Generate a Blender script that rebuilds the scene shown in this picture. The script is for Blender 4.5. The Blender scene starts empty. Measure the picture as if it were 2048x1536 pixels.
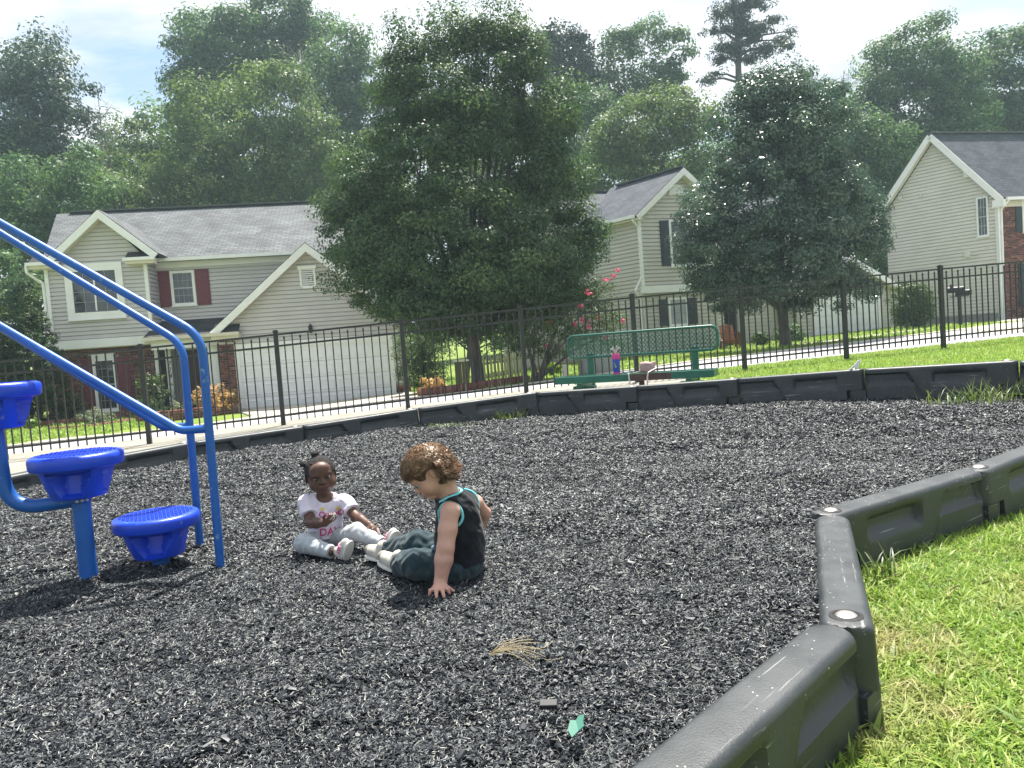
import bpy, bmesh, math, random
import numpy as np
from mathutils import Vector, Matrix, noise as mnoise
from mathutils.bvhtree import BVHTree

random.seed(7)
rng = np.random.default_rng(11)
scene = bpy.context.scene
COL = scene.collection
R = math.radians

# ------------------------------------------------------------------ camera
FPX = 1500.0                      # focal length in pixels of a 2048 px wide frame
ROLL, PITCH, CAMZ = R(4.2), R(2.92), 0.90
CP = np.array([0.0, 0.0, CAMZ])
_F = np.array([0, math.cos(PITCH), -math.sin(PITCH)])
_U = np.array([0, math.sin(PITCH), math.cos(PITCH)])
_X = np.array([1.0, 0, 0])
CX = math.cos(ROLL) * _X - math.sin(ROLL) * _U
CY = math.sin(ROLL) * _X + math.cos(ROLL) * _U
cam = bpy.data.cameras.new("camera")
cam.sensor_width = 36.0
cam.lens = FPX / 2048 * 36.0
cam.clip_start, cam.clip_end = 0.05, 3000
camo = bpy.data.objects.new("camera", cam)
COL.objects.link(camo)
camo.matrix_world = Matrix(((CX[0], CY[0], -_F[0], CP[0]), (CX[1], CY[1], -_F[1], CP[1]), (CX[2], CY[2], -_F[2], CP[2]), (0, 0, 0, 1)))
scene.camera = camo

# ------------------------------------------------------------------ sun and sky
SUN = Vector((0.13, 0.42, 1.0)).normalized()
sl = bpy.data.lights.new("sun", "SUN")
sl.energy, sl.angle, sl.color = 4.9, R(0.53), (1.0, 0.95, 0.87)
so = bpy.data.objects.new("sun", sl)
COL.objects.link(so)
so.rotation_euler = SUN.to_track_quat("Z", "Y").to_euler()
world = bpy.data.worlds.new("World")
scene.world = world
world.use_nodes = True


class NT:
    """small node-tree writer"""
    def __init__(s, tree):
        s.t = tree
        tree.nodes.clear()

    def n(s, kind, ins=None, **props):
        nd = s.t.nodes.new(kind)
        for k, v in props.items():
            setattr(nd, k, v)
        for k, v in (ins or {}).items():
            sock = nd.inputs[k]
            if isinstance(v, tuple) and len(v) == 2 and hasattr(v[0], "outputs"):
                s.t.links.new(v[0].outputs[v[1]], sock)
            elif hasattr(v, "outputs"):
                s.t.links.new(v.outputs[0], sock)
            else:
                sock.default_value = v
        return nd

    def math(s, op, a, b=0.0):
        return s.n("ShaderNodeMath", {0: a, 1: b}, operation=op)

    def ramp(s, fac, stops, interp="LINEAR"):
        nd = s.n("ShaderNodeValToRGB", {0: fac})
        nd.color_ramp.interpolation = interp
        el = nd.color_ramp.elements
        while len(el) < len(stops):
            el.new(0.5)
        for e, (p, c) in zip(el, stops):
            e.position = p
            e.color = (c, c, c, 1) if isinstance(c, (int, float)) else (*c[:3], 1)
        return nd

    def mix(s, fac, a, b):
        nd = s.n("ShaderNodeMix", {0: fac, 6: a, 7: b}, data_type="RGBA")
        return (nd, 2)


w = NT(world.node_tree)
sky = w.n("ShaderNodeTexSky", sky_type="NISHITA", sun_disc=False, sun_elevation=math.asin(SUN.z),
          sun_rotation=math.atan2(SUN.x, SUN.y), air_density=1.3, dust_density=1.0, ozone_density=1.4)
tc = w.n("ShaderNodeTexCoord")
sep = w.n("ShaderNodeSeparateXYZ", {0: (tc, "Generated")})
den = w.math("ADD", (sep, 2), 0.22)
den = w.math("MAXIMUM", den, 0.05)
cmb = w.n("ShaderNodeCombineXYZ", {0: w.math("DIVIDE", (sep, 0), den), 1: w.math("DIVIDE", (sep, 1), den), 2: 0.0})
mp = w.n("ShaderNodeMapping", {"Vector": cmb, "Location": (32.69, 15.93, 0), "Scale": (0.75, 1.5, 1)})
n1 = w.n("ShaderNodeTexNoise", {"Vector": mp, "Scale": 0.9, "Detail": 9.0, "Roughness": 0.56, "Distortion": 0.5})
n2 = w.n("ShaderNodeTexNoise", {"Vector": mp, "Scale": 2.6, "Detail": 7.0, "Roughness": 0.55})
cover = w.ramp((n1, 0), [(0.415, 0.04), (0.515, 0.97)])
shade = w.ramp((n2, 0), [(0.36, (4.5, 4.95, 5.6)), (0.58, (7.0, 7.2, 7.45))])
EXT = w.mix(cover, sky, shade)
w.n("ShaderNodeOutputWorld", {0: w.n("ShaderNodeBackground", {"Color": EXT, "Strength": 0.072})})

vs = scene.view_settings
vs.view_transform, vs.look, vs.gamma, vs.use_curve_mapping = "Standard", "None", 1.0, False
vs.exposure = 1.28
scene.cycles.max_bounces = 6
scene.cycles.transparent_max_bounces = 6
scene.cycles.use_denoising = True
scene.cycles.caustics_reflective = scene.cycles.caustics_refractive = False

# ------------------------------------------------------------------ pixel <-> place helpers (2048x1536 photo pixels)
def ray(px, py):
    return _F + (px - 1024) / FPX * CX + (768 - py) / FPX * CY


def at(px, py, d):
    """point seen at a pixel, at forward distance d"""
    r = ray(px, py)
    return CP + r * (d / r[1])


def on_plane(px, py, p0, nrm):
    r = ray(px, py)
    return CP + r * (np.dot(np.asarray(p0) - CP, nrm) / np.dot(r, nrm))


# ------------------------------------------------------------------ mesh helpers
ORG = {}


def _org(p):
    return ORG.get(p.name, np.zeros(3)) if p is not None else np.zeros(3)


class MB:
    """collects simple shapes and links them as ONE mesh object"""
    def __init__(s):
        s.v, s.f, s.uv = [], [], None

    def add(s, verts, faces):
        n = len(s.v)
        s.v += [tuple(map(float, v)) for v in verts]
        s.f += [tuple(i + n for i in f) for f in faces]
        return s

    def box(s, c, d, M=None):
        c = np.asarray(c, float)
        q = np.array([(x, y, z) for x in (-.5, .5) for y in (-.5, .5) for z in (-.5, .5)]) * np.asarray(d, float)
        if M is not None:
            q = q @ np.asarray(M, float).T
        return s.add(q + c, [(0, 1, 3, 2), (4, 6, 7, 5), (0, 4, 5, 1), (2, 3, 7, 6), (0, 2, 6, 4), (1, 5, 7, 3)])

    def prism(s, poly, vec):
        p = [np.asarray(q, float) for q in poly]
        n = len(p)
        vec = np.asarray(vec, float)
        return s.add(p + [q + vec for q in p], [tuple(range(n))[::-1], tuple(range(n, 2 * n))] + [(i, (i + 1) % n, n + (i + 1) % n, n + i) for i in range(n)])

    def tube(s, pts, r, n=8, cap=True):
        pts = [np.asarray(p, float) for p in pts]
        m = len(pts)
        rr = [r] * m if np.isscalar(r) else list(r)
        t0 = pts[1] - pts[0]
        t0 = t0 / (np.linalg.norm(t0) + 1e-12)
        ref = np.array([0, 0, 1.0]) if abs(t0[2]) < .9 else np.array([1.0, 0, 0])
        a = np.cross(t0, ref)
        a /= np.linalg.norm(a)
        V = []
        for i in range(m):
            t = pts[min(i + 1, m - 1)] - pts[max(i - 1, 0)]
            t = t / (np.linalg.norm(t) + 1e-12)
            a = a - t * np.dot(a, t)
            a /= (np.linalg.norm(a) + 1e-12)
            b = np.cross(t, a)
            for k in range(n):
                an = 2 * math.pi * k / n
                V.append(pts[i] + rr[i] * (math.cos(an) * a + math.sin(an) * b))
        F = [(i * n + k, i * n + (k + 1) % n, (i + 1) * n + (k + 1) % n, (i + 1) * n + k) for i in range(m - 1) for k in range(n)]
        if cap:
            F += [tuple(range(n))[::-1], tuple(range((m - 1) * n, m * n))]
        return s.add(V, F)

    def lathe(s, prof, n=24, c=(0, 0, 0), M=None):
        c = np.asarray(c, float)
        V = []
        for r, z in prof:
            for k in range(n):
                an = 2 * math.pi * k / n
                V.append((r * math.cos(an), r * math.sin(an), z))
        V = np.array(V)
        if M is not None:
            V = V @ np.asarray(M, float).T
        m = len(prof)
        F = [(i * n + k, i * n + (k + 1) % n, (i + 1) * n + (k + 1) % n, (i + 1) * n + k) for i in range(m - 1) for k in range(n)]
        F += [tuple(range(n))[::-1], tuple(range((m - 1) * n, m * n))]
        return s.add(V + c, F)

    def ball(s, c, r, n=10, m=6, M=None):
        r = (r, r, r) if np.isscalar(r) else r
        prof = [(math.sin(math.pi * i / m), -math.cos(math.pi * i / m)) for i in range(m + 1)]
        prof[0], prof[-1] = (1e-4, -1), (1e-4, 1)
        A = np.diag(r) if M is None else np.asarray(M) @ np.diag(r)
        return s.lathe(prof, n, c, A)

    def build(s, name, mat, parent=None, smooth=0.0, uv=None, kind=None, recalc=True, bevel=0.0):
        me = bpy.data.meshes.new(name)
        o = _org(parent)
        me.from_pydata([(v[0] - o[0], v[1] - o[1], v[2] - o[2]) for v in s.v], [], s.f)
        if recalc or bevel:
            bm = bmesh.new()
            bm.from_mesh(me)
            if recalc:
                bmesh.ops.recalc_face_normals(bm, faces=bm.faces)
            if bevel:
                bmesh.ops.bevel(bm, geom=[e for e in bm.edges if e.is_manifold and e.calc_face_angle(0) > 0.5], offset=bevel, segments=2, affect="EDGES", profile=0.6)
            bm.to_mesh(me)
            bm.free()
        if uv is not None:
            L = me.uv_layers.new(name="uv")
            vv = np.array(s.v)
            uvv = uv(vv)
            li = np.zeros(len(me.loops), dtype=np.int32)
            me.loops.foreach_get("vertex_index", li)
            L.data.foreach_set("uv", uvv[li].astype(np.float32).ravel())
        if mat is not None:
            me.materials.append(mat)
        if smooth:
            me.shade_smooth()
            if smooth < 3:
                me.set_sharp_from_angle(angle=smooth)
        return link(name, me, parent, kind)


def link(name, me, parent=None, kind=None):
    ob = bpy.data.objects.new(name, me)
    COL.objects.link(ob)
    if parent is not None:
        ob.parent = parent
        ORG[ob.name] = _org(parent)
    if kind:
        ob["kind"] = kind
    return ob


def tag(o, label, cat, group=None):
    o["label"], o["category"] = label, cat
    if group:
        o["group"] = group
    return o


def thing(name, label, cat, loc=(0, 0, 0), group=None, rot=None):
    o = bpy.data.objects.new(name, None)
    o.empty_display_size = 0.1
    COL.objects.link(o)
    o.location = tuple(float(c) for c in loc)
    if rot is not None:
        o.rotation_euler = rot
        ORG[o.name] = np.zeros(3)
    else:
        ORG[o.name] = np.array(loc, float)
    return tag(o, label, cat, group)


def copy_tree(o, parent=None):
    c = o.copy()
    COL.objects.link(c)
    c.parent = parent
    for ch in list(o.children):
        copy_tree(ch, c)
    return c


def raw_mesh(name, V, F4, mat, tint=None, smooth=False, k=4):
    """fast mesh from numpy: V (n,3), F4 (m,k)"""
    me = bpy.data.meshes.new(name)
    V = np.ascontiguousarray(V, dtype=np.float32)
    F4 = np.ascontiguousarray(F4, dtype=np.int32)
    m = len(F4)
    me.vertices.add(len(V))
    me.vertices.foreach_set("co", V.ravel())
    me.loops.add(m * k)
    me.loops.foreach_set("vertex_index", F4.ravel())
    me.polygons.add(m)
    me.polygons.foreach_set("loop_start", np.arange(0, m * k, k, dtype=np.int32))
    if smooth:
        me.polygons.foreach_set("use_smooth", np.ones(m, dtype=bool))
    if tint is not None:
        a = me.attributes.new("tint", "FLOAT", "FACE")
        a.data.foreach_set("value", np.asarray(tint, dtype=np.float32))
    me.update(calc_edges=True)
    if mat is not None:
        me.materials.append(mat)
    return me


# ------------------------------------------------------------------ materials
def mat(name, c1, c2=None, scale=6.0, rough=0.6, spec=0.4, bump=0.0, bscale=40.0, metal=0.0, coat=0.0, stretch=(1, 1, 1), rand=0.0, detail=4.0, trans=0.0, lo=0.35, hi=0.65, sss=0.0):
    m = bpy.data.materials.new(name)
    m.use_nodes = True
    t = NT(m.node_tree)
    tc = t.n("ShaderNodeTexCoord")
    mp = t.n("ShaderNodeMapping", {"Vector": (tc, "Object"), "Scale": stretch})
    col = (*c1, 1)
    if c2 is not None:
        nz = t.n("ShaderNodeTexNoise", {"Vector": mp, "Scale": scale, "Detail": detail, "Roughness": 0.6})
        col = t.mix(t.ramp((nz, 0), [(lo, 0.0), (hi, 1.0)]), (*c1, 1), (*c2, 1))
    if rand:
        oi = t.n("ShaderNodeObjectInfo")
        k = t.n("ShaderNodeMapRange", {0: (oi, "Random"), 3: 1 - rand, 4: 1 + rand})
        col = (t.n("ShaderNodeHueSaturation", {"Value": k, "Color": col}), 0)
    ins = {"Base Color": col, "Roughness": rough, "Specular IOR Level": spec, "Metallic": metal, "Coat Weight": coat}
    if sss:
        ins.update({"Subsurface Weight": sss, "Subsurface Radius": (0.012, 0.005, 0.003), "Subsurface Scale": 1.0})
    if bump:
        bn = t.n("ShaderNodeTexNoise", {"Vector": mp, "Scale": bscale, "Detail": 5.0})
        ins["Normal"] = t.n("ShaderNodeBump", {"Strength": min(bump, 1.0), "Distance": 0.01, "Height": (bn, 0)})
    p = t.n("ShaderNodeBsdfPrincipled", ins)
    out = p
    if trans:
        tr = t.n("ShaderNodeBsdfTranslucent", {"Color": col})
        out = t.n("ShaderNodeMixShader", {0: trans, 1: p, 2: tr})
    t.n("ShaderNodeOutputMaterial", {0: out})
    return m


def leaf_mat(name, dark, light, trans=0.35, rough=0.42, spec=0.5, hue=0.0):
    """leaf colour runs from dark to light by each leaf's own tint"""
    m = bpy.data.materials.new(name)
    m.use_nodes = True
    t = NT(m.node_tree)
    at_ = t.n("ShaderNodeAttribute", attribute_name="tint")
    c = t.mix((at_, "Fac"), (*dark, 1), (*light, 1))
    p = t.n("ShaderNodeBsdfPrincipled", {"Base Color": c, "Roughness": rough, "Specular IOR Level": spec})
    tl = t.n("ShaderNodeHueSaturation", {"Hue": 0.49, "Saturation": 1.15, "Value": 1.25, "Color": c})
    tr = t.n("ShaderNodeBsdfTranslucent", {"Color": tl})
    t.n("ShaderNodeOutputMaterial", {0: t.n("ShaderNodeMixShader", {0: trans, 1: p, 2: tr})})
    return m


def tint_mat(name, stops, rough=0.6, spec=0.4, trans=0.0, inst=0.0):
    """colour by ramp over each piece's own tint"""
    m = bpy.data.materials.new(name)
    m.use_nodes = True
    t = NT(m.node_tree)
    at_ = t.n("ShaderNodeAttribute", attribute_name="tint")
    c = (t.ramp((at_, "Fac"), stops), 0)
    if inst:
        oi = t.n("ShaderNodeObjectInfo")
        k = t.n("ShaderNodeMapRange", {0: (oi, "Random"), 3: 1 - inst, 4: 1 + inst})
        c = (t.n("ShaderNodeHueSaturation", {"Value": k, "Color": c}), 0)
    p = t.n("ShaderNodeBsdfPrincipled", {"Base Color": c, "Roughness": rough, "Specular IOR Level": spec})
    out = p
    if trans:
        out = t.n("ShaderNodeMixShader", {0: trans, 1: p, 2: t.n("ShaderNodeBsdfTranslucent", {"Color": c})})
    t.n("ShaderNodeOutputMaterial", {0: out})
    return m


def brick_mat(name, c1, c2, mortar, w=0.2, h=0.07, gap=0.010, rough=0.8, bump=0.5, off=0.5, noise_amt=0.35):
    """courses over a uv in metres (roof shingles, distant bricks)"""
    m = bpy.data.materials.new(name)
    m.use_nodes = True
    t = NT(m.node_tree)
    uv = t.n("ShaderNodeUVMap")
    b = t.n("ShaderNodeTexBrick", {"Vector": uv, "Color1": (*c1, 1), "Color2": (*c2, 1), "Mortar": (*mortar, 1), "Scale": 1.0, "Mortar Size": gap, "Mortar Smooth": 0.2, "Bias": 0.0, "Brick Width": w, "Row Height": h}, offset=off)
    nz = t.n("ShaderNodeTexNoise", {"Vector": uv, "Scale": 1.1, "Detail": 6.0})
    k = t.n("ShaderNodeMapRange", {0: (nz, 0), 1: .3, 2: .7, 3: 1 - noise_amt, 4: 1 + noise_amt})
    c = t.n("ShaderNodeHueSaturation", {"Value": k, "Color": (b, 0)})
    inv = t.math("SUBTRACT", 1.0, (b, 1))
    p = t.n("ShaderNodeBsdfPrincipled", {"Base Color": c, "Roughness": rough, "Specular IOR Level": 0.25,
                                         "Normal": t.n("ShaderNodeBump", {"Strength": bump, "Distance": 0.02, "Height": inv})})
    t.n("ShaderNodeOutputMaterial", {0: p})
    return m


def smooth01(t):
    t = np.clip(t, 0, 1)
    return t * t * (3 - 2 * t)


# ------------------------------------------------------------------ scattering real pieces (instances of small clusters)
def scatter(name, pts, variants, scale_rng=(0.8, 1.2), tilt=0.0, kind="stuff", parent=None):
    """pts (n,3): instances of the variant meshes stand on the points with random turns; one object"""
    n = len(pts)
    me = bpy.data.meshes.new(name)
    me.vertices.add(n)
    o = _org(parent)
    me.vertices.foreach_set("co", (np.asarray(pts) - o).astype(np.float32).ravel())
    rot = np.stack([rng.normal(0, tilt, n), rng.normal(0, tilt, n), rng.uniform(0, 6.283, n)], 1)
    for nm, ty, val in (("rot", "FLOAT_VECTOR", rot), ("scl", "FLOAT", rng.uniform(*scale_rng, n)), ("pick", "INT", rng.integers(0, len(variants), n))):
        a = me.attributes.new(nm, ty, "POINT")
        if ty == "FLOAT_VECTOR":
            a.data.foreach_set("vector", val.astype(np.float32).ravel())
        else:
            a.data.foreach_set("value", val.astype(np.int32 if ty == "INT" else np.float32))
    src = bpy.data.collections.new(name + "_pieces")
    for i, vm in enumerate(variants):
        src.objects.link(bpy.data.objects.new(f"{name}_piece_{i:02d}", vm))
    ob = link(name, me, parent, kind)
    g = bpy.data.node_groups.new(name, "GeometryNodeTree")
    g.interface.new_socket("Geometry", in_out="INPUT", socket_type="NodeSocketGeometry")
    g.interface.new_socket("Geometry", in_out="OUTPUT", socket_type="NodeSocketGeometry")
    N, Lk = g.nodes, g.links
    gi, go = N.new("NodeGroupInput"), N.new("NodeGroupOutput")
    iop = N.new("GeometryNodeInstanceOnPoints")
    ci = N.new("GeometryNodeCollectionInfo")
    ci.inputs["Collection"].default_value = src
    ci.inputs["Separate Children"].default_value = True
    ci.inputs["Reset Children"].default_value = True

    def attr(nm, ty):
        a = N.new("GeometryNodeInputNamedAttribute")
        a.data_type = ty
        a.inputs[0].default_value = nm
        return a.outputs[0]
    e2r = N.new("FunctionNodeEulerToRotation")
    Lk.new(attr("rot", "FLOAT_VECTOR"), e2r.inputs[0])
    Lk.new(gi.outputs[0], iop.inputs["Points"])
    Lk.new(ci.outputs[0], iop.inputs["Instance"])
    iop.inputs["Pick Instance"].default_value = True
    Lk.new(attr("pick", "INT"), iop.inputs["Instance Index"])
    Lk.new(e2r.outputs[0], iop.inputs["Rotation"])
    Lk.new(attr("scl", "FLOAT"), iop.inputs["Scale"])
    Lk.new(iop.outputs[0], go.inputs[0])
    md = ob.modifiers.new("scatter", "NODES")
    md.node_group = g
    return ob


def in_poly(x, y, poly):
    x, y = np.asarray(x, float), np.asarray(y, float)
    r = np.zeros(x.shape, bool)
    n = len(poly)
    for i in range(n):
        x0, y0 = poly[i]
        x1, y1 = poly[(i + 1) % n]
        c = ((y0 > y) != (y1 > y)) & (x < (x1 - x0) * (y - y0) / (y1 - y0 + 1e-12) + x0)
        r ^= c
    return r

# ------------------------------------------------------------------ border line and terrain
FAR = [(2015, 7.0), (1710, 7.77), (1462, 8.55), (1258, 9.02), (1055, 9.25), (812, 9.0), (577, 8.35), (350, 7.55), (60, 6.5)]
FARZ = [.42, .395, .34, .31, .305, .23, .175, .165, .135]            # height of the timber tops at the joints
JOINT = []
for (px, d), z in zip(FAR, FARZ):
    p = at(px, 700, d)
    JOINT.append(np.array([p[0], p[1], z]))
last = JOINT[-1] + (JOINT[-1] - JOINT[-2]) * np.array([.75, 1.1, 1])
JOINT.append(last)
NEARJ = [np.array([.185, 1.36, .055]), np.array([.915, 2.13, .05]), np.array([1.40, 3.36, .05]), np.array([2.50, 4.03, .06]), np.array([3.62, 4.72, .13])]
NEARJ[0] = NEARJ[1] + (NEARJ[0] - NEARJ[1]) * (1.3 / np.linalg.norm(NEARJ[0] - NEARJ[1]))
MID = [np.array([4.72, 5.28, .24]), np.array([5.5, 6.15, .36])]
RING = [tuple(p[:2]) for p in NEARJ] + [tuple(p[:2]) for p in MID] + [tuple(p[:2]) for p in JOINT] + [(-5.6, 3.0), (-4.5, .4), (-1.6, -.3)]


def E(x, y):
    """height of the open ground outside the play area"""
    x, y = np.asarray(x, float), np.asarray(y, float)
    zf = np.interp(x, [-14, -5, -3.4, -1.3, .2, 4, 7.5, 12, 30], [-.35, -.12, -.03, .04, .12, .20, .27, .36, .8])
    zh = np.interp(x, [-20, -14, -6.4, 0, 5, 16, 22, 40], [-.5, -.5, -.53, -.25, .08, .40, .46, .9])
    yf = 11.5 + .2 * x
    z = zf + (zh - zf) * smooth01((y - yf - .3) / 11.5)
    zn = np.where(x > 0, -.25, -.2)
    z = np.where(y < yf - .5, zn + (z - zn) * smooth01((y - 4.3) / 3.4), z)
    z = z + np.maximum(y - 42, 0) * .035 + np.maximum(y - 120, 0) * .05
    return z


xs = np.unique(np.concatenate([np.arange(-6.4, 6.4, .13), np.arange(-34, 40, 1.0), [-150, -120, -90, -70, -55, -44, 50, 62, 80, 110, 150]]))
ys = np.unique(np.concatenate([np.arange(-.6, 10.4, .13), np.arange(-12, 60, 1.0), [-40, -24, 66, 75, 90, 110, 140, 170]]))
GXX, GYY = np.meshgrid(xs, ys)
GZ = E(GXX, GYY)
RC = np.mean(np.array(RING), axis=0)
PIT = [tuple(RC + (np.array(p) - RC) * (1 + .11 / np.linalg.norm(np.array(p) - RC))) for p in RING]
GZ[in_poly(GXX, GYY, PIT)] = -.5
nx, ny = len(xs), len(ys)
I = (np.arange(ny - 1)[:, None] * nx + np.arange(nx - 1)[None, :]).ravel()
lawn_m = bpy.data.materials.new("lawn")
lawn_m.use_nodes = True
t = NT(lawn_m.node_tree)
tc = t.n("ShaderNodeTexCoord")
a = t.n("ShaderNodeTexNoise", {"Vector": (tc, "Object"), "Scale": .9, "Detail": 8.0, "Roughness": .65})
b = t.n("ShaderNodeTexNoise", {"Vector": (tc, "Object"), "Scale": 38.0, "Detail": 4.0})
c = t.mix(t.ramp((a, 0), [(.38, 0), (.62, 1)]), (.10, .19, .022, 1), (.19, .26, .045, 1))
c = t.mix(t.ramp((b, 0), [(.4, 0), (.72, .6)]), c, (.27, .28, .085, 1))
t.n("ShaderNodeOutputMaterial", {0: t.n("ShaderNodeBsdfPrincipled", {"Base Color": c, "Roughness": .9, "Specular IOR Level": .15, "Normal": t.n("ShaderNodeBump", {"Strength": .8, "Distance": .04, "Height": (b, 0)})})})
me = raw_mesh("lawn", np.stack([GXX.ravel(), GYY.ravel(), GZ.ravel()], 1), np.stack([I, I + 1, I + 1 + nx, I + nx], 1), lawn_m, smooth=True)
link("lawn", me, None, "structure")


def hit_ground(px, py):
    r = ray(px, py)
    s = np.concatenate([np.arange(2, 60, .02), np.arange(60, 200, .2)])
    P = CP[None, :] + r[None, :] * s[:, None]
    below = P[:, 2] < E(P[:, 0], P[:, 1])
    i = int(np.argmax(below)) if below.any() else len(s) - 1
    return P[i]


def sheet(name, A, B, dz, m, na=60, nb=8, kind="structure"):
    """strip between two ground polylines, laid dz above the terrain"""
    A, B = np.asarray(A, float), np.asarray(B, float)

    def res(Pl, n):
        d = np.r_[0, np.cumsum(np.linalg.norm(np.diff(Pl, axis=0), axis=1))]
        tt = np.linspace(0, d[-1], n)
        return np.stack([np.interp(tt, d, Pl[:, 0]), np.interp(tt, d, Pl[:, 1])], 1)
    a, b = res(A, na), res(B, na)
    W = np.linspace(0, 1, nb)[None, :, None]
    P = a[:, None, :] * (1 - W) + b[:, None, :] * W
    Z = E(P[..., 0], P[..., 1]) + dz
    V = np.concatenate([P, Z[..., None]], -1).reshape(-1, 3)
    i = (np.arange(na - 1)[:, None] * nb + np.arange(nb - 1)[None, :]).ravel()
    # a thin skirt gives the slab its edge
    lo = V - np.array([0, 0, .12])
    n = len(V)
    F = np.stack([i, i + nb, i + nb + 1, i + 1], 1)
    e0, e1 = np.arange(0, n - nb, nb), np.arange(nb - 1, n - nb, nb)
    S = np.concatenate([np.stack([e0, e0 + n, e0 + nb + n, e0 + nb], 1), np.stack([e1, e1 + nb, e1 + nb + n, e1 + n], 1),
                        np.stack([np.arange(nb - 1), np.arange(1, nb), np.arange(1, nb) + n, np.arange(nb - 1) + n], 1),
                        np.stack([np.arange(nb - 1) + n - nb, np.arange(nb - 1) + 2 * n - nb, np.arange(1, nb) + 2 * n - nb, np.arange(1, nb) + n - nb], 1)])
    return link(name, raw_mesh(name, np.concatenate([V, lo]), np.concatenate([F, S]), m), None, kind)


road_m = mat("street_concrete", (.32, .315, .33), (.39, .385, .395), scale=1.3, rough=.85, bump=.2, bscale=60, detail=9)
curb_m = mat("curb_concrete", (.42, .39, .31), (.50, .465, .38), scale=2.2, rough=.85, bump=.2, bscale=60, detail=9)
drive_m = mat("driveway_concrete", (.34, .31, .25), (.50, .465, .39), scale=.55, rough=.85, bump=.2, bscale=60, detail=9)
walk_m = mat("sidewalk_concrete", (.40, .38, .315), (.47, .45, .38), scale=1.0, rough=.85, bump=.2, bscale=60, detail=9)
fr = lambda x: 17.5 + .39 * x                                        # far edge of the street
nr = lambda x: 12.7 + .2 * x
xr = np.linspace(-26, 34, 40)
sheet("street", [(x, nr(x)) for x in xr], [(x, fr(x)) for x in xr], .02, road_m, 90, 14)
sheet("curb", [(x, fr(x)) for x in xr], [(x, fr(x) + .5) for x in xr], .05, curb_m, 90, 3)
sheet("sidewalk", [(x, fr(x) + 1.75 + .05 * x) for x in np.linspace(-26, -8.9, 14)], [(x, fr(x) + 2.55 + .05 * x) for x in np.linspace(-26, -8.9, 14)], .03, walk_m, 40, 3)
sheet("sidewalk", [(x, fr(x) + 1.9 + .09 * x) for x in np.linspace(1.2, 15.0, 20)], [(x, fr(x) + 2.8 + .11 * x) for x in np.linspace(1.2, 15.0, 20)], .03, walk_m, 50, 3)
pav = [tuple(RC + (p[:2] - RC) * (1 + .075 / np.linalg.norm(p[:2] - RC))) for p in [np.array([2.25, 8.70, 0])] + JOINT[3:]] + [(-9, 3.4)]
apron_m = mat("apron_concrete", (.20, .19, .16), (.30, .285, .24), scale=1.6, rough=.9, bump=.3, bscale=50, detail=9)
sheet("concrete_apron", pav, [(3.25, nr(3.25) + .05), (2.0, nr(2.) + .05), (-1.0, nr(-1.) + .05), (-5.0, nr(-5.) + .05), (-14, nr(-14) + .05)], .025, apron_m, 50, 12)
joint_m = mat("control_joint", (.16, .15, .13), rough=.95)

# ------------------------------------------------------------------ rubber mulch
chip_m = tint_mat("rubber_mulch", [(0.0, (.004, .006, .010)), (.45, (.012, .016, .021)), (.70, (.033, .040, .047)), (.86, (.085, .096, .104)), (.93, (.19, .20, .198)), (1.0, (.48, .48, .44))], rough=.50, spec=.45, inst=.45)
base_m = mat("mulch_bed", (.010, .011, .013), (.035, .037, .04), scale=60, rough=.8, bump=1.0, bscale=90)
gx, gy = np.meshgrid(np.arange(-6.5, 5.2, .1), np.arange(-.5, 10, .1))


def mulch_z(x, y):
    up = smooth01((y + .35 * x - 6.2) / 2.2) * np.interp(x, [-1, 1.5, 3, 5], [0, .02, .07, .10])
    u = .018 * np.sin(x * 2.1 + 1.3 * np.sin(y * 1.7)) * np.cos(y * 1.9 + .6 * x) + .013 * np.sin(x * 5.3 + y * 3.1 + 2 * np.sin(y * 2.3)) * np.cos(y * 4.7 - x * 1.9) + .008 * np.sin(x * 13 + 3 * np.sin(y * 5)) * np.sin(y * 11 + 2 * np.cos(x * 4))
    for cx_, cy_, rr in ((-.15, 2.9, .45), (-.35, 3.05, .35), (-.85, 3.45, .5), (-.6, 3.3, .3)):
        u = u * (1 - np.exp(-(((x - cx_) ** 2 + (y - cy_) ** 2) / rr ** 2) ** 2))
    return up + u


hm = mulch_z(gx, gy)
cx, cy = gx[:-1, :-1] + .05, gy[:-1, :-1] + .05
keep = in_poly(cx, cy, RING).ravel()
wx = gx.shape[1]
I = (np.arange(gx.shape[0] - 1)[:, None] * wx + np.arange(wx - 1)[None, :]).ravel()[keep]
bed = link("mulch_bed", raw_mesh("mulch_bed", np.stack([gx.ravel(), gy.ravel(), hm.ravel() - .006], 1), np.stack([I, I + 1, I + 1 + wx, I + wx], 1), base_m, smooth=True), None, "structure")


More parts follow.
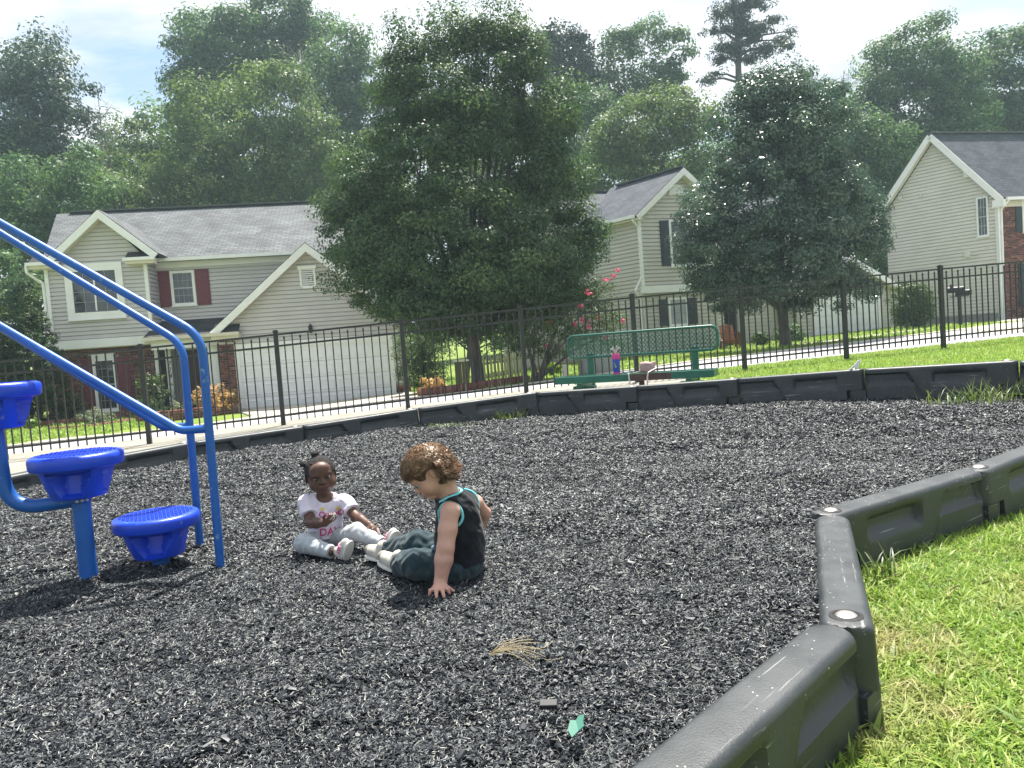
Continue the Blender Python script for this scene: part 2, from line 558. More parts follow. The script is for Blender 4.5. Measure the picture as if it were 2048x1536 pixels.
def chip_cluster(k, n_chip, n_fib, size, spread):
    V, F, T = [], [], []
    for _ in range(n_chip):
        L, W, H = size * rng.uniform(.5, 1.7), size * rng.uniform(.28, .75), size * rng.uniform(.10, .34)
        p = np.array([(-L / 2, -W / 2), (L * rng.uniform(-.1, .2), -W * rng.uniform(.4, .7)), (L / 2, -W * rng.uniform(.0, .4)), (L * rng.uniform(.2, .45), W / 2), (-L * rng.uniform(.3, .5), W * rng.uniform(.3, .6))])
        q = np.concatenate([np.c_[p, np.full(5, -H / 2)], np.c_[p * .86, np.full(5, H / 2)]])
        q[:, 2] += rng.uniform(-.6, .6) * q[:, 0] ** 2 / size
        M = np.array((Matrix.Rotation(rng.uniform(0, 6.28), 3, "Z") @ Matrix.Rotation(rng.normal(0, .45), 3, "X") @ Matrix.Rotation(rng.normal(0, .40), 3, "Y")))
        q = q @ M.T + np.array([rng.normal(0, spread), rng.normal(0, spread), rng.uniform(.0, .9) * size * .5])
        b = len(V)
        V += list(q)
        tri = [(0, 1, 6, 5), (1, 2, 7, 6), (2, 3, 8, 7), (3, 4, 9, 8), (4, 0, 5, 9), (5, 6, 7, 8), (5, 8, 9, 9)]
        F += [tuple(i + b for i in f) for f in tri]
        T += [min(.92, abs(rng.normal(.30, .26)))] * 7
    for _ in range(n_fib):
        L, W = size * rng.uniform(.6, 1.7), size * rng.uniform(.05, .14)
        cur = rng.uniform(-1.2, 1.2)
        s = np.linspace(-.5, .5, 4)
        x, y, z = L * s, L * cur * s * s, L * rng.uniform(-.5, .5) * s * s + size * rng.uniform(0, .3) * s
        q = np.concatenate([np.stack([x, y - W / 2, z], 1), np.stack([x, y + W / 2, z + W * .4], 1)])
        M = np.array(Matrix.Rotation(rng.uniform(0, 6.28), 3, "Z") @ Matrix.Rotation(rng.normal(0, .35), 3, "Y"))
        q = q @ M.T + np.array([rng.normal(0, spread), rng.normal(0, spread), size * rng.uniform(.25, .75)])
        b = len(V)
        V += list(q)
        F += [(b + i, b + i + 1, b + 5 + i, b + 4 + i) for i in range(3)]
        T += [rng.choice([.86, .92, 1.0], p=[.45, .35, .20])] * 3
    F = [f if f[2] != f[3] else f for f in F]
    me = bpy.data.meshes.new(f"mulch_cluster_{k:02d}")
    me.from_pydata(V, [], [f if f[2] != f[3] else f[:3] for f in F])
    a = me.attributes.new("tint", "FLOAT", "FACE")
    a.data.foreach_set("value", np.array(T, dtype=np.float32))
    me.materials.append(chip_m)
    return me


def bed_points(y0, y1, per_m2, margin=.35):
    area_x = (-(y1 * .72 + .3), y1 * .72 + .3)
    n = int((area_x[1] - area_x[0]) * (y1 - y0) * per_m2)
    x, y = rng.uniform(*area_x, n), rng.uniform(y0, y1, n)
    ok = in_poly(x, y, RING) & (np.abs(x) < y * .72 + margin)
    x, y = x[ok], y[ok]
    return np.stack([x, y, mulch_z(x, y)], 1)


fine = [chip_cluster(k, 10, 5, .0100, .013) for k in range(16)]
big = [chip_cluster(20 + k, 4, 1, .020, .022) for k in range(8)]
mid = [chip_cluster(40 + k, 10, 5, .0135, .018) for k in range(14)]
coarse = [chip_cluster(60 + k, 10, 5, .020, .028) for k in range(14)]
scatter("rubber_mulch", bed_points(1.1, 3.3, 4200), fine, (.75, 1.3), .12)
scatter("rubber_mulch", bed_points(1.1, 4.2, 170), big, (.7, 1.3), .15)
scatter("rubber_mulch", bed_points(3.3, 5.6, 2200), mid, (.75, 1.3), .12)
scatter("rubber_mulch", bed_points(5.6, 9.6, 900), coarse, (.75, 1.3), .12)

# ------------------------------------------------------------------ grass
grass_m = bpy.data.materials.new("grass_blade")
grass_m.use_nodes = True
t = NT(grass_m.node_tree)
at_ = t.n("ShaderNodeAttribute", attribute_name="tint")
c = (t.ramp((at_, "Fac"), [(0, (.12, .23, .030)), (.5, (.28, .42, .065)), (.78, (.42, .52, .12)), (.9, (.52, .48, .22)), (1, (.52, .45, .22))]), 0)
geo = t.n("ShaderNodeNewGeometry")
pn = t.n("ShaderNodeTexNoise", {"Vector": (geo, "Position"), "Scale": 1.6, "Detail": 3.0})
c = t.mix(t.ramp((pn, 0), [(.55, 0), (.74, .50)]), c, (.42, .38, .16, 1))
for (dx, dy, rr) in ((1.26, 2.56, .24), (1.10, 2.10, .20), (1.55, 1.72, .18)):
    dv = t.n("ShaderNodeVectorMath", {0: (geo, "Position"), 1: (dx, dy, -.25)}, operation="DISTANCE")
    fz = t.n("ShaderNodeTexNoise", {"Vector": (geo, "Position"), "Scale": 11.0, "Detail": 3.0})
    dd = t.math("ADD", (dv, "Value"), t.math("MULTIPLY", t.math("SUBTRACT", (fz, 0), .5), rr * 3.2))
    c = t.mix(t.n("ShaderNodeMapRange", {0: dd, 1: rr * .1, 2: rr * 1.15, 3: .62, 4: 0.0}), c, (.46, .40, .20, 1))
p = t.n("ShaderNodeBsdfPrincipled", {"Base Color": c, "Roughness": .5, "Specular IOR Level": .35})
t.n("ShaderNodeOutputMaterial", {0: t.n("ShaderNodeMixShader", {0: .42, 1: p, 2: t.n("ShaderNodeBsdfTranslucent", {"Color": c})})})


def tuft(name, n, h, w, spread, lean=.9, m=None, tmax=1.0):
    V, F, T = [], [], []
    for _ in range(n):
        hh, ww = h * rng.uniform(.5, 1.25), w * rng.uniform(.7, 1.3)
        a, ln, d = rng.uniform(0, 6.28), abs(rng.normal(lean, .35)), np.array([rng.normal(0, spread), rng.normal(0, spread), 0])
        dr, sd = np.array([math.cos(a), math.sin(a), 0]), np.array([-math.sin(a), math.cos(a), 0])
        b = len(V)
        for i, s in enumerate((0, .4, .75, 1.0)):
            c = d + dr * (hh * ln * s ** 1.6) + np.array([0, 0, hh * (s - .42 * min(ln, 1.3) * s * s)])
            wd = ww * (1 - s ** 2.2) * .5 + 1e-4
            V += [c - sd * wd, c + sd * wd]
        F += [(b + 2 * i, b + 2 * i + 1, b + 2 * i + 3, b + 2 * i + 2) for i in range(3)]
        T += [min(tmax, max(0, rng.normal(.45, .25)))] * 3
    return raw_mesh(name, np.array(V), np.array(F), m or grass_m, T)


def lawn_points(n, xr, yr, cond):
    x, y = rng.uniform(*xr, n), rng.uniform(*yr, n)
    ok = cond(x, y)
    x, y = x[ok], y[ok]
    return np.stack([x, y, E(x, y)], 1)


near_t = [tuft(f"grass_tuft_{k:02d}", 10, .06, .0055, .020) for k in range(12)]
near_b = [tuft(f"grass_tuft_broad_{k:02d}", 4, .05, .013, .022, 1.1) for k in range(5)]
far_t = [tuft(f"lawn_tuft_{k:02d}", 9, .085, .016, .06, .7, None, .75) for k in range(6)]
outside = lambda x, y: ~in_poly(x, y, RING)
P = lawn_points(72000, (.6, 5.6), (1.0, 5.6), lambda x, y: outside(x, y) & (x > .45 * y - .35) & (np.abs(x) < .74 * y + 1.3))
scatter("grass", P, near_t + near_b, (.7, 1.35), .12)
P = lawn_points(42000, (-2, 13), (7.4, 15.0), lambda x, y: ~in_poly(x, y, PIT) & (y < nr(x) - .05) & (y > 5.2 + .35 * x) & (x > 2.35 + (y - 9) * .3))
scatter("grass", P, far_t, (.5, .9), .1)
far_l = [tuft(f"yard_tuft_{k:02d}", 12, .11, .03, .14, .7, None, .7) for k in range(6)]


def yard(x, y):
    v = y - fr(x)
    on_walk = ((x < -8.8) & (v > 1.70 + .05 * x) & (v < 2.6 + .05 * x)) | ((x > 1.1) & (x < 15.1) & (v > 1.85 + .09 * x) & (v < 2.85 + .11 * x))
    drive = (x > -9.6 + .0 * y) & (x < -1.0) & (y < 25)
    return (v > .55) & ~on_walk & ~drive & (y < 33)


scatter("grass", lawn_points(30000, (-17, 17), (13, 33), yard), far_l, (.6, 1.2), .1)

# ------------------------------------------------------------------ black plastic border timbers
plast_m = bpy.data.materials.new("black_plastic")
plast_m.use_nodes = True
t = NT(plast_m.node_tree)
tc = t.n("ShaderNodeTexCoord")
oi = t.n("ShaderNodeObjectInfo")
sh = t.n("ShaderNodeVectorMath", {0: (tc, "Object"), 1: t.n("ShaderNodeCombineXYZ", {0: t.math("MULTIPLY", (oi, "Random"), 40.0)})}, operation="ADD")
va = t.n("ShaderNodeTexNoise", {"Vector": sh, "Scale": 5.0, "Detail": 7.0, "Roughness": .65})
base = t.mix(t.ramp((va, 0), [(.35, 0), (.7, 1)]), (.018, .022, .025, 1), (.042, .048, .052, 1))
vo = t.n("ShaderNodeTexVoronoi", {"Vector": sh, "Scale": 42.0, "Randomness": 1.0})
vm = t.n("ShaderNodeTexNoise", {"Vector": sh, "Scale": 9.0, "Detail": 2.0})
spk = t.math("MULTIPLY", t.ramp((vo, 0), [(.07, 1), (.12, 0)]), t.ramp((vm, 0), [(.46, 0), (.54, 1)]))
base = t.mix(spk, base, (.42, .42, .38, 1))
ms = t.n("ShaderNodeMapping", {"Vector": sh, "Scale": (1.1, 26, 26), "Rotation": (0, 0, .06)})
sc_ = t.n("ShaderNodeTexNoise", {"Vector": ms, "Scale": 2.4, "Detail": 3.0})
vm2 = t.n("ShaderNodeTexNoise", {"Vector": sh, "Scale": 4.0, "Detail": 2.0})
scr = t.math("MULTIPLY", t.ramp((sc_, 0), [(.655, 0), (.69, .6)]), t.ramp((vm2, 0), [(.46, 0), (.56, 1)]))
base = t.mix(scr, base, (.30, .31, .30, 1))
gn = t.n("ShaderNodeTexNoise", {"Vector": sh, "Scale": 160.0, "Detail": 3.0})
t.n("ShaderNodeOutputMaterial", {0: t.n("ShaderNodeBsdfPrincipled", {"Base Color": base, "Roughness": t.ramp((va, 0), [(.3, .40), (.7, .58)]), "Specular IOR Level": .55, "Normal": t.n("ShaderNodeBump", {"Strength": .25, "Distance": .004, "Height": (gn, 0)})})})
steel_m = mat("worn_steel", (.62, .60, .55), (.45, .42, .38), scale=30, rough=.38, metal=.85)
recess_shade_m = mat("bolt_shade_disc", (.006, .006, .007), rough=.7)

TL, TW, TH = 1.30, .165, .30


def timber_mesh():
    st = sorted(set(np.round(np.concatenate([np.linspace(-.085, -.02, 5), np.linspace(0, TL - .14, 62), np.linspace(TL - .14, TL - .088, 7), [.0775, .0795]]), 4)))
    rc, loops = .024, []

    def box_s(v, a, b, e=.014):
        return smooth01((v - a) / e + .5) * smooth01((b - v) / e + .5)

    def inset(u, z):
        zz = z / TH
        slot = box_s(u, .17, .60, .02) * box_s(z, .46 * TH, .80 * TH)
        dz = .034 * slot * (1 - .75 * smooth01((.62 - zz) / .16))
        edge = .66 + .17 * np.clip(zz, 0, .86) / .86 * 1.0
        sec = smooth01((u - edge) / .018 + .5) * smooth01((1.19 - u) / .02 + .5)
        up = box_s(z, .56 * TH, .84 * TH) * .042
        low = .012 * smooth01((.60 * TH - z) / .02 + .5)
        shelf = .042 * smooth01((z - .42 * TH) / (.15 * TH)) * smooth01((.84 * TH - z) / .012 + .5)
        return dz + sec * np.maximum(np.maximum(low, shelf), up * 0)
    for u in st:
        hw = TW / 2
        e0, e1 = u + .085, (TL - .088) - u
        if e0 < .045:
            hw -= .045 - math.sqrt(max(0, .045 ** 2 - (.045 - e0) ** 2))
        if e1 < .055:
            hw -= .055 - math.sqrt(max(0, .055 ** 2 - (.055 - e1) ** 2))
        zb = .116 if u < .0785 else 0.0
        L = []
        zs = np.linspace(zb, TH - rc, 17)
        taper = lambda z: .012 * (z / TH)
        for z in zs:
            L.append((u, -(hw - taper(z) - inset(u, z)), z))
        for k in range(1, 5):
            an = k / 5 * math.pi / 2
            L.append((u, -(hw - .012 - rc + rc * math.cos(an)), TH - rc + rc * math.sin(an)))
        L += [(u, y * (hw - .012 - rc), TH + .002 * (1 - y * y)) for y in (-1, -.5, 0, .5, 1)]
        for k in range(4, 0, -1):
            an = k / 5 * math.pi / 2
            L.append((u, hw - .012 - rc + rc * math.cos(an), TH - rc + rc * math.sin(an)))
        for z in zs[::-1]:
            L.append((u, hw - taper(z) - inset(u, z), z))
        loops.append(L)
    m = MB()
    n = len(loops[0])
    V = [p for L in loops for p in L]
    F = [(i * n + k, i * n + (k + 1) % n, (i + 1) * n + (k + 1) % n, (i + 1) * n + k) for i in range(len(loops) - 1) for k in range(n)]
    F += [tuple(range(n)), tuple(range((len(loops) - 1) * n, len(loops) * n))[::-1]]
    m.add(V, F)
    hw = TW / 2                                                     # lower tongue under the next timber
    pl = [(TL - .10, -hw, 0), (TL + .0, -hw, 0)] + [(TL + hw * math.sin(a), -hw * math.cos(a), 0) for a in np.linspace(.2, math.pi - .2, 9)] + [(TL + 0, hw, 0), (TL - .10, hw, 0)]
    m.prism(pl, (0, 0, .1155))
    return m


def make_timber():
    o = thing("border_timber", "x", "border timber", (0, 0, 0), "black plastic timbers round the mulch", (0, 0, 0))
    timber_mesh().build("body", plast_m, o, smooth=.7)
    b = MB().lathe([(.0475, -.004), (.0475, .0022), (.036, .0030), (.0345, .0012), (.0001, .0012)], 28, (0, 0, TH))
    b.build("bolt_shade_disc", recess_shade_m, o, smooth=.8)  # raised near-black disc; the shade of the bolt recess is in its colour
    MB().lathe([(.030, 0), (.030, .003), (.024, .0075), (.012, .0105), (.0001, .0115)], 24, (0, .0, TH + .0008)).build("bolt_cap", steel_m, o, smooth=.8)
    return o


proto = make_timber()
lab_near = ["nearest black timber with pale specks, its wide top running out under the photographer",
            "short scratched black timber seen end on, bolt cap at its near end beside the grass",
            "black timber with two side pockets between the scratched timber and the grass corner",
            "black timber partly cut by the frame, beyond the two-pocket timber, above the grass"]
lab_far = ["far black timber at the leafy weeds under the open lawn, beside the picture edge",
           "far black timber with a white scrap on its joint, in front of the open lawn",
           "far black timber below the green bench's higher end with a weed at its foot",
           "far black timber straight below the pink handbag and the bench",
           "far black timber with the green weed clump, below the planter under the big tree",
           "far black timber in front of the white garage door's driveway",
           "far black timber behind the toddler in pink and the white garage door's edge",
           "far black timber seen behind the blue handrail posts",
           "far black timber end seen behind the middle blue step"]


def place_timber(p, q, label, zs=1.0, first=[True]):
    o = proto if first[0] else copy_tree(proto)
    first[0] = False
    d = q - p
    Lh = float(np.linalg.norm(d))
    o.location = (p[0], p[1], p[2] - TH * zs)
    o.rotation_euler = (0, -math.asin(d[2] / Lh), math.atan2(d[1], d[0]))
    o.scale = (Lh / TL, 1, zs)
    o["label"] = label
    return o


near = NEARJ
for i in range(4):
    a, b = (near[i], near[i + 1])
    # bolts sit at the start of each timber: the near run starts beside the camera and goes round to the far side
    place_timber(a, b, lab_near[i])
place_timber(near[4], MID[0], "black timber climbing the slope beyond the grass corner toward the far run")
place_timber(MID[0], MID[1], "black timber turning the corner between slope and far run")
place_timber(MID[1], JOINT[0], "black timber joining the slope to the leafy weeds of the far run")
for i in range(len(JOINT) - 1):
    place_timber(JOINT[i], JOINT[i + 1], lab_far[i + 1] if i + 1 < len(lab_far) else "far black timber running out of the picture behind the steps", (1.16, 1.14, 1.08)[i] if i < 3 else 1.0)

# ------------------------------------------------------------------ blue climbing steps
rail_m = mat("blue_powder_coat", (.010, .095, .37), (.014, .115, .43), scale=8, rough=.40, spec=.45, bump=.08, bscale=160)
pod_m = mat("blue_moulded_plastic", (.008, .052, .56), (.012, .066, .64), scale=10, rough=.36, spec=.5, bump=.12, bscale=180)
def scuff(m, col, dens, scale):
    """rubbed, faded patches and small nicks in the paint"""
    nt = m.node_tree
    p = [n for n in nt.nodes if n.type == "BSDF_PRINCIPLED"][0]
    src = p.inputs["Base Color"].links[0].from_socket
    tc = nt.nodes.new("ShaderNodeTexCoord")
    n1_, n2_ = nt.nodes.new("ShaderNodeTexNoise"), nt.nodes.new("ShaderNodeTexNoise")
    for n_, s_, d_ in ((n1_, scale, 8.0), (n2_, scale * .22, 3.0)):
        n_.inputs["Scale"].default_value, n_.inputs["Detail"].default_value = s_, d_
        nt.links.new(tc.outputs["Object"], n_.inputs["Vector"])
    r1, mu, r2, mx = (nt.nodes.new(k) for k in ("ShaderNodeMapRange", "ShaderNodeMath", "ShaderNodeMapRange", "ShaderNodeMix"))
    nt.links.new(n1_.outputs[0], r1.inputs[0])
    nt.links.new(n2_.outputs[0], r2.inputs[0])
    r1.inputs[1].default_value, r1.inputs[2].default_value = .64, .70
    r2.inputs[1].default_value, r2.inputs[2].default_value = .45, .62
    mu.operation = "MULTIPLY"
    nt.links.new(r1.outputs[0], mu.inputs[0])
    nt.links.new(r2.outputs[0], mu.inputs[1])
    mu2 = nt.nodes.new("ShaderNodeMath")
    mu2.operation = "MULTIPLY"
    nt.links.new(mu.outputs[0], mu2.inputs[0])
    mu2.inputs[1].default_value = dens
    mx.data_type = "RGBA"
    nt.links.new(mu2.outputs[0], mx.inputs[0])
    nt.links.new(src, mx.inputs[6])
    mx.inputs[7].default_value = (*col, 1)
    nt.links.new(mx.outputs[2], p.inputs["Base Color"])


scuff(rail_m, (.22, .33, .46), .8, 26)
scuff(pod_m, (.20, .25, .62), .7, 22)
CB = at(175, 1168, 3.25)
climb = thing("climbing_steps", "blue playground step pods on posts with bent tube handrails", "climbing steps", (CB[0], CB[1], 0))


def bend(pts, r, n=8):
    """polyline with rounded corners of radius r"""
    pts = [np.asarray(p, float) for p in pts]
    out = [pts[0]]
    for i in range(1, len(pts) - 1):
        a, b, c = pts[i - 1], pts[i], pts[i + 1]
        u, v = (a - b) / np.linalg.norm(a - b), (c - b) / np.linalg.norm(c - b)
        ang = math.acos(np.clip(np.dot(u, v), -1, 1))
        d = min(r / math.tan(ang / 2), np.linalg.norm(a - b) * .49, np.linalg.norm(c - b) * .49)
        for k in range(n + 1):
            s = k / n
            out.append((1 - s) ** 2 * (b + u * d) + 2 * s * (1 - s) * b + s * s * (b + v * d))
    out.append(pts[-1])
    return out


def handrail(base_px, base_d, top_px, left_px, left_d, low_px, lowl_px, name="handrail"):
    b = at(*base_px, base_d)
    b[2] = -.12
    tp = at(*top_px, base_d)
    tp[0], tp[1] = b[0] + .012, b[1]
    l = at(*left_px, left_d)
    l = tp + (l - tp) * 2.2
    m = MB().tube(bend([b, tp, l], .17), .0190, 14)
    lo = at(*low_px, base_d)
    lo[0], lo[1] = b[0] + .006, b[1]
    ll = at(*lowl_px, left_d)
    dirn = (l - tp) / np.linalg.norm(l - tp)
    knee = lo + np.array([-.125, .0, .0])
    e = knee + (ll - knee) * 2.2
    m.tube(bend([lo, knee, e], .10), .0185, 14)
    return m.build(name, rail_m, climb, smooth=1.0)


handrail((441, 1138), 3.35, (392, 672), (0, 446), 3.42, (408, 858), (0, 652))
handrail((400, 1098), 3.75, (362, 688), (0, 466), 3.84, (378, 852), (0, 655))


def pod(px, py, d, ztop):
    c = at(px, py, d)
    cx, cy = c[0], c[1]
    K = .90
    m = MB()
    n, V = 96, []
    prof = [(.0, 0), (.10, .0), (.185, 0), (.198, -.004), (.205, -.012), (.207, -.022), (.205, -.052), (.200, -.060), (.190, -.063), (.172, -.064)]
    zs = np.linspace(-.068, -.190, 12)
    for r, z in prof:
        V.append([(r, z, 0)] * n)
    for z in zs:
        s = (-z - .064) / .126
        ro = .172 - .055 * s ** 1.25
        row = []
        for k in range(n):
            an = 2 * math.pi * k / n + .55
            loc = (an % (math.pi / 2)) - math.pi / 4
            wid = .62 - .30 * s
            rec = smooth01((wid - abs(loc)) / .07 + .5) * smooth01((s - .07) / .08) * smooth01((.90 - s) / .06)
            ri = ro - rec * (.105 - .075 * s)
            row.append((ri, z, 0))
        V.append(row)
    V.append([(.10, -.192, 0)] * n)
    V.append([(.03, -.192, 0)] * n)
    verts = [(r * math.cos(2 * math.pi * k / n), r * math.sin(2 * math.pi * k / n), z) for row in V for k, (r, z, _) in enumerate(row)]
    rows = len(V)
    F = [(i * n + k, i * n + (k + 1) % n, (i + 1) * n + (k + 1) % n, (i + 1) * n + k) for i in range(rows - 1) for k in range(n)]
    F += [tuple(range((rows - 1) * n, rows * n))]
    m.add([(x * K + cx, y * K + cy, z + ztop) for x, y, z in verts], F)
    p = m.build("step_pod", pod_m, climb, smooth=.75)
    tr = MB()
    for i in range(-9, 10):
        for j in range(-9, 10):
            x, y = i * .0185 + (j % 2) * .009, j * .0185
            if x * x + y * y < .150 ** 2:
                tr.box((cx + x, cy + y, ztop + .0012), (.012, .0075, .0032), np.array(Matrix.Rotation(.6 if (i + j) % 2 else -.6, 3, "Z")))
    tr.build("tread_pattern", pod_m, p, kind="stuff")
    return cx, cy


p1 = pod(313, 1040, 3.42, .25)
p2 = pod(152, 908, 3.25, .575)
p3 = pod(-22, 752, 3.18, .90)
MB().tube([(p1[0], p1[1], -.12), (p1[0], p1[1], .075)], .037, 18).build("post", rail_m, climb, smooth=1.0)
MB().tube([(p2[0], p2[1], -.12), (p2[0], p2[1], .40)], .037, 18).build("post", rail_m, climb, smooth=1.0)
z3 = .90 - (1022 - 768.5) * 3.22 / FPX
MB().tube(bend([(p3[0], p3[1], .72), (p3[0] + .012, p3[1] + .01, z3 + .0), (p2[0] - .02, p2[1], z3 + .012)], .19, 10), .030, 16).build("support_pipe", rail_m, climb, smooth=1.0)

zb2 = .385
MB().lathe([(.0375, 0), (.041, .004), (.041, .020), (.0375, .024)], 20, (p2[0], p2[1], zb2 - .03)).build("collar", rail_m, climb, smooth=.8)
MB().lathe([(.0375, 0), (.041, .004), (.041, .014), (.0375, .018)], 20, (p1[0], p1[1], .040)).build("collar", rail_m, climb, smooth=.8)
bw_ = MB()
for k in range(3):
    bw_.lathe([(.0075, 0), (.0075, .004), (.004, .0065), (.0005, .007)], 10, (p2[0] + .0375 * math.cos(-1.4 + .5 * k), p2[1] + .0375 * math.sin(-1.4 + .5 * k), zb2 - .018 + .001 * k), np.array(Matrix.Rotation(-1.4 + .5 * k, 3, "Z") @ Matrix.Rotation(math.pi / 2, 3, "Y")))
bw_.build("bolt", steel_m, climb, smooth=.8)

# ------------------------------------------------------------------ black metal fence
iron_m = mat("black_painted_metal", (.012, .014, .015), (.022, .024, .024), scale=20, rough=.42, spec=.5)
FA, FB = 11.5, .20
post_px = [-330, -14, 280, 553, 806, 1046, 1270, 1487, 1692, 1887, 2070, 2244, 2410]
fposts = []
for px in post_px:
    k = ray(px, 690)
    kx = k[0] / k[1]
    d = FA / (1 - FB * kx)
    fposts.append(np.array([kx * d, d]))
FTOP = [1.17, 1.22, 1.27, 1.34, 1.41, 1.48, 1.55, 1.60, 1.65, 1.71, 1.76, 1.81, 1.86]
fence = thing("metal_fence", "black metal picket fence crossing behind the playground", "fence", (fposts[5][0], fposts[5][1], .12))
u = np.array([1, FB, 0]) / math.hypot(1, FB)
FM = np.stack([u, [-u[1], u[0], 0], [0, 0, 1]], 1)
for i, (p, zt) in enumerate(zip(fposts, FTOP)):
    zb = float(E(p[0], p[1])) - .1
    m = MB().box((p[0], p[1], (zb + zt) / 2), (.062, .062, zt - zb), FM)
    m.box((p[0], p[1], zt + .012), (.074, .074, .022), FM).box((p[0], p[1], zt + .028), (.045, .045, .012), FM)
    m.build("post", iron_m, fence)
for i in range(len(fposts) - 1):
    a, b = fposts[i], fposts[i + 1]
    za, zb = FTOP[i] - .035, FTOP[i + 1] - .035
    sh = lambda s, dz: np.array([a[0] + (b[0] - a[0]) * s, a[1] + (b[1] - a[1]) * s, za + (zb - za) * s + dz])
    L = math.hypot(*(b - a))
    for dz in (0, -.165, -1.17):
        p, q = sh(.02, dz), sh(.98, dz)
        d = (q - p) / np.linalg.norm(q - p)
        side = np.array([-d[1], d[0], 0]) / math.hypot(d[0], d[1])
        up = np.cross(d, side)
        MB().box((p + q) / 2, (np.linalg.norm(q - p), .030, .028), np.stack([d, side, up], 1)).build("rail", iron_m, fence)
    n = 15
    for k in range(n):
        s = (k + 1) / (n + 1)
        tall = k % 2 == 1
        top = sh(s, 0 if tall else -.075)
        bot = sh(s, -1.255)
        h = top[2] - bot[2]
        m = MB().box((top[0], top[1], bot[2] + h / 2), (.0165, .0165, h), FM)
        if not tall:
            m.lathe([(.012, 0), (.0165, .012), (.012, .03), (.001, .05)], 6, top)
        m.build("picket", iron_m, fence)

# ------------------------------------------------------------------ green perforated bench
green_m = bpy.data.materials.new("green_coating")
green_m.use_nodes = True
t = NT(green_m.node_tree)
tc = t.n("ShaderNodeTexCoord")
nz = t.n("ShaderNodeTexNoise", {"Vector": (tc, "Object"), "Scale": 14.0, "Detail": 5.0})
c = t.mix(t.ramp((nz, 0), [(.35, 0), (.65, 1)]), (.012, .105, .072, 1), (.018, .135, .092, 1))
t.n("ShaderNodeOutputMaterial", {0: t.n("ShaderNodeBsdfPrincipled", {"Base Color": c, "Roughness": .36, "Specular IOR Level": .5})})
rust_m = mat("bare_rusty_metal", (.055, .038, .032), (.10, .06, .05), scale=18, rough=.7, detail=8)
br, bl = at(1436, 690, 9.55), at(1136, 690, 10.35)
bu = (bl - br)[:2]
BL = float(np.linalg.norm(bu))
bang = math.atan2(-bu[1], -bu[0])                                    # bench x axis runs to its higher end
bo = np.array([bl[0], bl[1], 0])
bench = thing("park_bench", "green perforated metal bench with rounded backrest behind the border", "bench", bo)
BX = np.array([math.cos(bang), math.sin(bang), 0])
BN = np.array([math.sin(bang), -math.cos(bang), 0])                  # toward the playground
BM = np.stack([BX, -BN, [0, 0, 1]], 1)
bp = lambda x, y, z: bo + BX * x + BN * y + np.array([0, 0, z])


def rrect(x0, x1, z0, z1, r, y, n=6):
    P = []
    for (cx, cz, a0) in ((x1 - r, z1 - r, 0), (x0 + r, z1 - r, 90), (x0 + r, z0 + r, 180), (x1 - r, z0 + r, 270)):
        for k in range(n + 1):
            a = R(a0 + 90 * k / n)
            P.append(bp(cx + r * math.cos(a), y, cz + r * math.sin(a)))
    return P


zb0, zb1 = .665, .965
P = rrect(0, BL, zb0, zb1, .085, 0)
MB().tube(P + [P[0], P[1]], .019, 10, cap=False).build("back_frame", green_m, bench, smooth=1.0)


def lattice(m, x0, x1, z0, z1, place, px=.047, pz=.030, t_=.0075, inside=None):
    """expanded metal: rows of diamond strands"""
    nrow = int((z1 - z0) / pz)
    for j in range(nrow):
        za, zb = z0 + j * pz, z0 + (j + 1) * pz
        x = x0
        up = True
        nseg = int((x1 - x0) / (px / 2))
        for i in range(nseg):
            xa, xb = x0 + i * px / 2, x0 + (i + 1) * px / 2
            s, e = (za, zb) if (i + j) % 2 == 0 else (zb, za)
            if inside and not (inside(xa, s) and inside(xb, e)):
                continue
            dx, dz = xb - xa, e - s
            L = math.hypot(dx, dz)
            nx_, nz_ = -dz / L * t_ / 2, dx / L * t_ / 2
            q = [(xa + nx_, s + nz_), (xb + nx_, e + nz_), (xb - nx_, e - nz_), (xa - nx_, s - nz_)]
            m.prism([place(*c, .004) for c in q], np.asarray(place(0, 0, -.004)) - np.asarray(place(0, 0, .004)))
    return m


def in_rr(x, z):
    r = .085
    dx, dz = max(r - x, x - (BL - r), 0), max(zb0 + r - z, z - (zb1 - r), 0)
    return dx * dx + dz * dz <= (r + .004) ** 2


lattice(MB(), 0, BL, zb0, zb1, lambda x, z, y: bp(x, y, z), inside=in_rr).build("back_mesh", green_m, bench, kind="stuff", recalc=False)
sx0, sx1, sy0, sy1, sz = -.02, BL + .0, .17, .56, .435
P = [bp(sx0, sy0, sz - .02), bp(sx1, sy0, sz - .02), bp(sx1, sy1, sz - .02), bp(sx0, sy1, sz - .02)]
m = MB()
m.box(bp((sx0 + sx1) / 2, sy1, sz - .045), (sx1 - sx0, .022, .09), BM)
m.box(bp((sx0 + sx1) / 2, sy0, sz - .045), (sx1 - sx0, .022, .09), BM)
m.box(bp(sx0, (sy0 + sy1) / 2, sz - .045), (.022, sy1 - sy0 - .024, .088), BM)
m.box(bp(sx1, (sy0 + sy1) / 2, sz - .045), (.022, sy1 - sy0 - .024, .088), BM)
m.build("seat_frame", green_m, bench, bevel=.006)
MB().box(bp(sx0 + (sx1 - sx0) * .63, sy1 + .0125, sz - .045), (.50, .004, .088), BM).build("worn_edge", rust_m, bench)
lattice(MB(), sx0 + .01, sx1 - .01, sy0 + .01, sy1 - .01, lambda x, y, z: bp(x, y, sz - .006 + z)).build("seat_mesh", green_m, bench, kind="stuff", recalc=False)
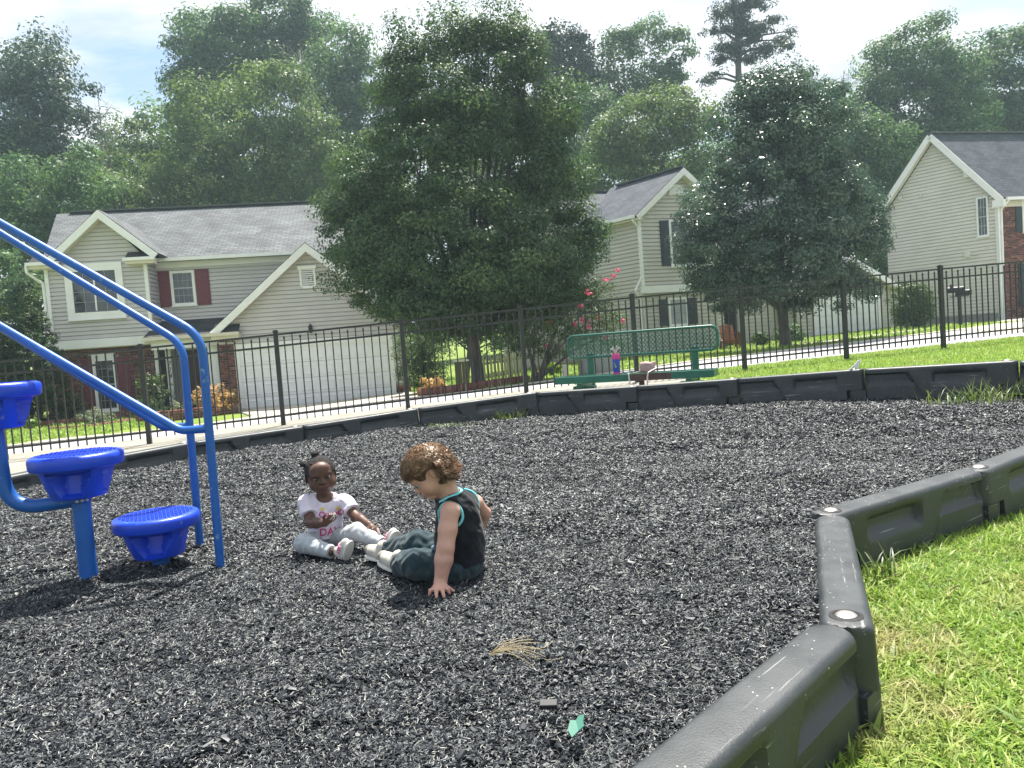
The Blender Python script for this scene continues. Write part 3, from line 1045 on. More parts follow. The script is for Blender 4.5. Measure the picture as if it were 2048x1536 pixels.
for x in (.30, BL - .30):
    zg = float(E(*bp(x, .05, 0)[:2])) - .1
    MB().box(bp(x, -.03, (zg + .72) / 2), (.085, .05, .72 - zg), BM).build("leg", green_m, bench, bevel=.01)
    MB().box(bp(x, .30, sz - .115), (.07, .5, .05), BM).box(bp(x, .30, sz - .16), (.30, .12, .045), BM).build("bracket", green_m, bench, bevel=.012)
MB().box(bp(BL * .55, .45, .2), (.06, .05, .46), BM).build("middle_post", rust_m, bench)

# things left on the bench
Z3_ = np.array([0, 0, 1.0])
pink_m = mat("pink_plastic", (.62, .045, .25), rough=.35)
blue_b = mat("blue_bottle", (.025, .055, .36), (.03, .07, .42), rough=.32)
lime_m = mat("lime_print", (.30, .45, .16), rough=.5)
white_m = mat("white_plastic", (.72, .72, .72), rough=.4)
bx = .77
c = bp(bx, .38, sz)
bot = thing("water_bottle", "blue water bottle with pink lid and striped straw bow on the bench", "water bottle", c)
c = c + Z3_ * 0
SB = np.diag([1.3, 1.3, 1.12])
MB().lathe([(.034, .018), (.035, .03), (.036, .10), (.037, .165), (.034, .175)], 20, c, SB).build("flask", blue_b, bot, smooth=.7)
MB().lathe([(.032, 0), (.0355, .003), (.0355, .02), (.034, .021)], 20, c, SB).build("base_ring", pink_m, bot, smooth=.7)
MB().lathe([(.036, .172), (.040, .176), (.040, .222), (.036, .232), (.01, .234)], 20, c, SB).build("lid", pink_m, bot, smooth=.7)
for k, (a, hgt) in enumerate([(-.9, .075), (-.5, .10), (0, .06), (.45, .11), (.9, .085)]):
    s = MB()
    q = [c + np.array([0, 0, .255]) + BX * (math.sin(a) * .085 * w_) + BN * .01 * math.sin(3 * w_) + np.array([0, 0, hgt * math.sin(w_ * 2.2)]) for w_ in np.linspace(0, 1, 8)]
    s.tube(q, .0035, 6).build("straw_loop", white_m if k != 2 else pink_m, bot, smooth=1.0)
MB().add([c + BX * x * 1.3 + BN * .0490 + np.array([0, 0, z * 1.12]) for x, z in ((-.014, .135), (-.004, .13), (.003, .10), (.016, .088), (.012, .075), (.004, .085), (-.001, .07), (-.007, .085), (-.006, .11))],
         [(0, 1, 8), (1, 2, 8), (2, 7, 8), (2, 3, 4, 5), (2, 5, 7), (5, 6, 7)]).build("horse_print", lime_m, bot, recalc=False)
bag_m = mat("dusty_pink_leather", (.42, .26, .26), (.48, .31, .30), scale=14, rough=.55, bump=.3, bscale=90)
strap_m = mat("pale_pink_strap", (.62, .48, .46), rough=.55)
cb = bp(1.18, .40, sz)
bag = thing("handbag", "small dusty pink zip bag slumped on the bench seat", "handbag", cb)
bm = bmesh.new()
bmesh.ops.create_cube(bm, size=1)
bmesh.ops.subdivide_edges(bm, edges=bm.edges, cuts=7, use_grid_fill=True)
for v in bm.verts:
    x, y, z = v.co
    k = 1 - .25 * abs(y * 2) ** 3
    r = (abs(2 * x) ** 6 + abs(2 * z) ** 6) ** (1 / 6)
    f = 1 if r < 1e-6 else min(1, max(abs(2 * x), abs(2 * z)) / r + 0)
    sag = -.012 * math.cos(x * 3) * (z > 0)
    v.co = (x * f * .205 * k, y * .085 * (1 - .35 * max(0, z)), z * f * .145 * k + .073 + sag + .006 * math.sin(x * 9 + z * 5))
vs_ = [bo * 0 + cb + BX * v.co.x - BN * v.co.y + np.array([0, 0, v.co.z]) for v in bm.verts]
fs_ = [tuple(l.vert.index for l in f.loops) for f in bm.faces]
bm.free()
MB().add(vs_, fs_).build("pouch", bag_m, bag, smooth=3)
MB().tube([cb + BX * x + BN * .05 + np.array([0, 0, z]) for x, z in ((-.085, .10), (-.04, .115), (.04, .113), (.085, .095))], .004, 6).build("zip", strap_m, bag, smooth=1.0)


def ribbon(pts, wd, wid_dir, th=.003):
    m = MB()
    pts = [np.asarray(p, float) for p in pts]
    V = []
    for i, p in enumerate(pts):
        d = pts[min(i + 1, len(pts) - 1)] - pts[max(i - 1, 0)]
        nrm = np.cross(d, wid_dir)
        nrm = nrm / np.linalg.norm(nrm) * th / 2
        w_ = np.asarray(wid_dir) * wd / 2
        V += [p - w_ - nrm, p + w_ - nrm, p + w_ + nrm, p - w_ + nrm]
    F = [(4 * i + k, 4 * i + (k + 1) % 4, 4 * i + 4 + (k + 1) % 4, 4 * i + 4 + k) for i in range(len(pts) - 1) for k in range(4)]
    F += [(3, 2, 1, 0), tuple(4 * (len(pts) - 1) + k for k in range(4))]
    return m.add(V, F)


zf_ = np.array([0, 0, 1.])
s1 = [cb + BX * x + BN * y + zf_ * z for x, y, z in ((.10, .02, .075), (.125, .07, .055), (.085, .13, .035), (.045, .178, .01), (.035, .192, -.04), (.03, .194, -.12), (.025, .195, -.17))]
ribbon(s1, .020, BX).build("strap", strap_m, bag, smooth=.6)
s2 = [cb + BX * x + BN * y + zf_ * z for x, y, z in ((-.10, .03, .02), (-.17, .08, .012), (-.22, .13, .012), (-.205, .178, .008), (-.20, .194, -.05), (-.19, .195, -.13), (-.185, .196, -.17))]
ribbon(s2, .018, BX).build("strap", strap_m, bag, smooth=.6)
teal_m = mat("pale_teal_band", (.35, .62, .55), rough=.5)
cc = bp(.95, .42, sz + .012)
band = MB().tube([cc + BX * (.042 * math.cos(a)) + BN * (.03 * math.sin(a)) + zf_ * (.022 * abs(math.cos(a / 2))) for a in np.linspace(0, 6.28, 20)], .006, 6, cap=False).build("wrist_band", teal_m, None, smooth=1.0)
tag(band, "pale teal looped wrist band lying between bottle and handbag", "wrist band")

# ------------------------------------------------------------------ scraps and weeds
def gpt(px, py, z=0.0):
    r = ray(px, py)
    return CP + r * ((z - CP[2]) / r[2])


q = gpt(1152, 1464, .02)
green_p = mat("pale_green_plastic", (.045, .165, .120), rough=.65)
a = .72 * np.array([(-.033, -.012), (-.018, .022), (.004, .020), (.016, .030), (.040, .024), (.030, .0), (.034, -.012), (.008, -.018), (-.02, -.036)]) * 1.0
o = MB().prism([q + np.array([x * .8, y * 1.25, .010 + .30 * y + .15 * x + .25 * abs(x)]) for x, y in a], (0, 0, .0025)).build("plastic_scrap", green_p, None)
tag(o, "torn pale green plastic scrap lying on the dark mulch", "plastic scrap")
q = gpt(1050, 1322, .02)
straw = MB()
for k in range(20):
    a0 = rng.normal(-.02, .22)
    L = rng.uniform(.07, .16)
    wob = rng.normal(0, .02, 2)
    pts = [q + np.array([-.10 + L * s * math.cos(a0) + .0, .02 + L * s * math.sin(a0) * 1.2 + wob[0] * s * s * 2, .014 + .02 * math.sin(3 * s) + wob[1] * s * .5]) for s in np.linspace(0, 1, 6)]
    straw.tube(pts, rng.uniform(.0004, .0009), 4)
for sg in ((.09, .06), (.10, -.06)):
    straw.tube([q + np.array([-.1 + s * 2 * sg[0] + .01 * math.sin(9 * s), .02 + sg[1] * s ** 1.5 + .008 * math.sin(14 * s), .018 + .008 * math.sin(6 * s)]) for s in np.linspace(0, 1, 12)], .0010, 5)
o = straw.build("dry_grass_sprig", mat("dry_straw", (.34, .28, .16), (.46, .39, .24), scale=20, rough=.7), None)
tag(o, "dry straw coloured sprig of grass lying on the mulch", "dry grass sprig")
q = gpt(1098, 1425, .02)
o = MB().box(q + np.array([0, 0, .02]), (.042, .02, .014), np.array(Matrix.Rotation(-.1, 3, "Z") @ Matrix.Rotation(.35, 3, "X"))).build("rubber_chunk", mat("grey_rubber", (.020, .022, .025), (.040, .042, .045), scale=30, rough=.6), None, bevel=.002)
tag(o, "large oblong grey rubber chunk lying above the pale green scrap", "rubber chunk")
q = JOINT[1] + np.array([-.02, -.02, .0])
o = MB().prism([q + np.array(v) for v in ((-.06, 0, .005), (.03, 0, .012), (.075, .01, .10), (.035, .01, .085), (-.0, 0, .05))], (0, .006, 0)).build("white_scrap", white_m, None)
tag(o, "torn white scrap sticking up from a far border timber joint", "scrap")
weed_m = leaf_mat("weed_leaf", (.05, .10, .02), (.20, .26, .09), .35)


def weed(px, py, n, h, label, name="weed_tuft", spread=.03):
    g = gpt(px, py, .0)
    return tag(link(name, weed_mesh(n, h, spread)), label, "weed", "weeds along the far border"), g


def weed_mesh(n, h, spread):
    V, F, T = [], [], []
    for _ in range(n):
        a, L, ln = rng.uniform(0, 6.28), h * rng.uniform(.5, 1.2), rng.uniform(.25, 1.3)
        d = np.array([rng.normal(0, spread), rng.normal(0, spread * .5), 0])
        dr, sd = np.array([math.cos(a), math.sin(a), 0]), np.array([-math.sin(a), math.cos(a), 0])
        b = len(V)
        wd0 = rng.uniform(.003, .006)
        for s in (0, .35, .7, 1.0):
            c_ = d + dr * (L * ln * .8 * s ** 1.4) + np.array([0, 0, L * (s - .45 * ln * s * s)])
            wd = wd0 * (1 - s ** 2) + 2e-4
            V += [c_ - sd * wd, c_ + sd * wd]
        F += [(b + 2 * i, b + 2 * i + 1, b + 2 * i + 3, b + 2 * i + 2) for i in range(3)]
        T += [rng.uniform(0, 1)] * 3
    return raw_mesh("weed_tuft", np.array(V), np.array(F), weed_m, T)


for px, py, n, h, sp, lab in [(1012, 836, 110, .17, .15, "leafy green weed clump below the planter under the big tree"),
                              (815, 846, 26, .16, .04, "upright weed at the far border in front of the driveway"),
                              (890, 852, 80, .08, .14, "low yellow green weed mat between the driveway weed and leafy clump"),
                              (1185, 822, 10, .11, .10, "thin sprawling weed below the pink handbag's border timber"),
                              (1390, 812, 18, .20, .05, "thin pale weed below the bench's higher end"),
                              (1447, 812, 34, .18, .045, "spiky grass weed beside the timber joint past the bench"),
                              (1686, 806, 16, .11, .04, "small weed below the white scrap on the border"),
                              (1975, 806, 170, .26, .26, "large sprawling weed patch at the far border near the picture edge"),
                              (640, 880, 14, .05, .10, "tiny weed sprigs behind the toddler in pink")]:
    o, g = weed(px, py, n, h, lab, spread=sp)
    kk = .965 if px < 1900 else .93
    o.location = (g[0] * kk, g[1] * kk, float(mulch_z(g[0] * kk, g[1] * kk)))
for (x, y, z, lab) in [(1.52, 3.18, -.2, "long grass weed at the inside corner of the scratched and two-pocket timbers"), (1.05, 2.62, -.02, "small weed between the mulch and the scratched timber")]:
    o = tag(link("weed_tuft", weed_mesh(22, .17 if z < -.1 else .06, .035 if z < -.1 else .012)), lab, "weed", "weeds along the near border")
    o.location = (x, y, z)

# ------------------------------------------------------------------ houses
Z3 = np.array([0, 0, 1.0])
class Frame:
    """a wall frame: o + A*u + B*v + z, B runs into the house"""
    def __init__(s, o, ang, bang=None):
        s.o = np.asarray(o, float)
        s.A = np.array([math.cos(ang), math.sin(ang), 0])
        s.N = np.array([math.sin(ang), -math.cos(ang), 0])
        b = ang + math.pi / 2 if bang is None else bang
        s.B = np.array([math.cos(b), math.sin(b), 0])
        s.M = np.stack([s.A, -s.N, Z3], 1)

    def p(s, u, v, z):
        return s.o + s.A * u + s.B * v + Z3 * z

    def uz(s, px, py, v=0.0):
        q = on_plane(px, py, s.o + s.B * v, s.N) - s.o - s.B * v
        return float(np.dot(q, s.A)), float(q[2])

    def side(s, u, v=0.0, flip=1):
        """frame of the wall that runs back from corner (u,v) along B"""
        f = Frame(s.p(u, v, 0), math.atan2(s.B[1], s.B[0]))
        return f


def clip_band(poly, z0, z1):
    for sign, lim in ((1, z0), (-1, z1)):
        out = []
        for i in range(len(poly)):
            a, b = poly[i], poly[(i + 1) % len(poly)]
            da, db = sign * (a[1] - lim), sign * (b[1] - lim)
            if da >= 0:
                out.append(a)
            if (da > 0) != (db > 0) and abs(da - db) > 1e-9:
                k = da / (da - db)
                out.append((a[0] + (b[0] - a[0]) * k, a[1] + (b[1] - a[1]) * k))
        poly = out
        if len(poly) < 3:
            return []
    return poly


def siding(parent, fr, poly, m, v=0.0, e=.132, out=1.0, name="siding_board", gap=.022):
    if m is not sid1:
        e, gap = .150, .036
    """lapped boards, each its own piece; out flips the face side"""
    z0 = min(q[1] for q in poly)
    z1 = max(q[1] for q in poly)
    base = fr.N * out
    n = max(1, int(round((z1 - z0) / e)))
    MB().prism([fr.p(u, v, z) - base * .022 for u, z in poly], -base * .03).build("sheathing", m, parent)
    for i in range(n):
        a, b = z0 + (z1 - z0) * i / n, z0 + (z1 - z0) * (i + 1) / n
        c = clip_band(list(poly), a + gap, b)
        if len(c) < 3 or max(q[0] for q in c) - min(q[0] for q in c) < .05:
            continue
        V, k = [], len(c)
        for (u, z) in c:
            t_ = (z - a) / (b - a)
            V.append(fr.p(u, v, z) + base * (.030 - .022 * t_))
        for (u, z) in c:
            V.append(fr.p(u, v, z) - base * .01)
        MB().add(V, [tuple(range(k)), tuple(range(k, 2 * k))[::-1]] + [(j, k + j, k + (j + 1) % k, (j + 1) % k) for j in range(k)]).build(name, m, parent)


def skew_box(parent, name, fr, u0, u1, v0, v1, z0, z1, m):
    q = [fr.p(u0, v0, z0), fr.p(u1, v0, z0), fr.p(u1, v1, z0), fr.p(u0, v1, z0)]
    return MB().prism(q, Z3 * (z1 - z0)).build(name, m, parent)


def slab(parent, name, pts, m, th=.12, uax=None):
    """roof plane: four corners on top (eave a, eave b, ridge b, ridge a)"""
    p = [np.asarray(q, float) for q in pts]
    ux = p[1] - p[0]
    ux /= np.linalg.norm(ux)
    nn = np.cross(p[1] - p[0], p[3] - p[0])
    nn /= np.linalg.norm(nn)
    vy = np.cross(nn, ux)
    o_ = p[0]
    return MB().prism(p, -nn * th * np.sign(nn[2])).build(name, m, parent, uv=lambda V: np.stack([(V - o_) @ ux, (V - o_) @ vy], 1))


def bar(parent, name, a, b, w, h, m, up=None, build=True, mb=None):
    """a straight board from a to b"""
    a, b = np.asarray(a, float), np.asarray(b, float)
    d = (b - a) / np.linalg.norm(b - a)
    u_ = Z3 if up is None else np.asarray(up, float)
    s_ = np.cross(d, u_)
    s_ /= np.linalg.norm(s_)
    u_ = np.cross(s_, d)
    t_ = mb or MB()
    t_.box((a + b) / 2, (np.linalg.norm(b - a), w, h), np.stack([d, s_, u_], 1))
    return t_.build(name, m, parent) if mb is None else None


def gable_roof(parent, fr, uc, zp, L, Rr, vf, vb_ridge, vb_foot, shingle, white, cap=True, rake=.2, soffit=None):
    """front gable: L and Rr are the (u, z) feet of the rakes"""
    for (uf, zf), sd in ((L, -1), (Rr, 1)):
        a, b, c, d = fr.p(uf, vf, zf), fr.p(uf, vb_foot, zf), fr.p(uc, vb_ridge, zp), fr.p(uc, vf, zp)
        slab(parent, "roof_slope", [a, b, c, d] if sd < 0 else [b, a, d, c], shingle, .10)
        # white rake board under the roof edge
        up = fr.p(uc, vf, zp) - fr.p(uf, vf, zf)
        e = up / np.linalg.norm(up)
        nrm = np.cross(fr.B, e)
        nrm = nrm if nrm[2] > 0 else -nrm
        q = [fr.p(uf, vf, zf) - nrm * .03, fr.p(uc, vf, zp) - Z3 * .03, fr.p(uc, vf, zp) - Z3 * (rake * 1.25), fr.p(uf, vf, zf) - nrm * rake + e * .02]
        MB().prism([x + fr.N * .03 for x in q], -fr.N * .05).build("rake_board", white, parent)
        if soffit is not None:
            q = [fr.p(uf, vf, zf) - nrm * (rake * .8), fr.p(uc, vf, zp) - Z3 * rake, fr.p(uc, vf + soffit, zp) - Z3 * rake, fr.p(uf, vf + soffit, zf) - nrm * (rake * .8)]
            MB().prism(q, -nrm * .02).build("soffit", cream_m, parent)


glass_m = mat("dark_room_pane", (.020, .026, .030), (.055, .065, .07), scale=1.4, rough=.06, spec=.8, detail=2)  # opaque panes; the unlit room behind is put into the dark colour
muntin_m = mat("grey_white_muntin", (.34, .36, .36), (.40, .42, .42), scale=5, rough=.6)
glass_light = mat("curtained_glass", (.22, .25, .25), (.30, .33, .32), scale=3, rough=.12, spec=.7)
white_t = mat("white_trim", (.76, .76, .74), (.82, .82, .80), scale=3, rough=.55)
cream_m = mat("cream_soffit", (.60, .56, .45), (.66, .62, .51), scale=3, rough=.6)
brick_c = tint_mat("red_brick", [(0, (.075, .030, .026)), (.5, (.16, .060, .045)), (.8, (.22, .09, .065)), (1, (.30, .15, .11))], rough=.85, spec=.2)
mortar_m = mat("mortar", (.26, .22, .20), (.34, .30, .27), scale=9, rough=.9)


def window(parent, fr, u0, u1, z0, z1, cols, rows, glass, v=0.0, casing=.09, split=True, out=1, head=0.0, muntin=.011):
    off = lambda d: v - d * out
    m = MB()
    N = fr.N * out
    mid = lambda u, z, d: fr.p(u, v, z) + N * d
    for (a, b, c, d) in ((u0 - casing, u1 + casing, z1, z1 + casing + head), (u0 - casing, u1 + casing, z0 - casing, z0), (u0 - casing, u0, z0, z1), (u1, u1 + casing, z0, z1)):
        m.box(mid((a + b) / 2, (c + d) / 2, .032), (b - a, .07, d - c), fr.M)
    m.box(mid((u0 + u1) / 2, z0 - casing - .018, .05), (u1 - u0 + 2 * casing + .06, .11, .036), fr.M)
    wdw = m.build("window", white_t, parent)
    g = MB()
    for i in range(1, cols):
        u = u0 + (u1 - u0) * i / cols
        g.box(mid(u, (z0 + z1) / 2, .040), (muntin, .012, z1 - z0), fr.M)
    for j in range(1, rows):
        z = z0 + (z1 - z0) * j / rows
        thick = .045 if (split and j == rows // 2) else muntin
        g.box(mid((u0 + u1) / 2, z, .0395 + (.006 if thick > .03 else 0)), (u1 - u0, .012, thick), fr.M)
    if g.v:
        g.build("muntin_grid", muntin_m, wdw)
    for i in range(cols):
        for j in range(rows):
            ua, ub = u0 + (u1 - u0) * i / cols, u0 + (u1 - u0) * (i + 1) / cols
            za, zb = z0 + (z1 - z0) * j / rows, z0 + (z1 - z0) * (j + 1) / rows
            tl_ = np.array(Matrix.Rotation(rng.normal(0, .006), 3, "X") @ Matrix.Rotation(rng.normal(0, .006), 3, "Z"))
            MB().box(mid((ua + ub) / 2, (za + zb) / 2, .028), (ub - ua - .002, .006, zb - za - .002), fr.M @ tl_).build("pane", glass, wdw)
    return wdw


def shutter(parent, fr, u0, u1, z0, z1, m, v=0.0, out=1):
    N = fr.N * out
    b = MB()
    mid = lambda u, z, d: fr.p(u, v, z) + N * d
    b.box(mid((u0 + u1) / 2, (z0 + z1) / 2, .034), (u1 - u0, .035, z1 - z0), fr.M)
    h = (z1 - z0)
    for a, c in ((.04, .47), (.53, .96)):
        b.box(mid((u0 + u1) / 2, z0 + h * (a + c) / 2, .056), ((u1 - u0) * .70, .014, h * (c - a) * .90), fr.M)
    b.build("shutter", m, parent, bevel=.006)


def bricks(parent, fr, u0, u1, z0, z1, v=0.0, holes=(), out=1, bw=.2, bh=.066, gap=.011, name="brick_face", rowlock=False):
    N = fr.N * out
    MB().box(fr.p((u0 + u1) / 2, v, (z0 + z1) / 2) - N * .05, (u1 - u0, .11, z1 - z0), fr.M).build("mortar_bed", mortar_m, parent)
    V, F, T = [], [], []
    nr_ = int((z1 - z0) / (bh + gap))
    for j in range(nr_):
        za = z0 + j * (bh + gap)
        u = u0 - (bw / 2 if j % 2 else 0)
        while u < u1:
            a, b = max(u, u0), min(u + bw, u1)
            u += bw + gap
            if b - a < .03 or any(h[0] < (a + b) / 2 < h[1] and h[2] < za + bh / 2 < h[3] for h in holes):
                continue
            k = len(V)
            pr = .016 + rng.uniform(-.002, .002)
            for d in (-.0, pr):
                for (x, z) in ((a, za), (b, za), (b, za + bh), (a, za + bh)):
                    V.append(fr.p(x, v, z) + N * d - _org(parent))
            f = [(4, 5, 6, 7), (0, 1, 5, 4), (1, 2, 6, 5), (2, 3, 7, 6), (3, 0, 4, 7)]
            F += [tuple(i + k for i in q) for q in f]
            T += [rng.uniform(0, 1)] * 5
    return link(name, raw_mesh(name, np.array(V), np.array(F), brick_c, T), parent, "stuff")


def text_mesh(body, size, place, m, name, parent, spacing=1.0, shear=0.0, depth=.004):
    """flat lettering turned into geometry; place(x, y) maps text space to a point"""
    cu = bpy.data.curves.new(name, "FONT")
    cu.body, cu.size, cu.shear, cu.space_line = body, size, shear, spacing
    cu.resolution_u = 3
    cu.align_x = "CENTER"
    ob = bpy.data.objects.new(name, cu)
    me = bpy.data.meshes.new_from_object(ob)
    bpy.data.objects.remove(ob)
    o = _org(parent)
    for v_ in me.vertices:
        v_.co = Vector(place(v_.co.x, v_.co.y) - o)
    me.materials.clear()
    me.materials.append(m)
    return link(name, me, parent)


sid1 = mat("greige_siding", (.49, .47, .46), (.54, .52, .51), scale=1.2, rough=.62, spec=.3)
sid2 = mat("tan_siding", (.50, .48, .43), (.56, .54, .485), scale=1.2, rough=.62, spec=.3)
sid3 = mat("beige_siding", (.61, .585, .52), (.67, .645, .58), scale=1.2, rough=.62, spec=.3)
roof1 = brick_mat("grey_shingles", (.135, .145, .152), (.088, .095, .10), (.045, .048, .05), .30, .145, .014, noise_amt=.26)
roof2 = brick_mat("slate_grey_shingles", (.085, .095, .115), (.055, .063, .078), (.025, .03, .035), .30, .14, .008, noise_amt=.22)
roof_d = brick_mat("dark_shingles", (.05, .055, .06), (.03, .034, .036), (.015, .015, .016), .30, .14, .008, noise_amt=.25)
maroon = mat("maroon_shutter", (.125, .022, .036), (.155, .030, .046), scale=6, rough=.5)
navy = mat("navy_shutter", (.014, .020, .026), (.022, .030, .038), scale=6, rough=.5)
gar_m = mat("white_garage_door", (.78, .79, .80), (.82, .83, .84), scale=2, rough=.5)
door_b = mat("brown_door", (.060, .022, .015), (.085, .034, .024), scale=9, rough=.45, stretch=(3, 3, .4))
ridge_m = mat("ridge_shingle", (.075, .08, .085), (.11, .115, .12), scale=9, rough=.9)
black_m = mat("black_metal", (.015, .015, .016), rough=.5)
shade_m = mat("painted_shade", (.012, .012, .013), rough=.9)

# ---------------- house with the white double garage door
O1 = at(631, 817, 24.4)
f1 = Frame(O1, R(8))
h1 = thing("house", "greige two storey house with maroon shutters and wide white garage door", "house", O1)
G, BAY, MW = 0.0, 1.0, 1.9                                            # depth of garage front, bay, main wall
uz = f1.uz
# main wall and roof
uL = uz(89, 540, BAY)[0]
uRr = uz(668, 520, MW)[0] + .15
ze = uz(450, 511, MW - .35)[1]
zr = uz(385, 416, MW + 4.0)[1]
uB = uz(297, 560, BAY)[0]
siding(h1, f1, [(uB - .6, 2.55), (uRr, 2.55), (uRr, ze - .12), (uB - .6, ze - .12)], sid1, MW)
MB().box(f1.p((uB + uRr) / 2 - .3, MW, ze - .16) + f1.N * .03, (uRr - uB + .6, .05, .22), f1.M).build("frieze_board", white_t, h1)
ua_, ub_ = uz(113, 425, MW + 4)[0], uz(655, 406, MW + 4)[0]
ua2, ub2 = uz(97, 470, MW + 1.2)[0] - .1, uRr + .2
slab(h1, "roof_slope", [f1.p(uL - .35, MW - .35, ze), f1.p(ub2, MW - .35, ze), f1.p(ub_ + .5, MW + 4, zr), f1.p(ua_, MW + 4, zr)], roof1)
slab(h1, "roof_slope", [f1.p(ub2, MW + 8.35, ze), f1.p(uL - .35, MW + 8.35, ze), f1.p(ua_, MW + 4, zr), f1.p(ub_ + .5, MW + 4, zr)], roof1)
rc_ = MB()
for i in range(30):
    s0 = ua_ + .5 + (ub_ - ua_) * i / 30
    rc_.box(f1.p(s0 + .15, MW + 4, zr + .035 + .008 * (i % 2)), ((ub_ - ua_) / 30 * .98, .3, .05), f1.M)
rc_.build("ridge_cap", ridge_m, h1)
bar(h1, "gutter", f1.p(uB + .15, MW - .40, ze - .04), f1.p(ub2, MW - .40, ze - .04), .11, .11, white_t)
# house body behind the fronts
for nm, a, b in (("wall", (uL + .1, MW + .1), (uRr - .02, MW + 7.9)),):
    MB().box(f1.p((a[0] + b[0]) / 2, (a[1] + b[1]) / 2, ze / 2 - .3), (b[0] - a[0], b[1] - a[1], ze + .4), f1.M).build(nm, sid1, h1)
pz = [f1.p(uRr - .05, MW, ze - .1), f1.p(uRr - .05, MW + 8, ze - .1), f1.p(uRr - .05, MW + 4, zr - .12)]
MB().prism(pz, -f1.A * .05).build("gable_end", sid1, h1)
pz = [f1.p(uL + .1, MW, ze - .1), f1.p(uL + .1, MW + 8, ze - .1), f1.p(uL + .1, MW + 4, zr - .12)]
MB().prism(pz, f1.A * .05).build("gable_end", sid1, h1)
MB().tube([f1.p(uz(243, 405, MW + 4.3)[0], MW + 4.3, zr - .4), f1.p(uz(243, 405, MW + 4.3)[0], MW + 4.3, zr + .42)], .06, 10).build("vent_pipe", black_m, h1)
# upper window with maroon shutters
w0, w1 = uz(345, 600, MW)[0], uz(394, 600, MW)[0]
wz1, wz0 = uz(370, 541, MW)[1], uz(372, 611, MW)[1]
window(h1, f1, w0 + .09, w1 - .09, wz0 + .09, wz1 - .09, 4, 4, glass_m, MW)
shutter(h1, f1, uz(319, 580, MW)[0], w0 - .02, wz0 - .02, wz1 + .02, maroon, MW)
shutter(h1, f1, w1 + .02, uz(421, 580, MW)[0], wz0 - .02, wz1 + .02, maroon, MW)
# bay
pk = uz(176, 419, BAY - .35)
fl, frr = uz(88, 507, BAY - .35), uz(318, 517, BAY - .35)
zft = (fl[1] + frr[1]) / 2
uc = (fl[0] + frr[0]) / 2
gable_roof(h1, f1, uc, pk[1], (fl[0], zft), (frr[0], zft), BAY - .35, MW + 2.6, MW - .1, roof1, white_t, soffit=.33, rake=.24)
bz1, bz0 = uz(220, 676, BAY)[1], uz(220, 693, BAY)[1]
uBL = uL
siding(h1, f1, [(uBL, bz1), (uB, bz1), (uB, zft - .12), (uc, pk[1] - .16), (uBL, zft - .12)], sid1, BAY)
MB().box(f1.p((uBL + uB) / 2, BAY + .03, (bz1 + bz0) / 2), (uB - uBL + .10, .20, bz1 - bz0), f1.M).build("band_board", white_t, h1)
MB().box(f1.p((uBL + uB) / 2, BAY + .20, bz0 - .01), (uB - uBL + .06, .44, .03), f1.M).build("soffit", cream_m, h1)
for uu in (uBL + .05, uB - .05):
    MB().box(f1.p(uu, BAY - .02, (bz1 + zft - .2) / 2), (.11, .07, zft - .2 - bz1), f1.M).build("corner_board", white_t, h1)
sf = f1.side(uB, BAY)
siding(h1, sf, [(0, bz1), (MW - BAY, bz1), (MW - BAY, zft - .2), (0, zft - .2)], sid1, 0)
for uu, s_ in ((uBL, 1), (uB, -1)):                                   # small roofed returns at the gable feet
    a = uu - s_ * .32
    b = uu + s_ * .55
    z_ = zft - .12
    slab(h1, "return_roof", [f1.p(min(a, b), BAY - .38, z_), f1.p(max(a, b), BAY - .38, z_), f1.p(max(a, b), BAY + .02, z_ + .27), f1.p(min(a, b), BAY + .02, z_ + .27)], roof_d, .04)
    MB().box(f1.p((a + b) / 2, BAY - .18, z_ - .11), (abs(b - a), .36, .14), f1.M).build("return_box", cream_m, h1)
    bar(h1, "gutter", f1.p(min(a, b) - .05, BAY - .40, z_ - .03), f1.p(max(a, b) + .05, BAY - .40, z_ - .03), .10, .10, white_t)
dp = MB()
dx = uBL - .22
dp.tube(bend([f1.p(dx - .15, BAY - .38, zft - .2), f1.p(dx - .15, BAY - .38, zft - .4), f1.p(uBL - .06, BAY - .05, zft - .75), f1.p(uBL - .06, BAY - .05, 0)], .06, 4), .045, 8)
dp.build("downspout", white_t, h1, smooth=1.0)
# big bay window
a, b = uz(131, 580, BAY)[0], uz(250, 580, BAY)[0]
zt, zb = uz(190, 527, BAY)[1], uz(190, 634, BAY)[1]
window(h1, f1, a + .24, b - .24, zb + .16, zt - .24, 4, 4, glass_m, BAY, casing=.22, head=.03, split=False)
MB().box(f1.p((a + b) / 2, BAY - .052, (zb + zt) / 2), (.05, .02, zt - zb - .40), f1.M).build("mullion", white_t, h1)
# ground floor: brick face, narrow window, shutters
LW = BAY + .28
uq0, uq1 = uz(137, 760, LW)[0], uz(313, 740, LW)[0]
wa, wb = uz(189, 760, LW)[0], uz(236, 760, LW)[0]
wzt, wzb = uz(212, 716, LW)[1], uz(216, 822, LW)[1]
bricks(h1, f1, uq0 - .7, uq1, -.3, bz0, LW, holes=[(wa - .1, wb + .1, wzb - .1, wzt + .2)])
window(h1, f1, wa + .09, wb - .09, wzb + .09, wzt - .09, 3, 6, glass_m, LW, head=.14)
shutter(h1, f1, uz(168, 760, LW)[0], wa - .02, wzb, wzt, maroon, LW)
shutter(h1, f1, wb + .02, uz(262, 760, LW)[0], wzb, wzt, maroon, LW)
MB().box(f1.p(uq1 + .05, LW - .03, 1.3), (.10, .10, 2.6), f1.M).build("corner_board", white_t, h1)
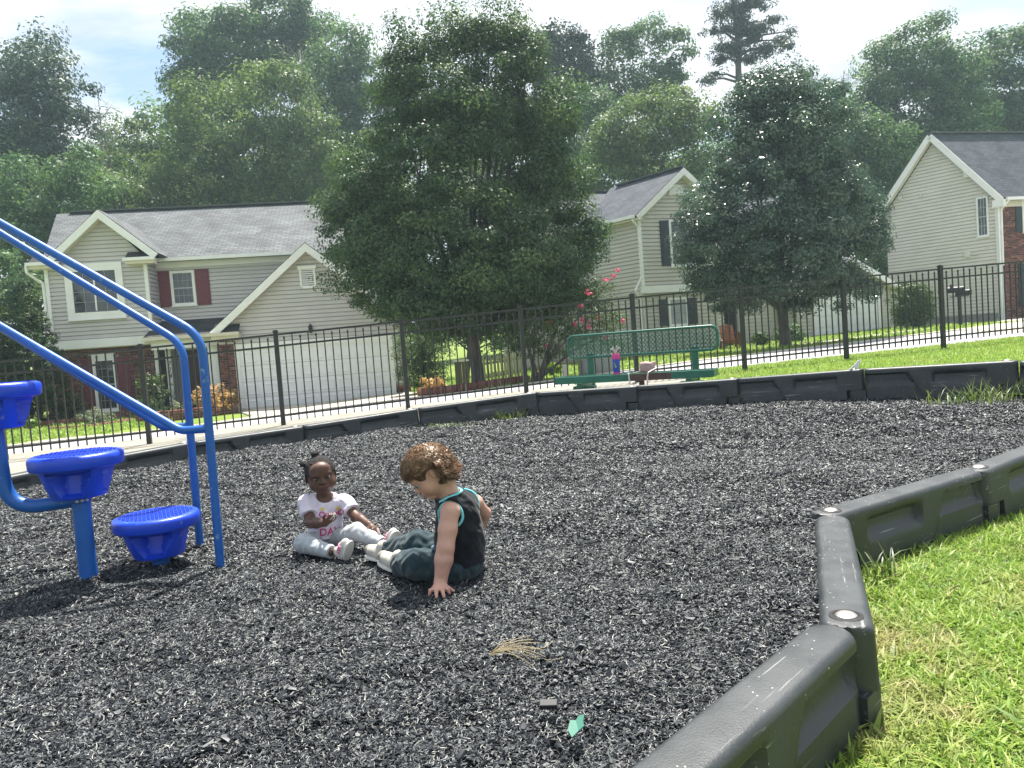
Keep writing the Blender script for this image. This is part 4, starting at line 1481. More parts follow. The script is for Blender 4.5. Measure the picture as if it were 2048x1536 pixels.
# entry: dark side wall, white posts with number, storm door, brown door
EW = MW + .15
ue0, ue1 = uq1 + .1, uz(440, 740, .35)[0]
MB().box(f1.p((ue0 + ue1) / 2 + .2, EW + .06, 1.35), (ue1 - ue0 + .6, .1, 2.7), f1.M).build("entry_wall", cream_m, h1)
shutter(h1, f1, uz(319, 740, LW + .3)[0], uz(333, 740, LW + .3)[0], .2, uz(326, 702, LW + .3)[1], mat("dark_green_panel", (.028, .038, .034), rough=.6), LW + .3)
un = uz(341, 750, LW + .15)[0]
MB().box(f1.p(un, LW + .15, 1.25), (.17, .14, 2.5), f1.M).build("porch_post", white_t, h1)
nz0 = uz(341, 742, LW + .15)[1]
text_mesh("7\n2\n4", .24, lambda x, y: f1.p(un + x, LW + .15, nz0 + .16 + y) + f1.N * .074, black_m, "house_number", h1, .85, .25)
d0, d1 = uz(344, 750, EW)[0], uz(372, 750, EW)[0]
MB().box(f1.p((d0 + d1) / 2, EW - .02, 1.12), (d1 - d0, .06, 2.2), f1.M).build("storm_door", mat("pale_storm_door", (.40, .42, .40), (.46, .48, .46), scale=4, rough=.4), h1)
d0, d1 = uz(371, 750, EW)[0], uz(421, 750, EW)[0]
dd = MB().box(f1.p((d0 + d1) / 2, EW - .03, 1.12), (d1 - d0, .08, 2.24), f1.M).build("front_door", door_b, h1)
for zz, hh in ((.55, .7), (1.55, .95)):
    for ss in (-.25, .25):
        MB().box(f1.p((d0 + d1) / 2 + ss * (d1 - d0), EW - .08, zz), ((d1 - d0) * .34, .03, hh), f1.M).build("panel", door_b, dd, bevel=.008)
MB().ball(f1.p(d0 + .09, EW - .11, 1.02), .035).build("handle", steel_m, dd, smooth=3)
MB().box(f1.p((d0 + d1) / 2, EW - .04, 2.32), (d1 - d0 + .3, .1, .16), f1.M).build("door_head", white_t, h1)
uc2 = uz(430, 740, .35)[0]
MB().box(f1.p(uc2 - .03, .45, 1.25), (.30, .16, 2.5), f1.M).build("porch_post", white_t, h1)
# porch roof
zpr = uz(370, 672, .2)[1]
slab(h1, "porch_roof", [f1.p(uB - .1, .15, zpr), f1.p(ue1 + .35, .15, zpr), f1.p(ue1 + .35, MW - .02, zpr + .62), f1.p(uB - .1, MW - .02, zpr + .62)], roof_d, .08)
bar(h1, "gutter", f1.p(uB - .1, .10, zpr - .03), f1.p(ue1 + .35, .10, zpr - .03), .11, .11, cream_m)
MB().box(f1.p((uB + ue1) / 2 + .1, .9, zpr - .12), (ue1 - uB + .3, 1.5, .05), f1.M).build("porch_ceiling", cream_m, h1)
MB().box(f1.p((uB + ue1) / 2 + .1, .36, zpr - .25), (ue1 - uB, .14, .26), f1.M).build("porch_beam", white_t, h1)
# garage front
gl, gr_ = uz(484, 760, G)[0], uz(781, 740, G)[0]
gz = uz(631, 690, G)[1]
gpk = uz(612, 484, G - .3)
glf = uz(418, 664, G - .3)
guc = (gl + gr_) / 2
gable_roof(h1, f1, guc, gpk[1], glf, (2 * guc - glf[0], glf[1]), G - .3, MW + .35, MW - .05, roof1, white_t, soffit=.28, rake=.24)
ghw = guc - glf[0]
sl_ = (gpk[1] - glf[1]) / ghw
pu0, pu1 = uz(441, 740, G)[0], gr_ + .62
zg1 = gz + .20
siding(h1, f1, [(pu0 + .45, zg1), (pu1, zg1), (guc + (gpk[1] - .14 - zg1) / sl_ * .98, zg1 + .02), (guc, gpk[1] - .14), (guc - (gpk[1] - .14 - zg1) / sl_ * .98, zg1 + .02)], sid1, G)
bricks(h1, f1, pu0, gl - .14, -.3, glf[1] + .05, G)
bricks(h1, f1, gr_ + .14, pu1, -.3, .62, G)
bx0 = MB().box(f1.p((gr_ + .14 + pu1) / 2, G + .01, (.62 + zg1) / 2), (pu1 - gr_ - .14, .05, zg1 - .62), f1.M).build("wall", sid1, h1)
MB().box(f1.p((pu0 + pu1) / 2, G + 3, 1.1), (pu1 - pu0 - .1, 5.6, 2.3), f1.M).build("garage_body", sid1, h1)
tr_ = MB()
tr_.box(f1.p((gl + gr_) / 2, G - .02, gz + .10), (gr_ - gl + .28, .09, .2), f1.M)
for uu in (gl - .07, gr_ + .07):
    tr_.box(f1.p(uu, G - .02, gz / 2), (.14, .09, gz), f1.M)
tr_.build("garage_trim", white_t, h1)
gd = MB().box(f1.p((gl + gr_) / 2, G - .005, gz / 2), (gr_ - gl, .012, gz), f1.M).build("garage_door", gar_m, h1)
NC, NR = 8, 4
for i in range(NC):
    for j in range(NR):
        cu_, cz_ = gl + (gr_ - gl) * (i + .5) / NC, gz * (j + .5) / NR
        cw, ch = (gr_ - gl) / NC, gz / NR
        pm = MB()
        V = [(-.42, -.36, 0), (.42, -.36, 0), (.42, .36, 0), (-.42, .36, 0), (-.36, -.27, .02), (.36, -.27, .02), (.36, .27, .02), (-.36, .27, .02), (-.30, -.2, .006), (.30, -.2, .006), (.30, .2, .006), (-.30, .2, .006)]
        pm.add([f1.p(cu_ + x * cw, G - .011, cz_ + y * ch) + f1.N * z for x, y, z in V], [(0, 1, 5, 4), (1, 2, 6, 5), (2, 3, 7, 6), (3, 0, 4, 7), (4, 5, 9, 8), (5, 6, 10, 9), (6, 7, 11, 10), (7, 4, 8, 11), (8, 9, 10, 11)])
        pm.build("panel", gar_m, gd, recalc=False)
for j in range(1, NR):
    MB().box(f1.p((gl + gr_) / 2, G - .012, gz * j / NR), (gr_ - gl, .006, .012), f1.M).build("section_joint", mat("joint_grey", (.35, .36, .37), rough=.6) if j == 1 else bpy.data.materials["joint_grey"], gd)
z_ = glf[1] - .02                                                     # return on the brick pier
slab(h1, "return_roof", [f1.p(pu0 - .05, G - .36, z_ - .06), f1.p(pu0 + .72, G - .36, z_ - .06), f1.p(pu0 + .72, G + .02, z_ + .26), f1.p(pu0 - .05, G + .02, z_ + .26)], roof_d, .04)
MB().box(f1.p(pu0 + .3, G - .16, z_ - .17), (.84, .36, .16), f1.M).build("return_box", cream_m, h1)
bar(h1, "gutter", f1.p(pu0 - .25, G - .38, z_ - .08), f1.p(pu0 + .75, G - .38, z_ - .08), .10, .10, cream_m)
va, vb = uz(600, 560, G)[0], uz(632, 560, G)[0]
vz0, vz1 = uz(615, 577, G)[1], uz(615, 533, G)[1]
vt = MB()
vt.box(f1.p((va + vb) / 2, G - .04, vz1 - .03), (vb - va + .08, .10, .10), f1.M)
for uu in (va + .03, vb - .03):
    vt.box(f1.p(uu, G - .04, (vz0 + vz1) / 2 - .04), (.06, .06, vz1 - vz0 - .08), f1.M)
vt.box(f1.p((va + vb) / 2, G - .04, vz0 + .03), (vb - va, .06, .06), f1.M)
vent = vt.build("gable_vent", white_t, h1)
MB().box(f1.p((va + vb) / 2, G - .022, (vz0 + vz1) / 2), (vb - va - .1, .006, vz1 - vz0 - .1), f1.M).build("shade_backing", shade_m, vent)  # dark sheet on the siding paints in the shade between the slats
for k in range(9):
    zz = vz0 + .08 + (vz1 - vz0 - .18) * k / 8
    MB().box(f1.p((va + vb) / 2, G - .045, zz), (vb - va - .12, .012, .062), f1.M @ np.array(Matrix.Rotation(-.7, 3, "X"))).build("slat", white_t, vent)
lu, lz = uz(622, 657, G)
lm = MB().box(f1.p(lu, G - .05, lz), (.06, .08, .06), f1.M).lathe([(.02, -.16), (.055, -.14), (.075, .06), (.03, .12), (.01, .16)], 8, f1.p(lu, G - .14, lz))
lm.build("wall_lantern", black_m, h1)
# the driveway of this house
dA = [f1.p(gl - .25, -.05, 0)[:2], (-6.9, fr(-6.9) + 5), (-7.3, fr(-7.3) + .45)]
dB = [f1.p(gr_ + .5, -.05, 0)[:2], (-2.0, fr(-2.) + 3), (-.7, fr(-.7) + .45)]
sheet("driveway", dA, dB, .045, drive_m, 40, 10)

# ---------------- tan house behind the two street trees
O2 = at(1291, 690, 29.0)
O2[2] = .02
f2 = Frame(O2, R(20), R(128))
h2 = thing("house", "tan two storey house with front gable, half hidden behind the round tree", "house", O2)
ez = f2.uz(1284, 432)[1]
pk = f2.uz(1366, 334, -.3)
zbnd = f2.uz(1300, 572)[1]
hw = pk[0]
W2 = 2 * hw
for (uu, zz) in ((0, 0),):
    siding(h2, f2, [(0, zbnd), (W2, zbnd), (W2, ez), (hw, pk[1] - .14), (0, ez)], sid2, 0)
    siding(h2, f2, [(0.02, -.5), (W2, -.5), (W2, zbnd - .3), (0.02, zbnd - .3)], sid2, .12)
MB().box(f2.p(W2 / 2, .0, zbnd - .14), (W2 + .06, .18, .28), f2.M).build("band_board", white_t, h2)
MB().box(f2.p(.04, -.02, (zbnd + ez) / 2), (.13, .07, ez - zbnd), f2.M).build("corner_board", white_t, h2)
MB().box(f2.p(.06, .09, zbnd / 2 - .2), (.13, .07, zbnd), f2.M).build("corner_board", white_t, h2)
gable_roof(h2, f2, hw, pk[1], (-.35, ez - .02), (W2 + .35, ez - .02), -.32, 3.6, 2.6, roof2, white_t, soffit=.3, rake=.24)
bar(h2, "ridge_cap", f2.p(hw, -.3, pk[1] + .03), f2.p(hw, 3.2, pk[1] + .03), .28, .05, ridge_m)
s2 = Frame(f2.p(0, 0, 0), math.atan2(f2.B[1], f2.B[0]))
DEP = 9.0
rz = ez + 2.1
siding(h2, s2, [(0, -.4), (DEP, -.4), (DEP, ez - .05), ((2.6 + DEP) / 2, rz - .15), (2.6, ez - .05), (0, ez - .05)], sid2, 0, out=-1)
bar(h2, "gutter", f2.p(-.40, -.3, ez - .06), f2.p(-.40, 2.5, ez - .06), .11, .11, white_t)
MB().box(f2.p(-.18, 1.1, ez - .16), (.36, 2.8, .05), np.stack([f2.A, f2.B, Z3], 1)).build("soffit", cream_m, h2)
dsp = MB().tube(bend([f2.p(-.38, -.2, ez - .1), f2.p(-.38, -.2, ez - .22), f2.p(-.03, -.05, ez - .42), f2.p(-.03, -.05, zbnd + .35), f2.p(-.38, -.1, zbnd - .15), f2.p(-.06, .05, zbnd - .5), f2.p(-.06, .05, 0)], .05, 4), .042, 8)
dsp.build("downspout", white_t, h2, smooth=1.0)
vm_ = (2.6 + DEP) / 2
slab(h2, "roof_slope", [f2.p(-.35, 2.35, ez - .1), f2.p(12.2, 2.35, ez - .1), f2.p(12.2, vm_, rz), f2.p(-.35, vm_, rz)], roof2)
slab(h2, "roof_slope", [f2.p(12.2, DEP + .3, ez - .1), f2.p(-.35, DEP + .3, ez - .1), f2.p(-.35, vm_, rz), f2.p(12.2, vm_, rz)], roof2)
bar(h2, "ridge_cap", f2.p(-.35, vm_, rz + .03), f2.p(12.2, vm_, rz + .03), .28, .05, ridge_m)
bar(h2, "rake_board", f2.p(-.36, 2.3, ez - .2), f2.p(-.36, vm_, rz - .12), .05, .2, white_t)
vpp = f2.p(f2.uz(1243, 345, vm_ + .3)[0], vm_ + .3, rz - .2)
MB().lathe([(.07, 0), (.07, .45), (.13, .45), (.13, .55), (.09, .58), (.09, .64), (.02, .68)], 12, vpp).build("vent_pipe", steel_m, h2, smooth=.7)
skew_box(h2, "wall", f2, .15, 11.8, 2.7, DEP - .05, -.5, ez - .1, sid2)
skew_box(h2, "wall", f2, .15, W2 - .05, .25, 2.7, -.5, ez - .1, sid2)
wv = f2.uz(1353, 385)
nseg = 14
arc = [(wv[0] + .38 * math.cos(a), wv[1] - .12 + .42 * math.sin(a)) for a in np.linspace(0, math.pi, nseg)]
va_ = MB().prism([f2.p(u, 0, z) + f2.N * .02 for u, z in arc], f2.N * .04).build("gable_vent", white_t, h2)
for k in range(5):
    zz = wv[1] - .08 + .07 * k
    hw_ = .33 * math.sqrt(max(.05, 1 - (.07 * k / .42 + .1) ** 2))
    MB().box(f2.p(wv[0], 0, zz) + f2.N * .066, (2 * hw_, .014, .04), f2.M @ np.array(Matrix.Rotation(-.6, 3, "X"))).build("slat", white_t, va_)
q0, q1 = f2.uz(1339, 480)[0], f2.uz(1383, 480)[0]
zt, zb = f2.uz(1345, 441)[1], f2.uz(1345, 529)[1]
window(h2, f2, q0 + .07, q0 + 1.0, zb, zt - .06, 3, 4, glass_m, 0)
shutter(h2, f2, f2.uz(1320, 480)[0], q0 - .03, zb - .05, zt, navy, 0)
shutter(h2, f2, q0 + 1.1, q0 + 1.5, zb - .05, zt, navy, 0)
q0, q1 = f2.uz(1337, 625, .12)[0], f2.uz(1374, 625, .12)[0]
zt, zb = f2.uz(1350, 600, .12)[1], f2.uz(1350, 648, .12)[1]
window(h2, f2, q0 + .07, q1 - .07, zb, zt, 1, 2, glass_light, .12)
shutter(h2, f2, f2.uz(1318, 625, .12)[0], q0 - .04, zb - .05, zt + .05, navy, .12)
shutter(h2, f2, q1 + .04, f2.uz(1394, 625, .12)[0], zb - .05, zt + .05, navy, .12)
# porch recess and garage wing
a0, a1 = f2.uz(1440, 640, .12)[0], f2.uz(1478, 640, .12)[0]
g0, g1 = f2.uz(1629, 640, -.6)[0], f2.uz(1755, 640, -.6)[0]
e1 = f2.uz(1786, 640, -.6)[0]
siding(h2, f2, [(W2, -.6), (g0 - .9, -.6), (g0 - .9, 2.6), (W2, 2.6)], sid2, .35)
siding(h2, f2, [(W2 - .2, 2.6), (e1 - .5, 2.6), (e1 - .5, ez - .05), (W2 - .2, ez - .05)], sid2, 2.55)
MB().box(f2.p((a0 + a1) / 2, .3, 1.1), (a1 - a0, .08, 2.4), f2.M).build("entry_shade_panel", shade_m, h2)  # near-black panel on the siding, shade of the entry recess painted in
for uu in (a0, a1 + .1):
    MB().box(f2.p(uu, .2, 1.2), (.16, .16, 2.6), f2.M).build("porch_post", white_t, h2)
zg = f2.uz(1690, 600, -.6)[1] + .25
zb_ = f2.uz(1690, 677, -.6)[1]
siding(h2, f2, [(g0 - .9, -.6), (g0 - .12, -.6), (g0 - .12, zg + .3), (g0 - .9, zg + .3)], sid2, -.6)
siding(h2, f2, [(g1 + .12, -.3), (e1, -.3), (e1, zg + .3), (g1 + .12, zg + .3)], sid2, -.6)
MB().box(f2.p(e1 - .04, -.64, zg / 2 + .1), (.12, .08, zg + .5), f2.M).build("corner_board", white_t, h2)
gd = MB().box(f2.p((g0 + g1) / 2, -.6, (zb_ + zg) / 2), (g1 - g0, .05, zg - zb_), f2.M).build("garage_door", gar_m, h2)
for i in range(6):
    for j in range(4):
        cu_, cz_ = g0 + (g1 - g0) * (i + .5) / 6, zb_ + (zg - zb_) * (j + .5) / 4
        MB().box(f2.p(cu_, -.6, cz_) + f2.N * .032, ((g1 - g0) / 6 * .82, .016, (zg - zb_) / 4 * .72), f2.M).build("panel", gar_m, gd, bevel=.01)
t_ = MB()
for uu in (g0 - .06, g1 + .06):
    t_.box(f2.p(uu, -.63, (zb_ + zg) / 2), (.12, .10, zg - zb_), f2.M)
t_.box(f2.p((g0 + g1) / 2, -.63, zg + .08), (g1 - g0 + .24, .10, .16), f2.M)
t_.build("garage_trim", white_t, h2)
gpk2 = zg + 1.55
gcu = (g0 - .9 + e1) / 2
ghw2 = (e1 - g0 + .9) / 2
siding(h2, f2, [(g0 - .9, zg + .3), (e1, zg + .3), (gcu, gpk2 - .25)], sid2, -.6)
gable_roof(h2, f2, gcu, gpk2, (gcu - ghw2 - .32, zg + .12), (gcu + ghw2 + .32, zg + .12), -.95, 2.5, 2.5, roof2, white_t, soffit=.34, rake=.26)
skew_box(h2, "garage_body", f2, g0 - .8, e1 - .1, -.4, 2.6, -.4, zg, sid2)

# ---------------- beige house with brick front, up the street
O3 = at(2006, 642, 32.0)
f3g = Frame(O3, R(180 - 43 - 0))                                      # side gable runs back from the corner
h3 = thing("house", "beige house whose plain gable wall meets a red brick front", "house", O3)
ez3 = .9 + (619 - 383) * 32 / FPX - O3[2]
GA = np.array([-math.sin(R(38)), math.cos(R(38)), 0])
FB3 = np.array([math.sin(R(76)), math.cos(R(76)), 0])
g3 = Frame(O3, math.atan2(GA[1], GA[0]), math.atan2(FB3[1], FB3[0]))
# work out the wall length from where its far edge is seen
r = ray(1771, 420)
den_ = GA[0] * r[1] - GA[1] * r[0]
L3 = float((-(O3[0]) * r[1] + O3[1] * r[0]) / den_)
pk3u = L3 * .5
q = g3.o + GA * pk3u
pk3z = float(.9 + (ray(1861, 268)[2] / ray(1861, 268)[1]) * q[1] - O3[2])
outn = -1
siding(h3, g3, [(0, .35), (L3, .35), (L3, ez3), (pk3u, pk3z - .15), (0, ez3)], sid3, 0, out=outn)
MB().box(g3.p(L3 / 2, .0, -.1), (L3, .1, .9), np.stack([g3.A, np.cross(Z3, g3.A), Z3], 1)).build("foundation", mat("grey_foundation", (.20, .20, .20), (.26, .26, .25), scale=5, rough=.9), h3)
ON = -g3.N
LF = 14.0
OV = .32
dirf = FB3
e0_, e1_ = -.35, L3 + .35
rk = (pk3z - ez3) / pk3u
zlow = ez3 - .35 * rk * .8
front = [g3.p(e0_, -OV, zlow), g3.p(e0_, LF, zlow), g3.p(pk3u, LF, pk3z), g3.p(pk3u, -OV, pk3z)]
slab(h3, "roof_slope", front, roof2, .12)
slab(h3, "roof_slope", [g3.p(e1_, LF, zlow), g3.p(e1_, -OV, zlow), g3.p(pk3u, -OV, pk3z), g3.p(pk3u, LF, pk3z)], roof2, .12)
bar(h3, "ridge_cap", g3.p(pk3u, -OV, pk3z + .03), g3.p(pk3u, LF, pk3z + .03), .28, .06, ridge_m)
for (a, b) in ((g3.p(e0_, -OV - .02, zlow - .12), g3.p(pk3u, -OV - .02, pk3z - .12)), (g3.p(e1_, -OV - .02, zlow - .12), g3.p(pk3u, -OV - .02, pk3z - .12))):
    bar(h3, "rake_board", a, b, .05, .24, white_t)
    bar(h3, "soffit", a + dirf * .17 - Z3 * .1, b + dirf * .17 - Z3 * .1, .30, .03, cream_m)
MB().box(g3.p(e0_ + .18, -OV + .12, zlow - .22), (.42, .30, .30), np.stack([g3.A, np.cross(Z3, g3.A), Z3], 1)).build("return_box", white_t, h3)
ff = Frame(O3, math.atan2(FB3[1], FB3[0]))                            # brick front
bricks(h3, ff, .12, 7.0, -.1, zlow - .15, 0.0)
MB().box(ff.p(.0, .02, (zlow - .1) / 2), (.20, .16, zlow - .1), ff.M).build("corner_board", white_t, h3)
bar(h3, "gutter", g3.p(e0_ - .05, -.1, zlow - .06), g3.p(e0_ - .05, LF, zlow - .06), .12, .12, white_t)
bar(h3, "frieze_board", ff.p(.15, -.04, zlow - .22), ff.p(8, -.04, zlow - .22), .05, .26, cream_m)
MB().tube(bend([g3.p(e0_ - .03, .05, zlow - .1), g3.p(-.1, .0, zlow - .45), g3.p(-.1, -.03, 0.1)], .05, 4), .045, 8).build("downspout", white_t, h3, smooth=1.0)
skew_box(h3, "wall", g3, .1, L3 - .1, .1, 10, -.3, zlow - .3, sid3)
sa, sb = ff.uz(2029, 425)[0], ff.uz(2042, 425)[0]
zt, zb = ff.uz(2035, 388)[1], ff.uz(2038, 464)[1]
shutter(h3, ff, sa, sb, zb, zt, navy, 0)
window(h3, ff, sb + .1, sb + 1.0, zb + .05, zt - .08, 2, 4, glass_m, 0)
za, zb = ff.uz(2034, 528)[1], ff.uz(2036, 615)[1]
shutter(h3, ff, sa + .05, sb + .1, zb, za, navy, 0)
def gu(px, py):
    return g3.uz(px, py)
a, b = gu(1978, 435)[0], gu(1954, 435)[0]
zt, zb = gu(1965, 397)[1], gu(1967, 470)[1]
window(h3, g3, a + .07, b - .07, zb, zt, 3, 4, glass_m, 0, casing=.07, out=-1, muntin=.022)
for (px, py, w_, h_) in ((1934, 348, .22, .26), (1801, 396, .14, .18), (1936, 509, .2, .26), (1842, 392, .1, .1), (1952, 508, .14, .08)):
    u_, z_ = gu(px, py)
    MB().box(g3.p(u_, 0, z_) + ON * .06, (w_, .09, h_), np.stack([g3.A, np.cross(Z3, g3.A), Z3], 1)).build("wall_vent", sid3 if px != 1934 else white_t, h3, bevel=.01)
# its driveway
p1_, p2_ = hit_ground(1925, 668)[:2], hit_ground(2060, 690)[:2]
sheet("driveway", [hit_ground(1918, 664)[:2], ff.p(-.2, -.6, 0)[:2]], [hit_ground(2110, 668)[:2], ff.p(8, -.6, 0)[:2]], .05, drive_m, 20, 10)

# ------------------------------------------------------------------ trees and plants
bark_m = mat("grey_brown_bark", (.060, .050, .042), (.13, .115, .10), scale=7, rough=.9, bump=.9, bscale=22, stretch=(1, 1, .22))
dead_m = mat("dead_wood", (.22, .20, .18), (.32, .30, .27), scale=9, rough=.9)
LM = {
    "pear": leaf_mat("pear_leaf", (.034, .080, .034), (.130, .195, .072), .42, .48, .3),
    "silver": leaf_mat("glossy_leaf", (.034, .076, .050), (.120, .178, .112), .34, .32, .6),
    "oak": leaf_mat("oak_leaf", (.048, .106, .044), (.145, .225, .090), .46, .5, .25),
    "light": leaf_mat("light_leaf", (.064, .118, .036), (.175, .245, .080), .46, .5, .25),
    "blue": leaf_mat("dark_glossy_leaf", (.032, .064, .046), (.100, .150, .094), .32, .44, .4),
    "pine": leaf_mat("pine_needle", (.020, .042, .022), (.050, .082, .042), .15, .5, .4),
    "thuja": leaf_mat("evergreen_spray", (.016, .042, .012), (.060, .105, .022), .2, .55, .3),
    "gold": leaf_mat("golden_leaf", (.34, .21, .075), (.64, .47, .21), .35, .5, .4),
    "lime": leaf_mat("lime_leaf", (.10, .19, .02), (.30, .42, .06), .4, .5, .4),
    "shrub": leaf_mat("shrub_leaf", (.030, .070, .016), (.11, .17, .035), .35, .45, .4),
    "grey": leaf_mat("grey_green_leaf", (.10, .14, .08), (.25, .28, .17), .35, .5, .4),
}
petal_m = leaf_mat("pink_petal", (.50, .07, .13), (.74, .24, .30), .3, .5, .3)


def leaf_quads(P, Nrm, size, aspect=.55, fold=.18, jit=.35):
    n = len(P)
    Nrm = Nrm + rng.normal(0, jit, (n, 3))
    Nrm /= np.linalg.norm(Nrm, axis=1, keepdims=True) + 1e-9
    r_ = rng.normal(0, 1, (n, 3))
    r_[:, 2] -= .55                                                   # tips hang
    a = r_ - Nrm * (r_ * Nrm).sum(1, keepdims=True)
    a /= np.linalg.norm(a, axis=1, keepdims=True) + 1e-9
    b = np.cross(Nrm, a)
    s = (size * rng.uniform(.6, 1.35, n))[:, None]
    f = Nrm * s * fold
    V = np.stack([P - a * s * .5, P + b * s * aspect * .5 + f, P + a * s * .5, P - b * s * aspect * .5 + f], 1).reshape(-1, 3)
    return V, np.arange(4 * n).reshape(n, 4)


def crown_points(lobes, n, clump_r, k_per, up=.35, shell=.72, inner=.12):
    """lobes: (centre, (rx,ry,rz)); leaves gather in clumps near each lobe's surface"""
    W = np.array([(r[0] * r[1] + r[1] * r[2] + r[0] * r[2]) for _, r in lobes])
    W = W / W.sum()
    PP, NN, TT = [], [], []
    for (c, r), w_ in zip(lobes, W):
        c, r = np.asarray(c, float), np.asarray(r, float)
        nl = int(n * w_)
        K = max(6, int(nl / k_per))
        d = rng.normal(0, 1, (K, 3))
        d /= np.linalg.norm(d, axis=1, keepdims=True)
        rad = np.where(rng.random(K) < inner, rng.uniform(min(.3, shell * .8), shell, K), rng.uniform(shell, 1.06, K))
        cc = c + d * r * rad[:, None]
        i = rng.integers(0, K, nl)
        q = rng.normal(0, 1, (nl, 3))
        q /= np.linalg.norm(q, axis=1, keepdims=True)
        q *= (rng.random(nl) ** .45)[:, None]
        cr = clump_r * rng.uniform(.6, 1.35, K)
        P = cc[i] + q * cr[i][:, None] * np.array([1, 1, .62])
        Nn = d[i] * .35 + q * 1.0 + np.array([0, 0, up])
        PP.append(P)
        NN.append(Nn)
        ct = rng.normal(0, .24, K)
        TT.append(np.clip(.42 + ct[i] + rng.normal(0, .2, nl), 0, 1))
    return np.concatenate(PP), np.concatenate(NN), np.concatenate(TT)


def crown_mesh(name, lobes, n, size, m, clump_r=.5, k_per=40, org=(0, 0, 0), aspect=.55, **kw):
    P, Nn, T = crown_points(lobes, n, clump_r, k_per, **kw)
    V, F = leaf_quads(P - np.asarray(org), Nn, size, aspect)
    return raw_mesh(name, V, F, m, T)


def limbs(mb, base, r0, fork, lobes, n=10, wob=.12):
    """trunk from base to the fork, then a limb into every lobe"""
    base, fork = np.asarray(base, float), np.asarray(fork, float)
    pts = [base + (fork - base) * s + np.array([wob * r0 * math.sin(3 * s), wob * r0 * math.cos(2.3 * s), 0]) for s in np.linspace(0, 1, 6)]
    mb.tube(pts, [r0 * k for k in (1.35, 1.05, .98, .94, .92, .9)], n)
    for c, r in lobes:
        c = np.asarray(c, float)
        s0 = rng.uniform(.72, 1.0)
        st = base + (fork - base) * s0
        mid = st * .5 + c * .5 + np.array([0, 0, -.10 * np.linalg.norm(c - st)])
        e = c + np.array([0, 0, r[2] * .5])
        q = [(1 - s) ** 2 * st + 2 * s * (1 - s) * mid + s * s * e for s in np.linspace(0, 1, 7)]
        mb.tube(q, [r0 * k for k in (.55, .42, .34, .26, .19, .12, .05)], 6)
        for _ in range(4):
            s = rng.uniform(.35, .9)
            p0 = (1 - s) ** 2 * st + 2 * s * (1 - s) * mid + s * s * e
            dd = rng.normal(0, 1, 3)
            dd[2] = abs(dd[2]) * .6
            p1 = p0 + dd / np.linalg.norm(dd) * np.array(r) * .75
            mb.tube([p0, (p0 + p1) / 2 + np.array([0, 0, .1 * r[2]]), p1], [r0 * .16, r0 * .10, r0 * .03], 4)


def px_lobe(px, py, d, rx, ry, dd=0.0, ky=.8):
    """lobe seen at a pixel with radii given in pixels"""
    c = at(px, py, d + dd)
    k = (d + dd) / FPX
    return (c, (rx * k, rx * k * ky, ry * k))


def make_tree(name, label, m, d, base_px, lobes, n, size, clump_r, trunk_r=.16, fork=None, group=None, cat="tree", k_per=40, aspect=.55, **kw):
    L = [px_lobe(l[0], l[1], d, l[2], l[3], *(l[4:5])) for l in lobes]
    if isinstance(base_px, tuple) and len(base_px) == 2:
        b = at(base_px[0], base_px[1], d)
    else:
        b = np.asarray(base_px, float)
    b[2] = float(E(b[0], b[1])) - .05
    o = thing(name, label, cat, b, group)
    cen = np.mean([c for c, _ in L], axis=0)
    if fork is None:
        fork = np.array([b[0] * .6 + cen[0] * .4, b[1] * .6 + cen[1] * .4, b[2] + (cen[2] - b[2]) * .55])
    mb = MB()
    limbs(mb, b, trunk_r, fork, L)
    mb.build("trunk", bark_m, o, smooth=3, recalc=False)
    link("crown", crown_mesh("crown", L, n, size, m, clump_r, k_per, b, aspect, **kw), o)
    return o


# ---- the two street trees in front of the houses
T1 = [(760, 470, 105, 110), (860, 330, 110, 120, -.6), (985, 300, 120, 120), (1090, 430, 95, 120), (930, 470, 140, 130, -1.4), (740, 360, 70, 90, .6), (880, 170, 85, 95, .3), (1000, 140, 75, 100), (940, 210, 90, 90, -.6), (1070, 270, 75, 85, .4),
      (830, 95, 34, 55, .2), (905, 80, 40, 60), (1000, 55, 30, 50, .3), (1040, 110, 34, 60), (955, 95, 38, 60), (700, 545, 52, 55, -.3), (790, 575, 75, 55, -1), (930, 590, 110, 50, -1.0), (1075, 570, 95, 60, -.3), (1150, 545, 45, 50), (1130, 350, 50, 70, .5), (800, 250, 65, 80, .5), (850, 540, 90, 70, -1.7), (960, 520, 90, 70, -2.2), (1050, 500, 80, 80, -1.6), (770, 500, 70, 80, -1.2), (1000, 590, 70, 45, -1.8), (860, 590, 80, 45, -1.6), (700, 440, 55, 70, .2), (1150, 460, 50, 70, .2), (802, 62, 17, 42), (868, 58, 15, 38, .3), (983, 34, 15, 38), (1024, 32, 13, 34, .3), (935, 62, 16, 42), (1060, 80, 18, 40), (905, 40, 13, 34), (850, 622, 80, 34, -.6), (940, 634, 80, 32, -1.0), (1040, 628, 70, 34, -.6), (1110, 606, 55, 40, -.3), (1000, 655, 45, 24, .4), (885, 655, 50, 26, .4), (760, 606, 60, 34, -.3), (820, 140, 45, 60), (1060, 150, 50, 60), (790, 205, 55, 65), (1110, 240, 55, 75), (720, 400, 60, 80), (1170, 500, 40, 60)]
b1 = hit_ground(957, 765)
b1 = at(957, 765, 19.8)
o = make_tree("pear_tree", "huge dark round tree with a thick forked trunk in the brick edged bed", LM["pear"], 20.0, (b1[0], b1[1], 0), T1, 215000, .086, .50, .17, at(940, 640, 19.8), "street trees before the houses", k_per=250)
